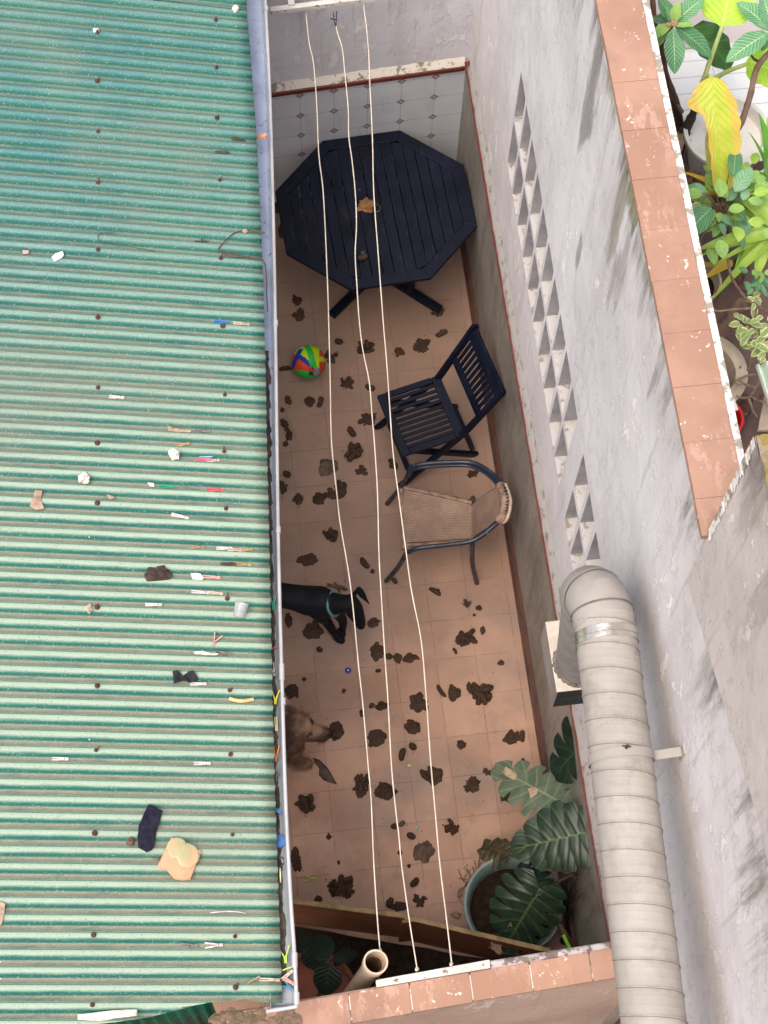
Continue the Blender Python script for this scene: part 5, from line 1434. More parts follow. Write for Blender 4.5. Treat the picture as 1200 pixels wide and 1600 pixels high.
for d in (
    (464, 470, 17, 20, 'C', 0, "small dark clump left of the table, above a forked clump by the gutter"),
    (467, 492, 22, 26, 'S', 60, "forked dark clump left of the table's left foot"),
    (441, 362, 13, 26, 'P', 0, "dropping nearest the back wall, between gutter and table edge"),
    (683, 487, 24, 20, 'C', 0, "dark clump against the table's right foot"),
    (530, 533, 15, 12, 'L', 160, "small lump up and right of the ball"),
    (570, 545, 34, 26, 'C', 0, "wide brown clump between the second and third clothes lines below the table"),
    (517, 558, 22, 25, 'S', 30, "ragged splat touching the right side of the ball"),
    (446, 578, 22, 8, 'L', 0, "log between the gutter and the ball"),
    (624, 550, 16, 17, 'P', 0, "oval dropping just right of the third clothes line below the table"),
    (661, 541, 30, 28, 'S', 120, "hooked splat left of the folding chair's top"),
    (689, 521, 23, 9, 'L', 22, "straight log below the table's right foot"),
    (543, 599, 28, 19, 'C', 20, "brown clump right of and below the ball"),
    (579, 605, 18, 13, 'L', 150, "lump beside the front corner of the folding chair's seat"),
    (452, 626, 10, 17, 'L', 105, "upright log nearest the gutter below the ball"),
    (484, 627, 16, 17, 'P', 0, "squarish dropping below the ball, beside a leaning log"),
    (499, 629, 10, 20, 'L', 70, "leaning log right of a squarish dropping below the ball"),
    (441, 641, 7, 9, 'P', 0, "tiny dropping half under the gutter below the ball"),
    (575, 655, 30, 20, 'S', 10, "star shaped splat left of the folding chair's front foot"),
    (551, 675, 12, 20, 'L', 115, "short log below the star shaped splat"),
    (443, 664, 11, 18, 'L', 120, "slanting log at the gutter, upper of a chain of three"),
    (451, 680, 14, 22, 'C', 0, "crooked clump at the gutter below the slanting log"),
    (446, 694, 10, 9, 'P', 0, "small grey smear under the crooked clump at the gutter"),
    (552, 706, 31, 30, 'C', 0, "large pile beside the second clothes line, left of the chairs"),
    (512, 730, 30, 27, 'P', 0, "big round flat dropping left of the large pile", 0, 'dung_grey'),
    (566, 738, 18, 28, 'S', 80, "pointed splat just below the large pile"),
    (447, 744, 14, 14, 'L', 140, "curved log at the gutter left of the big round flat dropping"),
    (442, 763, 12, 24, 'C', 0, "upright clump at the gutter below the curved log"),
    (466, 780, 15, 18, 'P', 0, "squarish lump left of a run of three joined droppings"),
    (499, 779, 20, 20, 'P', 0, "round dropping, left one of three joined in a run"),
    (517, 774, 18, 30, 'S', 80, "middle one of three joined droppings in a run"),
    (533, 763, 18, 28, 'P', 0, "ridged oval, right one of three joined droppings"),
    (613, 727, 12, 22, 'L', 120, "slim log left of the woven armchair's front corner"),
    (739, 740, 20, 13, 'C', 0, "dark clump seen through the woven armchair's arm"),
    (517, 837, 26, 22, 'C', 20, "ring shaped dropping with a pale middle, left of the armchair"),
    (481, 874, 32, 20, 'P', 0, "teardrop shaped flat dropping above the black dog's back"),
    (571, 880, 13, 22, 'L', 120, "slanting log above and right of the black dog"),
    (582, 893, 7, 8, 'P', 0, "tiny lump at the lower end of the slanting log by the armchair"),
    (527, 917, 32, 13, 'S', 150, "crumbled patch behind the black dog's neck", 0, 'dung_grey'),
    (615, 909, 9, 13, 'L', 120, "curl at the near front foot of the woven armchair"),
    (679, 926, 24, 9, 'L', 140, "long slanting log below the woven armchair"),
    (729, 944, 13, 11, 'C', 0, "left one of two small lumps below the armchair's rear leg"),
    (748, 950, 10, 9, 'P', 0, "right one of two small lumps below the armchair's rear leg"),
    (741, 961, 5, 5, 'P', 0, "speck sized lump between the armchair's rear leg and a big pile"),
    (754, 985, 9, 12, 'P', 0, "round lump just above the big pile by the right wall"),
    (728, 998, 36, 28, 'C', 0, "big pile by the right wall below the armchair"),
    (710, 1018, 6, 12, 'L', 110, "little chip below left of the big pile by the right wall"),
    (783, 1036, 10, 9, 'P', 0, "single round lump close to the right wall's brown base"),
    (583, 973, 20, 15, 'P', 20, "flat dropping at the black dog's nose"),
    (451, 970, 13, 22, 'P', 0, "leaf shaped dropping under the black dog's belly by the gutter"),
    (489, 985, 32, 27, 'P', 0, "large round flat dropping behind the black dog's front paw", 0, 'dung'),
    (498, 1018, 11, 10, 'L', 140, "small lump below the black dog's front paw"),
    (590, 1018, 22, 26, 'P', 0, "ridged oval dropping crossed by the second clothes line below the black dog"),
    (607, 1029, 13, 11, 'L', 160, "small left lump of a row of three right of the second clothes line"),
    (621, 1028, 13, 17, 'P', 0, "middle lump of a row of three right of the second clothes line"),
    (641, 1028, 24, 15, 'P', 0, "long right lump of a row of three right of the second clothes line"),
    (591, 1050, 10, 7, 'L', 0, "small lump right of the blue bottle cap"),
    (475, 1061, 7, 6, 'P', 0, "tiny lump above the brown dog's ear"),
    (538, 1080, 4, 8, 'L', 80, "tiny upright chip below the blue bottle cap"),
    (456, 1080, 26, 19, 'P', 0, "round dropping by the gutter touching the brown dog's ear"),
    (566, 1115, 9, 12, 'P', 0, "small lump just left of the first clothes line at the brown dog's level"),
    (582, 1105, 10, 9, 'L', 40, "small slanting lump right of the first clothes line"),
    (598, 1103, 26, 15, 'C', 0, "dark lumpy clump under the second clothes line"),
    (655, 1097, 31, 28, 'P', 0, "large ridged round dropping touching the third clothes line"),
    (690, 1080, 8, 24, 'L', 118, "straight log right of the third clothes line, left of a six sided flat dropping"),
    (709, 1083, 21, 22, 'P', 0, "flat six sided dropping between a straight log and the largest pile"),
    (733, 1075, 9, 17, 'P', 0, "small upright lump at the left of the largest branching pile"),
    (752, 1083, 36, 46, 'C', 0, "largest branching pile, near the right wall"),
    (645, 1137, 26, 22, 'P', 0, "leaf shaped dropping between the second and third clothes lines"),
    (588, 1153, 30, 25, 'P', 0, "thick round dropping between the first and second clothes lines"),
    (527, 1142, 23, 30, 'P', 0, "dark dropping right under the brown dog's nose"),
    (630, 1180, 12, 22, 'L', 70, "upright log, lower left of a pair between the second and third lines"),
    (643, 1169, 13, 14, 'L', 130, "short log, upper right of a pair between the second and third lines"),
    (720, 1164, 14, 13, 'P', 0, "heart shaped small dropping alone above the split leaves"),
    (800, 1154, 26, 22, 'P', 0, "round dropping by the right wall above the faded split leaf"),
    (817, 1151, 10, 20, 'L', 80, "upright lump joined to the round dropping by the right wall"),
    (565, 1227, 28, 40, 'C', 0, "many lobed pile under the first clothes line below the brown dog"),
    (601, 1237, 32, 24, 'P', 0, "coiled round dropping under the second clothes line"),
    (616, 1236, 10, 8, 'L', 10, "stub sticking out right of the coiled round dropping"),
    (680, 1212, 28, 28, 'P', 0, "round dropping with a hooked tail on the third clothes line"),
    (664, 1211, 10, 22, 'L', 120, "hooked tail left of the round dropping on the third clothes line"),
    (739, 1228, 26, 36, 'S', 70, "Y shaped splat left of the faded split leaf"),
    (761, 1207, 13, 16, 'S', 20, "ragged piece at the tip of the faded split leaf"),
    (478, 1257, 32, 30, 'C', 0, "three lobed pile by the gutter below the brown dog"),
    (514, 1308, 8, 10, 'P', 0, "single small lump in the middle of a tile above the green clothespin"),
    (617, 1293, 14, 9, 'L', 10, "dark half of a two piece log under the second clothes line"),
    (629, 1289, 12, 9, 'L', 30, "grey half of a two piece log under the second clothes line", 0, 'dung_grey'),
    (641, 1309, 16, 12, 'L', 145, "short slanting log right of the second clothes line"),
    (664, 1331, 32, 36, 'P', 0, "large pale smeared dropping left of the third clothes line", 0, 'dung_grey'),
    (704, 1294, 24, 24, 'C', 0, "pile right of the third clothes line near the wilted leaf"),
    (625, 1332, 8, 8, 'P', 0, "small crumb on the second clothes line left of the pale smeared dropping"),
    (463, 1345, 18, 40, 'C', 0, "tall ragged pile at the gutter beside the blue lid"),
    (529, 1348, 5, 6, 'P', 0, "tiny crumb above the biggest heap at the plank"),
    (522, 1388, 22, 30, 'C', 0, "left side of the biggest heap of logs near the wooden plank"),
    (540, 1386, 30, 40, 'C', 0, "right side of the biggest heap of logs near the wooden plank"),
    (497, 1405, 14, 10, 'P', 0, "oval lump left of the biggest heap, by the plank's edge"),
    (646, 1378, 20, 18, 'L', 42, "bent log right of the second clothes line near the plank"),
    (655, 1408, 22, 22, 'S', 40, "clover shaped dropping near the plank"),
    (611, 1412, 14, 18, 'L', 60, "slanting log at the left of a row near the plank"),
    (625, 1417, 26, 17, 'C', 0, "row of joined lumps near the plank under the second clothes line"),
    (639, 1353, 6, 6, 'P', 0, "tiny crumb below the pale smeared dropping"),
    (795, 1246, 30, 18, 'C', 0, "pile under the burnt edge of the faded split leaf"),
    (822, 1266, 14, 14, 'L', 45, "dark log between the two split leaves"),
    (818, 1190, 8, 10, 'P', 0, "small dark lump above the faded split leaf near the wall base"),
):
    dropping(*d)
dropping(572, 322, 24, 22, 'P', 0, "round tan dropping on the table top beside the parasol hole", TZ, 'dung_tan', "dropping", "droppings on the table")
dropping(566, 402, 18, 10, 'L', 10, "dark lump on the table top near its lower edge", TZ, 'dung', "dropping", "droppings on the table")
o = MB(); o.lathe([(0, .010), (.013, .010), (.016, .006), (.016, 0)], 16, at_z(567, 396, TZ + .012)); tag(o.build("lid_ring", M['steel'], smooth=40), "small grey round cap on the table top beside a dark lump", "cap")
# smear behind the brown dog's paw, wet leaf, small finds
def flatshape(pts, mat, name, label, cat, z=.003, curl=.0):
    P = [at_z(x, y, z) for x, y in pts]; c = sum(P, Vector()) / len(P); o = MB(); n = len(P)
    ci = o.vert(c + Vector((0, 0, .006 + curl * .3)))
    for r in (.5, 1):
        for i, q in enumerate(P):
            p = c.lerp(q, r); o.vert((p.x, p.y, z + (curl * r * (i % 2)) + (.004 if r < 1 else 0)))
    for i in range(n):
        j = (i + 1) % n; o.face(ci, 1 + i, 1 + j); o.face(1 + i, 1 + n + i, 1 + n + j, 1 + j)
    return tag(o.build(name, M[mat], smooth=True, solid=.0015), label, cat)
M['wet_leaf'] = simple("wet_grey_leaf", S(92, 74, 66), S(66, 52, 46), .6, 14, .4, 50)
flatshape(((489, 1184), (499, 1187), (512, 1200), (518, 1210), (527, 1226), (519, 1224), (505, 1219), (498, 1211), (499, 1201), (492, 1192)), 'wet_leaf', "dead_leaf", "dark wet dead leaf on the floor below the brown dog's paw", "leaf")
o = MB(); c = at_z(544, 1048, 0); o.lathe([(0, .012), (.014, .012), (.0175, .010), (.018, 0)], 20, c); o.k = 1; o.lathe([(0, .0128), (.006, .0128), (.006, .012)], 12, c)
tag(o.build("blue_stopper", [M['capblue'], M['pvc']], smooth=40), "dark blue bottle cap with a white middle on the floor", "bottle cap")
c = at_z(484, 1373, .002); peg(0, 0, 0, 0, .072, 'lime', "lime green open clothespin on the floor near the wooden plank", steel=False, opening=.55,
    frame=lambda X, Y, Z: c + Vector((X, Y - .06 * X, Z)), grp="clothespins on the floor")
c = at_z(640, 1196, .006); o = MB(); o.ball(c, (.012, .009, .005), 8, 6, None, .6, 2, 4); tag(o.build("petal", M['cream'], smooth=True), "small yellowish petal on the floor between the second and third lines", "petal")
c = at_z(652, 1293, .006); o = MB(); o.ball(c, (.010, .008, .006), 8, 6, None, .5, 2, 5); tag(o.build("plastic_chip", M['sky'], smooth=True), "small light blue chip on the floor left of the third clothes line", "plastic chip")
c = at_z(853, 1369, .004); o = MB(); o.ball(c + Vector((0, 0, .02)), (.035, .024, .018), 10, 7, None, .6, 2, 6); tag(o.build("fallen_flower", M['magenta'], smooth=True), "pinkish red fallen flower between the teal pot and the wall", "flower")
o = MB()
for k in range(34):
    a = at_z(random.gauss(736, 12), random.gauss(1376, 16), .008); t = random.uniform(0, 6.28); l = random.uniform(.03, .09)
    b = a + Vector((math.cos(t) * l, math.sin(t) * l, random.uniform(0, .02))); m_ = a.lerp(b, .5) + Vector((random.uniform(-.012, .012), random.uniform(-.012, .012), .01))
    o.tube(smooth_path([a, m_, b], 3), random.uniform(.0018, .0036), 5)
tag(o.build("dry_straw", M['twig'], smooth=True), "tangle of dry plant stalks on the floor left of the teal pot", "straw", kind="stuff")
for (pts, lb) in ((((703, 1428), (712, 1424), (722, 1428), (716, 1436), (708, 1434)), "crumpled pale dead leaf left of the teal pot's foot"),):
    flatshape(pts, 'dry_leaf', "dead_leaf", lb, "leaf", .006, .015)
# ------------------------------------------------------------------ ventilation duct
ZD, RD = 3.69, 0.119
d0, d1 = at_z(944, 968, ZD), at_z(1023, 1612, ZD)
dd = (d1 - d0).normalized(); dend = d0 + dd * 2.6
du_ = perp(dd)
dct = empty("ventilation_duct", tuple(d0), "big cream painted spiral ventilation duct running along the right-hand wall", "duct")
def spiral(mb, a, b, r, pitch, nseg=56, per=24, ridge=.0032, lap=None):
    ax = (b - a); L = ax.length; ax = ax.normalized(); s = ax.cross(Vector((0, 0, 1)));
    s = s.normalized() if s.length > .2 else Vector((1, 0, 0)).cross(ax).normalized()
    t = s.cross(ax)
    nv = int(L / pitch * per)
    def fn(u, v):
        th = u * math.tau; x = v * L
        ph = (x / pitch - u + 40.0) % 1.0
        rr = r
        if ph < .07: rr += ridge
        for c in (.36, .68): rr += ridge * .5 * max(0, 1 - abs(ph - c) / .035)
        rr += .0016 * mnoise.noise(Vector((x * 7, math.cos(th) * 2, math.sin(th) * 2))) + .0012 * mnoise.noise(Vector((x * 23, math.cos(th) * 5, math.sin(th) * 5)))
        p = a + ax * x + s * (math.cos(th) * rr) + t * (math.sin(th) * rr)
        return p
    o = len(mb.v)
    for j in range(nv + 1):
        for i in range(nseg + 1):
            u, v = i / nseg, j / nv
            mb.vert(fn(u, v), ((v * L / pitch - u + 40.0), u))
    for j in range(nv):
        for i in range(nseg):
            q = o + j * (nseg + 1) + i; mb.face(q, q + 1, q + nseg + 2, q + nseg + 1)
dm_ = NT("painted_spiral_duct_run", .6, .3)
uvx = dm_.xyz(dm_.co("UV")); P_ = dm_.co("World")
ph = dm_.math('FRACT', uvx[0], 0)
k = dm_.mix(dm_.step(dm_.noise(P_, 3.5, 5, .6), .35, .66), S(164, 159, 153), S(152, 147, 141))
k = dm_.mix(dm_.mul(dm_.step(dm_.noise(P_, 42, 5, .7), .58, .70), .3), k, S(134, 126, 118))
k = dm_.mix(dm_.mul(dm_.step(dm_.noise(dm_.scale(P_, (26, 3, 6)), 1, 4), .58, .7), .18), k, S(130, 122, 114))
k = dm_.mix(dm_.mul(dm_.step(ph, .10, .08), dm_.step(ph, .045, .064, 0, .7)), k, S(82, 72, 64))
k = dm_.mix(dm_.mul(dm_.step(dm_.noise(dm_.vadd(P_, (2, 0, 1)), 6.0, 6, .7), .54, .70), .4), k, S(124, 118, 108))
k = dm_.mix(dm_.mul(dm_.step(ph, .30, .10), dm_.step(dm_.noise(P_, 18, 4, .7), .45, .65, 0, .35)), k, S(118, 110, 100))
dm_.col(k); dm_.bump(dm_.noise(P_, 130, 4, .7), .15, .002)
mb = MB(); spiral(mb, d0, dend, RD, 0.100); mb.build("duct_run", dm_.m, dct, smooth=True)
rb_, = (at_z(904, 1036, 2.24),)
rt_ = d0 + Vector((-.012, .155, -.17))
mb = MB(); spiral(mb, rb_, rt_, RD * .88, 0.075, 48, 20, .003); mb.build("riser", M['duct_grey'], dct, smooth=True)
mb = MB()
arc = []
e0, e1 = rt_, d0 + dd * .03
updir0 = (rt_ - rb_).normalized()
for k in range(6):
    t = k / 5; p0 = e0; p3 = e1; p1 = e0 + updir0 * .11; p2 = e1 - dd * .11
    arc.append(p0 * (1 - t) ** 3 + p1 * 3 * t * (1 - t) ** 2 + p2 * 3 * t * t * (1 - t) + p3 * t ** 3)
mb.tube(arc, RD + .002, 48, False, updir=(1, 0.02, 0)); mb.build("elbow", M['duct'], dct, smooth=18)
for p, q in ((arc[2], arc[3]), (arc[4], arc[5]), (arc[0], arc[1])):
    d = (q - p).normalized(); o = MB(); o.tube([p - d * .003, p + d * .005], RD + .0055, 48, False); o.build("seam_band", M['sealant'], dct, smooth=60)
o = MB(); p = d0 + dd * .055; o.tube([p, p + dd * .028], RD + .0042, 48, False); o.tube([p + dd * .03, p + dd * .05], RD + .0038, 48, False); o.build("foil_band", M['foil'], dct, smooth=60)
pb = at_z(977, 1186, ZD); t_ = (pb - d0).dot(dd); pc = d0 + dd * t_
o = MB(); o.tube([pc - dd * .018, pc + dd * .018], RD + .006, 48, False)
wl = at_x(1060, 1184, XU); o.bar(pc + Vector((RD - .004, 0, 0)), (XU, pc.y + .004, pc.z), .036, .005)
o.box((XU - .003, pc.y, pc.z), (.006, .04, .11)); o.build("wall_bracket", M['duct'], dct, smooth=40)
o = MB(); q = pc + Vector((.004, .012, RD + .006)); o.lathe([(.007, 0), (.007, .014), (0, .014)], 6, q); o.tube([q + Vector((-.016, .004, .016)), q + Vector((0, 0, .010)), q + Vector((.014, -.004, .018))], .003, 6); o.tube([q, q + Vector((.002, .002, .03))], .003, 6)
o.build("wing_nut", M['rust'], dct)
hd_ = empty("vent_hood", (-.1, .2, 2.1), "square metal vent hood with a dark grille on the wall under the duct's elbow", "vent hood")
bx0, bx1, by0, by1, bz0, bz1 = -.200, XU - .001, .042, .388, 2.0, 2.243
mb = MB(); mb.box(((bx0 + bx1) / 2, (by0 + by1) / 2, bz1 - .004), (bx1 - bx0, by1 - by0, .008)); mb.build("hood_top", M['box_top'], hd_, bevel=.002)
mb = MB(); mb.box((bx0 + .004, (by0 + by1) / 2, (bz0 + bz1) / 2 - .005), (.008, by1 - by0 - .004, bz1 - bz0 - .010)); mb.box(((bx0 + bx1) / 2, by1 - .006, (bz0 + bz1) / 2 - .005), (bx1 - bx0 - .018, .006, bz1 - bz0 - .012)); mb.build("hood_side", M['box_side'], hd_, bevel=.001)
mb = MB(); mb.box(((bx0 + bx1) / 2 + .004, by0 + .004, (bz0 + bz1) / 2 - .005), (bx1 - bx0 - .010, .008, bz1 - bz0 - .012)); mb.build("grille", M['box_dark'], hd_)
mb = MB()
for k in range(26):
    a = k / 26 * math.tau; r = RD * .88
    mb.ball((rb_.x + math.cos(a) * r, rb_.y + math.sin(a) * r, bz1 + .003), (.020, .020, .010), 8, 5, None, .5, 2, k)
mb.build("sealant_bead", M['sealant'], hd_, smooth=True)
# ------------------------------------------------------------------ clothes lines and their bars
YBAR = 3.99
q0, q1 = at_y(422, 17, YBAR), at_y(640, -8, YBAR)
zb = q0.z
br = empty("line_bar", (q0.x, YBAR, zb), "white painted wooden bar with screw holes holding the clothes lines on the back wall", "line bar")
o = MB(); o.bar((q0.x, YBAR, zb - .0), (-.30, YBAR, zb), .03, .034); o.build("bar", M['bar'], br, bevel=.003)
for xx in (at_y(456, 6, YBAR).x, -.40):
    o = MB(); o.bar((xx, YBAR, zb + .022), (xx, YP + .01, zb + .022), .035, .02); o.build("arm", M['bar'], br, bevel=.002)
for px in (424, 433, 446, 510, 563):
    o = MB(); p = at_y(px, 17 - (px - 422) * .095, YBAR - .0155); o.lathe([(0, .0), (.004, .0), (.004, .002), (0, .002)], 8, (p.x, YBAR - .0155, zb + random.uniform(-.008, .008)), (0, -1, 0)); o.build("screw", M['rust'], br)
L1 = ((478, 20), (483, 67), (490, 100), (495, 167), (498, 240), (505, 300), (510, 400), (513, 480), (516, 600), (518, 690), (527, 777), (532, 820), (548, 917), (560, 1037), (567, 1100), (575, 1193), (580, 1250), (584, 1347), (590, 1440), (594, 1486))
L2 = ((523, 29), (527, 50), (535, 77), (539, 117), (544, 167), (545, 213), (550, 250), (555, 300), (557, 350), (555, 397), (558, 450), (561, 497), (567, 547), (577, 597), (582, 657), (586, 705), (590, 773), (592, 860), (595, 917), (602, 1033), (606, 1090), (612, 1200), (620, 1280), (623, 1303), (628, 1355), (640, 1440), (652, 1515))
L3 = ((568, 7), (575, 67), (578, 133), (582, 217), (584, 300), (591, 397), (599, 505), (604, 563), (608, 620), (614, 705), (624, 783), (633, 850), (643, 923), (658, 1000), (666, 1090), (673, 1190), (680, 1267), (687, 1347), (697, 1430), (706, 1507))
for pts, lb in ((L1, "leftmost of the three cream clothes lines, ending at the upright pipe"), (L2, "middle clothes line of the three, tied with navy cord at the top"), (L3, "rightmost of the three cream clothes lines")):
    y0, y1 = pts[0][1], pts[-1][1]; q = []
    za, zc = zb - .01, ZP + .022
    for x, y in pts:
        t = (y - y0) / (y1 - y0); q.append(at_z(x, y, lerp(za, zc, t) - .10 * math.sin(math.pi * t)))
    pts_ = smooth_path(q, 4)
    e = empty("clothesline", tuple(q[0]), lb, "clothesline", "clothes lines across the yard")
    o = MB(); o.tube(pts_, .0031, 6); o.build("line", M['line'], e, smooth=True)
    o = MB()
    for k in range(4): o.ball(q[-1] + Vector((random.uniform(-.004, .004), .002 * k, -.004 * k)), .0075, 7, 5)
    if pts is L2:
        o.k = 0; o.build("knot", M['line'], e, smooth=True)
        o = MB(); tp = q[0] + Vector((-.002, .02, .06))
        o.tube(smooth_path([q[0] + Vector((-.008, 0.0, .05)), q[0] + Vector((-.004, -.02, .01)), at_z(525, 42, q[1].z)], 4), .003, 6)
        o.tube(smooth_path([q[0] + Vector((.010, 0.0, .06)), q[0] + Vector((.006, -.02, .01)), at_z(525, 42, q[1].z)], 4), .003, 6); o.tube([q[0] + Vector((-.025, -.006, .012)), q[0] + Vector((.01, -.02, .012))], .0035, 6)
        o.build("cord_tie", M['navy'], e, smooth=True)
    else: o.build("knot", M['line'], e, smooth=True)
br.rotation_euler.z = 0.05
# ------------------------------------------------------------------ upright pipe by the near wall
pt = at_z(587, 1503, 2.50); pbm = at_z(524, 1592, 1.2)
ax = (pt - pbm).normalized()
pp = empty("vent_pipe", tuple(pt), "open ended cream plastic pipe standing by the near wall", "pipe")
o = MB(); L = (pt - pbm).length
foot = pbm
o.lathe([(.042, 0), (.042, L - .075), (.0445, L - .072), (.0515, L - .060), (.0515, L - .012), (.0535, L - .010), (.0535, L), (.0450, L), (.0450, L - .055)], 32, foot, ax)
o.build("pipe", M['pvc_old'], pp, smooth=40)
o = MB(); o.lathe([(.0452, L - .054), (.0370, L - .062), (.0370, L - .30), (.0, L - .30)], 32, foot, ax); o.build("bore", M['pvc_in'], pp, smooth=40)
o = MB(); o.tube([(foot.x, foot.y, 0.0), foot + ax * .03], .042, 24); o.build("lower_pipe", M['pvc_old'], pp, smooth=40)
o = MB(); h = at_z(592, 1528, ZP + .02); o.tube([h + Vector((-.004, 0, 0)), h + Vector((.002, .012, .012)), h + Vector((.004, .026, .004))], .003, 6); tag(o.build("small_hook", M['rust'], smooth=True), "small rusty hook at the end of the white rail", "hook")
# ------------------------------------------------------------------ plank barrier and the planting behind it
HB = .60
B0, B1 = at_z(455, 1407, HB), at_z(632, 1431, HB); B2 = at_z(860, 1484, HB)
bd_ = empty("plank_barrier", tuple(B1), "varnished brown plank barrier standing across the near end of the floor", "barrier")
for a, b, dz in ((B0 + (B0 - B1) * .5, B1, 0), (B1, B2, -.004)):
    o = MB(); m_ = (a + b) / 2; d = (b - a).normalized(); off = Vector((0, -.004 if dz else 0, 0))
    o.bar(Vector((a.x, a.y, HB / 2 - .005 + dz)) + off, Vector((b.x, b.y, HB / 2 - .005 + dz)) + off, .022, HB - .012); o.build("plank", M['plank'], bd_, bevel=.003)
    o = MB(); o.bar(Vector((a.x, a.y, HB - .006 + dz)) + off, Vector((b.x, b.y, HB - .006 + dz)) + off, .026, .010); o.build("worn_edge", M['plank_edge'], bd_, bevel=.003)
o = MB(); o.bar(Vector((B1.x + .02, B1.y - .026, .02)), Vector((B1.x + .02, B1.y - .026, HB - .01)), .075, .02, up=(0, 1, 0)); o.build("cleat", M['plank'], bd_, bevel=.003)
o = MB()
for k in range(3):
    p = Vector((B1.x + .09, B1.y - .045, HB - .12 - .12 * k)); o.lathe([(.006, 0), (.006, .004), (0, .004)], 8, p, (0, -1, 0))
o.build("screw", M['steel'], bd_)
sb = MB()
sb.grid(lambda u, v: (lerp(-1.62, -.02, u), lerp(-1.17, lerp(-.46, -.93, u), v), .05 + .035 * mnoise.noise(Vector((u * 9, v * 5, 1)))), 40, 20, False)
tag(sb.build("soil_bed", M['soil'], smooth=True), "dark soil in the shaded bed between the planks and the near wall", "soil", kind="stuff")
# ------------------------------------------------------------------ leaves
def frame3(B, T, n):
    e1 = (T - B).normalized(); n = Vector(n); n = (n - e1 * n.dot(e1)).normalized(); return e1, n.cross(e1), n
def monstera(name, parent, B, T, wdt, mat, lobes=6, cut=.35, gap=.26, droop=.12, side=.25, n=(0, 0, 1), seed=0, quilt=.006):
    B, T = Vector(B), Vector(T); L = (T - B).length; e1, e2, e3 = frame3(B, T, n); rs = random.Random(seed)
    o = MB(); nr = 9; nq = 6
    def outl(f):
        x = L * (-.17 + 1.17 * f ** 1.12); y = wdt * (max(0.0, math.sin(math.pi * min(1, (f * .96 + .02) ** .72))) ** .62)
        return x, y
    for sgn in (-1, 1):
        for i in range(lobes):
            f0, f1 = i / lobes, (i + 1) / lobes
            c_ = cut + rs.uniform(-.10, .14); g_ = gap * rs.uniform(.7, 1.3); lim = rs.uniform(.93, 1.04); tor = rs.uniform(-.05, .05)
            def fn(u, v):
                r = v; q = u
                gg = 0.0
                if r > c_: t = (r - c_) / (1 - c_); gg = g_ * (t ** .8)
                lo = f0 + (f1 - f0) * gg * .5 * (1 if i > 0 else .2); hi = f1 - (f1 - f0) * gg * .5 * (1 if i < lobes - 1 else 0)
                f = lerp(lo, hi, q)
                xo, yo = outl(f); xm = L * f * .86 + (L * .14 * f ** 6)
                rr = r * lim * (1 - .07 * abs(2 * q - 1) ** 2.5 * r)
                x = lerp(xm, xo, rr) + .16 * L * rr * (1 - f) * f; y = yo * rr
                h = -droop * L * max(0, x / L) ** 2 - side * wdt * (y / wdt) ** 2 + quilt * math.sin(q * math.pi) * r + tor * wdt * r * r + .10 * wdt * abs(y / wdt) * (1 - abs(y / wdt))
                return B + e1 * x + e2 * (y * sgn) + e3 * h
            o_ = len(o.v)
            for jv in range(nr + 1):
                for iu in range(nq + 1): o.vert(fn(iu / nq, jv / nr), (lerp(f0, f1, iu / nq) * 1.0, sgn * jv / nr))
            for jv in range(nr):
                for iu in range(nq):
                    a = o_ + jv * (nq + 1) + iu; o.face(a, a + 1, a + nq + 2, a + nq + 1)
    return o.build(name, M[mat], parent, smooth=True)
def leaf(o, B, T, wdt, n=(0, 0, 1), droop=.15, fold=.2, p=.8, q=.8, nu=12, nvv=3, wav=0.0, seed=0, sl=None, prof=None):
    """sl: optional cut-off of the blade, as a fraction of its length"""
    B, T = Vector(B), Vector(T); L = (T - B).length; e1, e2, e3 = frame3(B, T, n)
    def fn(v, u):
        s = u * (sl or 1.0); w_ = wdt * max(0.0, math.sin(math.pi * min(1, s ** p))) ** q; t = 2 * v - 1
        if prof: w_ = wdt * float(np.interp(s, prof[0], prof[1] if t < 0 else prof[2])) * (1 + .05 * math.sin(s * 37 + seed))
        y = t * w_
        h = 4 * droop * L * s * (1 - s) + fold * abs(y) + wav * wdt * math.sin(s * 21 + seed) * abs(t)
        return B + e1 * (L * s) + e2 * y + e3 * h
    o_ = len(o.v); nv2 = nvv * 2
    for j in range(nu + 1):
        for i in range(nv2 + 1): o.vert(fn(i / nv2, j / nu), (j / nu * (sl or 1), 2 * i / nv2 - 1))
    for j in range(nu):
        for i in range(nv2):
            a = o_ + j * (nv2 + 1) + i; o.face(a, a + 1, a + nv2 + 2, a + nv2 + 1)
def one(name, parent, mat, *a, **k):
    o = MB(); leaf(o, *a, **k); return o.build(name, M[mat], parent, smooth=True)
def stem(parent, pts, r0, r1, mat, name="stem", n=8, knob=0.0):
    P_ = smooth_path(pts, 6); m = len(P_) - 1
    o = MB(); o.tube(P_, [lerp(r0, r1, k / m) * (1 + knob * mnoise.noise(Vector((k * .8, r0 * 900, 0)))) for k in range(m + 1)], n); return o.build(name, M[mat], parent, smooth=True)
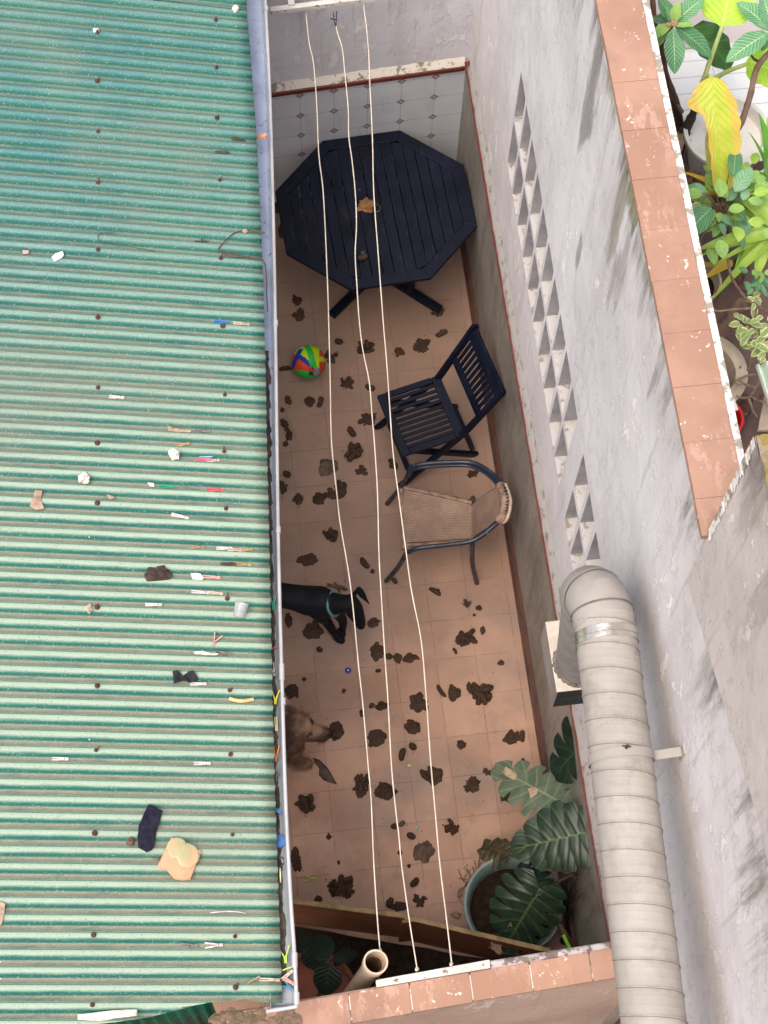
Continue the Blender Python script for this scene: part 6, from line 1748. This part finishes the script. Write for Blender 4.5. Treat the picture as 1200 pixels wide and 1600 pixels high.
# ------------------------------------------------------------------ split-leaf plants at the near end
root = at_z(948, 1462, .02); root.x = min(root.x, -.05)
mp = empty("split_leaf_plant", tuple(root), "tall split-leaf plant rooted in the wall corner, one leaf faded and burnt", "plant")
trunk = [root, at_z(942, 1428, .45), at_z(936, 1385, .75), at_z(932, 1350, .95)]
stem(mp, trunk, .022, .014, 'stem', "trunk")
def mleaf(bpx, bz, tpx, tz, wd, mat, **k):
    B, T = at_z(*bpx, bz), at_z(*tpx, tz); return monstera("leaf", mp, B, T, wd, mat, **k)
mleaf((918, 1300), 1.15, (797, 1328), .98, .185, 'monstera', lobes=6, cut=.66, gap=.18, droop=.06, side=.12, seed=3, n=(.1, -.15, 1))
mleaf((878, 1255), .85, (766, 1191), .60, .165, 'monstera_pale', lobes=6, cut=.48, gap=.34, droop=.10, side=.2, seed=8, n=(0, 0, 1))
mleaf((930, 1140), 1.35, (860, 1214), 1.05, .20, 'monstera_dk', lobes=5, cut=.5, gap=.3, droop=.08, side=.3, seed=12, n=(-.2, .1, 1))
mleaf((902, 1170), 1.2, (918, 1108), 1.25, .09, 'monstera_dk', lobes=4, cut=.3, gap=.5, droop=.05, side=.3, seed=14, n=(-.6, 0, 1))
mleaf((935, 1245), 1.2, (922, 1322), 1.0, .10, 'monstera_dk', lobes=4, cut=.4, gap=.3, droop=.08, side=.3, seed=15, n=(-.4, 0, 1))
mleaf((792, 1335), .42, (742, 1312), .22, .10, 'monstera_dead', lobes=5, cut=.25, gap=.5, droop=.25, side=.5, seed=21, n=(0, 0, 1), quilt=.03)
stem(mp, [trunk[2], at_z(928, 1335, 1.05), at_z(919, 1302, 1.15)], .011, .007, 'stem', "leaf_stalk")
stem(mp, [trunk[1], at_z(905, 1375, .62), at_z(850, 1352, .55), at_z(795, 1336, .42)], .011, .006, 'stem', "leaf_stalk")
stem(mp, [trunk[1], at_z(910, 1369, .66), at_z(870, 1378, .6), at_z(846, 1388, .58)], .010, .006, 'stem', "leaf_stalk")
stem(mp, [trunk[3], at_z(915, 1290, .98), at_z(880, 1257, .85)], .010, .006, 'stem', "leaf_stalk")
stem(mp, [trunk[3], at_z(938, 1240, 1.15), at_z(931, 1142, 1.35)], .010, .006, 'stem', "leaf_stalk")
for k in range(15):
    a = at_z(random.uniform(932, 946), random.uniform(1320, 1400), random.uniform(.6, .9)); b = at_z(random.uniform(928, 952), random.uniform(1440, 1465), .05)
    a.x = min(a.x, -.03); b.x = min(b.x, -.03)
    stem(mp, [a, a.lerp(b, .5) + Vector((random.uniform(-.03, .01), random.uniform(-.02, .02), 0)), b], .0045, .003, 'twig_dark', "aerial_root", 5)
for k in range(7):
    a = at_z(random.uniform(915, 935), random.uniform(1400, 1440), .3); b = a + Vector((random.uniform(-.07, -.02), random.uniform(-.05, .05), random.uniform(-.03, .06)))
    stem(mp, [a, a.lerp(b, .5) + Vector((0, .008, .01)), b], .0025, .0015, 'twig_dark', "aerial_root", 5)
def scorch(pts, z, label):
    P = [at_z(x, y, z) for x, y in pts]; c = sum(P, Vector()) / len(P); o = MB(); n = len(P)
    ci = o.vert(c + Vector((0, 0, .012)), (.5, 0))
    for i, q in enumerate(P): o.vert(q + Vector((0, 0, random.uniform(-.012, .012))), (i / n, 1))
    for i in range(n): o.face(ci, 1 + i, 1 + (i + 1) % n)
    r = o.build("burnt_patch", M['dry_leaf'], mp, smooth=True); r["label"] = label; return r
scorch(((790, 1197), (803, 1204), (817, 1214), (803, 1219), (790, 1213), (786, 1206)), .665, "bleached patch at the faded leaf's tip")
scorch(((825, 1232), (836, 1230), (848, 1239), (858, 1250), (850, 1262), (838, 1268), (830, 1252)), .76, "bleached patch at the faded leaf's base")
# teal pot with its own plant
pc_ = at_z(802, 1413, .36); PRr = .268
tp = empty("teal_pot", (pc_.x, pc_.y, 0), "large round faded teal plastic pot holding a split-leaf plant", "pot")
o = MB(); o.lathe([(0, .002), (PRr * .70, .002), (PRr * .93, .33), (PRr * 1.0, .335), (PRr * 1.0, .36), (PRr * .955, .362), (PRr * .90, .345), (PRr * .82, .20)], 56, (pc_.x, pc_.y, 0)); o.build("shell", M['teal_pot'], tp, smooth=40)
o = MB()
def so_(u, v):
    a = u * math.tau; r = PRr * .85 * v; return (pc_.x + r * math.cos(a), pc_.y + r * math.sin(a), .215 + .014 * mnoise.noise(Vector((math.cos(a) * v * 4, math.sin(a) * v * 4, 0))))
o.grid(so_, 40, 10, False); o.build("soil", M['soil'], tp, smooth=True)
pl = empty("potted_split_leaf", (pc_.x + .06, pc_.y - .02, .215), "dark green split-leaf plant growing in the teal pot with one broad drooping leaf", "plant")
st0 = Vector((pc_.x + .10, pc_.y - .10, .21))
def pleaf(bpx, bz, tpx, tz, wd, mat, **k): return monstera("leaf", pl, at_z(*bpx, bz), at_z(*tpx, tz), wd, mat, **k)
pleaf((843, 1388), .68, (784, 1492), .50, .20, 'monstera', lobes=6, cut=.42, gap=.27, droop=.16, side=.30, seed=33, n=(0.1, -.1, 1))
pleaf((848, 1386), .67, (812, 1346), .62, .09, 'monstera_dk', lobes=4, cut=.3, gap=.4, droop=.1, side=.3, seed=35, n=(0, 0, 1))
stem(pl, [st0, st0.lerp(at_z(848, 1388, .67), .6) + Vector((.03, -.02, .03)), at_z(846, 1389, .68)], .009, .006, 'stem', "leaf_stalk")
stem(pl, [at_z(897, 1482, .22), at_z(884, 1462, .34), at_z(868, 1440, .40), st0 + Vector((0, .0, .03))], .017, .013, 'bark', "trunk")
def dead(bpx, bz, tpx, tz, w_, lb):
    r = one("dead_leaf", pl, 'dry_leaf', at_z(*bpx, bz), at_z(*tpx, tz), w_, droop=-.06, fold=.5, p=.9, q=.7, wav=.3, seed=bpx[0]); r["label"] = lb
dead((828, 1414), .60, (833, 1482), .30, .022, "narrow withered strip on the broad drooping leaf")
dead((798, 1440), .58, (790, 1486), .42, .018, "pale withered strip at the leaf's lower edge")
dead((768, 1462), .52, (782, 1492), .46, .026, "pale withered tip at the lower left of the leaf")
dead((850, 1402), .56, (868, 1436), .36, .024, "pale withered strip beside the stalk")
o = MB(); a, b = at_z(880, 1461, .42), at_z(890, 1481, .38); o.bar(a, b, .018, .008); r = o.build("plant_label", M['limeleaf'], None); tag(r, "bright lime plastic stick poking up beside the teal pot", "plant stick")
# plants in the dark bed
cp = at_z(490, 1560, .35); cp.y = max(cp.y, -1.0)
ct_ = empty("clay_pot", (cp.x, cp.y, .05), "big reddish clay pot in the shade behind the plank barrier", "pot")
o = MB(); o.lathe([(0, 0), (.15, 0), (.22, .36), (.235, .365), (.235, .40), (.215, .40), (.205, .33), (.0, .32)], 40, (cp.x, cp.y, .05)); o.build("shell", M['claypot'], ct_, smooth=40)
hp = empty("shade_plant", (cp.x, cp.y, .37), "broad leaved dark green plant in the clay pot in the shade behind the planks", "plant")
for (bx, by, tx, ty, w_, zz) in ((512, 1500, 492, 1462, .07, .85), (515, 1505, 508, 1556, .075, .80), (510, 1500, 470, 1490, .065, .75), (518, 1500, 560, 1490, .035, .72), (505, 1520, 470, 1455, .06, .62), (522, 1510, 548, 1478, .03, .66)):
    B, T = at_z(bx, by, zz), at_z(tx, ty, zz - .10)
    one("leaf", hp, 'monstera_dk', B, T, w_, droop=.08, fold=.15, p=.75, q=.7, n=(0, -.1, 1))
    stem(hp, [Vector((cp.x + .02, cp.y, .36)), Vector((cp.x + .02, cp.y, .36)).lerp(B, .6) + Vector((0, 0, .06)), B], .006, .004, 'stem', "leaf_stalk")
# ------------------------------------------------------------------ neighbour's plants beyond the wall
def npt(x, y, z): return at_z(x, y, z)
# white planter
wp = npt(1108, 225, 3.72)
wpt = empty("white_planter", (wp.x + .06, wp.y, ZN), "large white glazed planter beyond the wall under the yellowing leaf", "planter")
o = MB(); o.lathe([(0, 0), (.12, 0), (.175, .24), (.185, .25), (.185, .265), (.168, .265), (.16, .20), (.0, .19)], 48, (wp.x + .06, wp.y, ZN)); o.build("shell", M['white_pot'], wpt, smooth=40)
o = MB(); o.lathe([(0, .196), (.158, .192)], 32, (wp.x + .06, wp.y, ZN)); o.build("soil", M['earth'], wpt)
# banana-like plant
bp = empty("banana_plant", (wp.x + .06, wp.y, ZN + .19), "banana plant with one huge yellowing leaf and lime green new leaf beyond the wall", "plant")
bb0 = Vector((wp.x + .10, wp.y + .02, ZN + .19))
one("leaf", bp, 'yellow_leaf', npt(1112, 121, 4.45), npt(1124, 308, 4.15), .110, droop=.13, fold=-.22, nu=60, nvv=6, wav=.05, prof=((0, .03, .08, .14, .20, .24, .29, .36, .5, .65, .8, .92, 1), (.12, .42, .66, .86, .95, .80, .48, .38, .33, .30, .26, .2, .05), (.12, .36, .52, .66, .74, .80, .82, .84, .86, .80, .66, .5, .2)), n=(-.1, -.25, 1))
one("leaf_tip", bp, 'olive_leaf', npt(1118, 190, 4.20), npt(1132, 308, 4.02), .055, droop=.02, fold=-.25, p=.8, q=.5, nu=16, nvv=4, wav=.08, n=(-.1, -.2, 1))
one("leaf", bp, 'lime_leaf', npt(1128, 42, 4.45), npt(1154, -85, 4.50), .105, droop=.08, fold=.12, p=.55, q=.5, nu=22, nvv=5, wav=.06)
one("leaf", bp, 'lime_leaf', npt(1166, 95, 4.25), npt(1240, 130, 4.2), .10, droop=.08, fold=.1, p=.6, q=.5, nu=16, nvv=4, wav=.06)
stem(bp, [bb0, npt(1098, 150, 4.1), npt(1103, 115, 4.25), npt(1129, 40, 4.45)], .016, .008, 'stem_green', "leaf_stalk")
stem(bp, [bb0, npt(1098, 150, 4.05), npt(1125, 118, 4.15), npt(1167, 100, 4.25)], .014, .008, 'stem_green', "leaf_stalk")
stem(bp, [bb0, npt(1100, 160, 4.1), npt(1106, 124, 4.35), npt(1111, 120, 4.45)], .016, .009, 'stem_green', "leaf_stalk")
# broad dark leaf
rp = empty("broad_leaf_plant", tuple(npt(1130, 90, ZN)), "plant with one broad scalloped dark green leaf behind the loquat", "plant")
one("leaf", rp, 'round_dk', npt(1082, 42, 4.05), npt(1142, 108, 3.95), .082, droop=.05, fold=.15, p=.7, q=.45, nu=22, nvv=4, wav=.10, seed=2)
stem(rp, [npt(1130, 90, ZN), npt(1112, 70, 3.85), npt(1100, 60, 4.02)], .008, .005, 'stem_green', "leaf_stalk")
# loquats
def rosette(parent, c, items, z, mat='loquat', w_=.042):
    for k, (x, y, dz, m_) in enumerate(items):
        o = MB(); T = npt(x, y, z + dz); L = (T - c).length
        leaf(o, c.lerp(T, .08), T, min(w_, L * .24), droop=.07, fold=.22, p=.85, q=.75, nu=16, nvv=3, wav=.05, seed=k)
        o.build("leaf", M[m_ or mat], parent, smooth=True)
lq = empty("loquat_sapling", tuple(npt(1085, 235, ZN)), "loquat sapling with ribbed dark leaves round a tan bud beyond the wall top", "sapling")
c1 = npt(1051, 38, 4.5)
rosette(lq, c1, ((1054, 116, -.12, None), (1102, -4, .05, None), (1112, 92, -.10, 'loquat_dk'), (1028, -6, .05, 'loquat_dk'), (1016, 60, -.05, 'young'), (1060, 2, .08, 'young'), (1084, 40, .02, 'young'), (1014, 30, -.1, 'loquat_dk'), (1088, 68, -.08, 'loquat_dk'), (1040, 10, .06, 'loquat'), (1022, 78, -.16, 'young')), 4.5)
o = MB()
for k in range(7): o.ball(c1 + Vector((random.uniform(-.02, .02), random.uniform(-.012, .02), random.uniform(.0, .02))), (.014, .012, .012), 7, 5, None, .4, 2, k)
o.tube([c1, c1 + Vector((.004, .03, .035))], .008, 6); o.build("bud", M['peg_tan'], lq, smooth=True)
stem(lq, [npt(1068, 215, ZN), npt(1058, 160, 3.95), npt(1042, 118, 4.2), npt(1037, 90, 4.3), npt(1034, 70, 4.38), npt(1043, 52, 4.46), c1], .012, .008, 'bark_dark', "branch", knob=.25)
stem(lq, [npt(1062, 230, ZN), npt(1052, 170, 3.85), npt(1036, 110, 4.1), npt(1024, 40, 4.3), npt(1018, -20, 4.4)], .016, .010, 'bark_dark', "branch", knob=.2)
stem(lq, [npt(1066, 175, 3.9), npt(1050, 150, 4.0), npt(1032, 132, 4.12), npt(1031, 118, 4.16)], .009, .004, 'bark', "branch")
stem(lq, [npt(1026, 76, 4.2), npt(1050, 77, 4.22), npt(1082, 75, 4.2)], .005, .003, 'stem_green', "branch")
l2 = empty("loquat_branch", tuple(npt(1140, 260, ZN)), "leaning loquat branch with a ribbed leaf cut by the right edge of the photo", "branch")
c2 = npt(1206, 48, 4.5)
rosette(l2, c2, ((1134, 98, -.06, None), (1150, 4, .02, 'loquat'), (1176, 36, .02, 'loquat'), (1190, -10, .05, 'loquat'), (1240, 20, 0, None), (1190, 80, -.06, 'loquat_dk')), 4.5, w_=.046)
stem(l2, [npt(1136, 330, ZN), npt(1137, 236, 4.12), npt(1158, 192, 4.2), npt(1172, 150, 4.28), npt(1184, 104, 4.36), npt(1215, 68, 4.44), c2 + Vector((.05, 0, 0))], .014, .010, 'bark', "branch", knob=.25)
stem(l2, [npt(1188, 97, 4.36), npt(1178, 92, 4.38), npt(1172, 83, 4.42)], .006, .004, 'bark_dark', "branch")
c3 = npt(1151, 204, 4.30)
rosette(l2, c3, ((1124, 165, .06, 'loquat'), (1129, 195, -.02, 'loquat_dk')), 4.3, w_=.024)
# mixed shrub in the middle of the strip
sh = empty("green_shrub", tuple(npt(1130, 330, ZN)), "bushy light green shrub with small rounded leaves in front of the sword leaves", "shrub")
rs = random.Random(12)
sc0 = npt(1130, 318, 4.15)
stem(sh, [npt(1140, 370, ZN), npt(1134, 340, 3.9), sc0], .010, .006, 'bark', "trunk")
groups = {}
for k in range(98):
    x, y = rs.gauss(1132, 26), rs.gauss(312, 26)
    if x < 1072: x = 1072 + rs.uniform(0, 20)
    z = 4.15 + rs.uniform(-.22, .12)
    B = npt(x, y, z); d = Vector((x - 1132, -(y - 318), 0)); d = d.normalized() if d.length > 3 else Vector((1, 0, 0))
    d = (d + Vector((rs.uniform(-.8, .8), rs.uniform(-.8, .8), rs.uniform(-.4, .3)))).normalized(); l = rs.uniform(.045, .085)
    m_ = rs.choice(('young', 'young', 'young', 'young', 'blue_leaf', 'blade', 'varieg'))
    o = MB(); leaf(o, B, B + d * l, l * rs.uniform(.26, .36), n=(rs.uniform(-.4, .4), rs.uniform(-.6, .2), 1), droop=.08, fold=.2, p=.85, q=.75, nu=8, nvv=2); o.build("leaf", M[m_], sh, smooth=True)
    if k % 6 == 0: stem(sh, [sc0 + Vector((0, 0, -.08)), sc0.lerp(B, .6), B], .004, .002, 'bark', "twig", 5)
for B, T, m_, w_ in ((npt(1112, 325, 4.3), npt(1068, 372, 4.24), 'loquat_dk', .050), (npt(1146, 275, 4.3), npt(1149, 232, 4.28), 'loquat_dk', .030), (npt(1148, 300, 4.28), npt(1175, 262, 4.3), 'blue_leaf', .034), (npt(1126, 344, 4.2), npt(1146, 352, 4.12), 'blue_leaf', .026), (npt(1122, 352, 4.2), npt(1134, 374, 4.1), 'blue_leaf', .026), (npt(1150, 330, 4.2), npt(1166, 352, 4.1), 'loquat_dk', .026), (npt(1154, 366, 4.1), npt(1160, 392, 4.0), 'blue_leaf', .022)):
    one("leaf", sh, m_, B, T, w_, droop=.08, fold=.2, p=.85, q=.7, nu=14, wav=.06)
# sword-leaved plant
sw = empty("sword_leaf_plant", tuple(npt(1200, 370, ZN)), "yellow green sword-leaved plant fanning out from the right edge of the photo", "plant")
swc = npt(1212, 352, 4.05)
for x, y, dz, m_, w_ in ((1085, 392, -.05, 'blade', .034), (1090, 402, -.12, 'blade', .024), (1160, 255, .05, 'blade', .050), (1140, 300, .02, 'blade', .036), (1072, 302, -.15, 'blade_yellow', .014), (1064, 268, -.1, 'blade_yellow', .018), (1100, 437, -.25, 'blade_yellow', .020), (1112, 470, -.3, 'blade', .020), (1092, 418, -.3, 'blade_yellow', .018), (1150, 420, -.2, 'blade', .034), (1185, 175, .15, 'blade_green', .030), (1169, 205, .05, 'blade_green', .010), (1198, 180, .12, 'blade', .028), (1215, 200, .12, 'blade_green', .03), (1084, 290, -.2, 'blade', .018), (1180, 440, -.2, 'blade', .03), (1240, 420, -.1, 'blade', .03)) + tuple((1212 - 150 * math.cos(t_) * f_, 352 - 130 * math.sin(t_) * f_, -.05 - .12 * f_, ('blade', 'blade_green', 'young')[q_ % 3], .014 + .004 * (q_ % 3)) for q_, (t_, f_) in enumerate(((.1, .8), (-.15, .9), (-.4, .8), (.35, .75), (.6, .9), (.85, .8), (-.65, .85), (-.9, .7), (1.1, .9), (.22, .6), (-.28, .65), (.5, .6), (-.5, .55), (.72, .65)))):
    B = swc + Vector((random.uniform(-.03, .03), random.uniform(-.03, .03), random.uniform(-.1, 0)))
    if m_ == 'blade_green' or (x, y) == (1198, 180): B = npt(1200, 275, 3.95)
    if m_ == 'blade_yellow': B = npt(1146, {302: 309, 268: 312, 437: 408, 418: 416}[y], 3.85)
    o = MB(); leaf(o, B, npt(x, y, 4.05 + dz), w_, droop=.10, fold=.35, p=.55, q=.8, nu=20, nvv=2); o.build("leaf", M[m_], sw, smooth=True)
stem(sw, [npt(1150, 420, ZN), npt(1180, 385, 3.8), swc], .03, .02, 'bark', "trunk", 10, .2)
# variegated plant
vg = empty("variegated_plant", tuple(npt(1190, 520, ZN)), "small variegated plant with cream edged leaves near the green plastic sheet", "plant")
br_ = [npt(1138, 405, 4.15), npt(1142, 430, 4.12), npt(1153, 450, 4.08), npt(1170, 470, 4.04), npt(1196, 484, 4.0), npt(1225, 495, 3.95)]
stem(vg, br_, .006, .006, 'bark', "branch", knob=.3)
stem(vg, [npt(1104, 481, 3.95), npt(1120, 486, 3.97), npt(1140, 484, 3.98), npt(1182, 481, 4.0)], .004, .005, 'twig', "branch")
for k in range(62):
    x, y = rs.choice(((1182, 470), (1178, 520), (1168, 530), (1190, 500), (1170, 508), (1186, 430), (1190, 540)))
    x += rs.gauss(0, 9); y += rs.gauss(0, 11)
    B = npt(x, y, 4.0 + rs.uniform(-.08, .06)); d = Vector((rs.uniform(-1, 1), rs.uniform(-1, .7), rs.uniform(-.5, .2))).normalized(); l = rs.uniform(.035, .06)
    m_ = 'varieg' if y > 455 else rs.choice(('blue_leaf', 'young', 'loquat_dk'))
    o = MB(); leaf(o, B, B + d * l, l * .30, n=(rs.uniform(-.4, .4), rs.uniform(-.5, .3), 1), droop=.08, fold=.2, p=.8, q=.8, nu=7, nvv=2); o.build("leaf", M[m_], vg, smooth=True)
stem(vg, [npt(1160, 620, ZN), npt(1172, 560, 3.85), npt(1182, 480, 4.0)], .007, .004, 'twig', "branch")
# dead trunk and branches
dt = empty("leaning_trunk", tuple(npt(1100, 560, ZN)), "thick dead grey brown trunk leaning beside the beige planter ring", "trunk")
stem(dt, [npt(1106, 556, 3.62), npt(1122, 530, 3.70), npt(1150, 490, 3.80), npt(1172, 462, 3.86)], .045, .034, 'bark', "trunk", 14, .35)
stem(dt, [npt(1140, 700, 3.6), npt(1158, 650, 3.66), npt(1172, 620, 3.72)], .036, .020, 'bark_dark', "trunk", 12, .35)
for P_ in (((1150, 618), (1165, 622), (1178, 612), (1188, 590)), ((1156, 594), (1168, 602), (1184, 605), (1200, 600)), ((1172, 618), (1186, 626), (1204, 628)), ((1158, 600), (1150, 596), (1170, 586), (1186, 586)), ((1170, 622), (1176, 640), (1184, 652))):
    stem(dt, [npt(x, y, 3.82) for x, y in P_], .007, .004, 'twig', "twig", 6, .3)
ds = empty("dry_stump", tuple(npt(1066, 210, ZN)), "brown withered stump with dead leaf sheaths beside the white planter", "stump")
stem(ds, [npt(1054, 250, 3.58), npt(1066, 214, 3.72), npt(1082, 180, 3.9), npt(1086, 166, 3.96)], .034, .012, 'twig_dark', "trunk", 12, .4)
for x, y in ((1050, 232), (1060, 222), (1074, 240), (1078, 212), (1056, 244)):
    one("dead_sheath", ds, 'dry_leaf', npt(1066, 210, 3.78), npt(x, y, 3.68), .02, droop=.1, fold=.5, wav=.3, seed=x)
dl = MB()
for k in range(46):
    B = npt(rs.uniform(1060, 1200), rs.choice((rs.uniform(250, 330), rs.uniform(400, 660))), ZN + rs.uniform(.02, .10)); d = Vector((rs.uniform(-1, 1), rs.uniform(-1, 1), rs.uniform(-.2, .2))).normalized(); l = rs.uniform(.05, .12)
    leaf(dl, B, B + d * l, l * .2, droop=.12, fold=.5, nu=7, nvv=2, wav=.3, seed=k)
tag(dl.build("leaf_litter", simple("dead_leaf_litter", S(126, 98, 82), S(84, 62, 52), .9, 12, .4, 40), smooth=True), "brown dead leaves littering the neighbour's planting bed", "leaf litter", kind="stuff")
# planter rings
rp_ = npt(1118, 578, 3.78)
bpn = empty("beige_planter", (rp_.x, rp_.y, ZN), "round beige planter ring half hidden by the wall's terracotta top", "planter")
o = MB(); o.lathe([(.12, -.0), (.17, .20), (.178, .225), (.150, .235), (.128, .225), (.115, .12), (0, .10)], 48, (rp_.x - .045, rp_.y, ZN)); o.build("shell", M['beige_pot'], bpn, smooth=40)
o = MB(); o.lathe([(0, .105), (.116, .122)], 32, (rp_.x - .045, rp_.y, ZN)); o.build("soil", M['soil'], bpn)
g2 = npt(1094, 440, 3.72); gp = empty("grey_planter", (g2.x, g2.y, ZN), "grey white planter rim just showing beyond the wall", "planter")
o = MB(); o.lathe([(.07, 0), (.095, .17), (.10, .18), (.09, .18), (.08, .12), (0, .12)], 40, (g2.x - .01, g2.y, ZN)); o.build("shell", M['beige_pot'], gp, smooth=40)
o = MB(); o.lathe([(0, .125), (.079, .122)], 24, (g2.x - .01, g2.y, ZN)); o.build("soil", M['soil'], gp)
# red and white thing, green plastic sheet and panel
r0 = npt(1146, 650, 3.78); rc = empty("red_bucket", (r0.x, r0.y, ZN), "red bucket with a white lid edge peeping over the wall's terracotta top", "bucket")
o = MB(); o.lathe([(0, 0), (.07, 0), (.09, .19), (.094, .19), (.094, .205), (.084, .205), (.06, .02)], 32, (r0.x - .045, r0.y + .01, ZN)); o.build("shell", simple("red_plastic", S(216, 44, 44), S(190, 36, 38), .35, 8, .1, 40), rc, smooth=40)
o = MB(); q = npt(1140, 636, 3.80); o.box((q.x - .02, q.y + .0, q.z), (.10, .05, .012), Matrix.Rotation(.15, 3, 'Z')); o.build("lid", M['white_pot'], rc, bevel=.003)
a0 = npt(1180, 572, 4.0); 
o = MB()
m1 = npt(1215, 560, 4.1); m2 = npt(1202, 640, 3.98); m3 = npt(1240, 640, 4.1)
def gsh(u, v):
    p = a0.lerp(m1, u).lerp(m2.lerp(m3, u), v); return p + Vector((0, 0, .014 * math.sin(u * 2.6 * math.tau)))
o.grid(gsh, 40, 10)
gm_ = NT("pale_green_fibreglass", .5, .3); ux = gm_.xyz(gm_.co("UV")); fr_ = gm_.math('FRACT', gm_.mul(ux[0], 2.6), 0)
gm_.col(gm_.mix(gm_.step(gm_.math('ABSOLUTE', gm_.sub(fr_, .5), 0), .16, .06), S(214, 224, 206), S(52, 176, 146)))
tag(o.build("green_plastic_sheet", gm_.m, smooth=True, solid=.003), "piece of pale and green corrugated plastic sheet at the right edge beyond the wall", "plastic sheet")
o = MB(); q = [npt(1184, 672, 3.75), npt(1196, 612, 3.75), npt(1260, 600, 3.85), npt(1250, 672, 3.85)]
o.hexa([p + Vector((0, 0, -.015)) for p in q] + q); tag(o.build("fibreboard_sheet", M['beige_pot']), "plain beige panel leaning below the green plastic sheet", "panel")
for k, (x, y) in enumerate(((1040, 178), (1044, 196))):
    c = npt(x, y, ZN + .05); o = MB()
    for j in range(5): o.ball(c + Vector((random.uniform(-.03, .03), random.uniform(-.03, .03), random.uniform(-.02, .03))), (.03, .014, .012), 8, 6, Matrix.Rotation(j, 3, 'Z'), .4, 2, j + k)
    tag(o.build("dark_rag", M['felt'], smooth=True), ("dark crumpled scrap, upper of two beyond the wall beside the white planter", "dark crumpled scrap, lower of two beyond the wall beside the white planter")[k], "scrap")
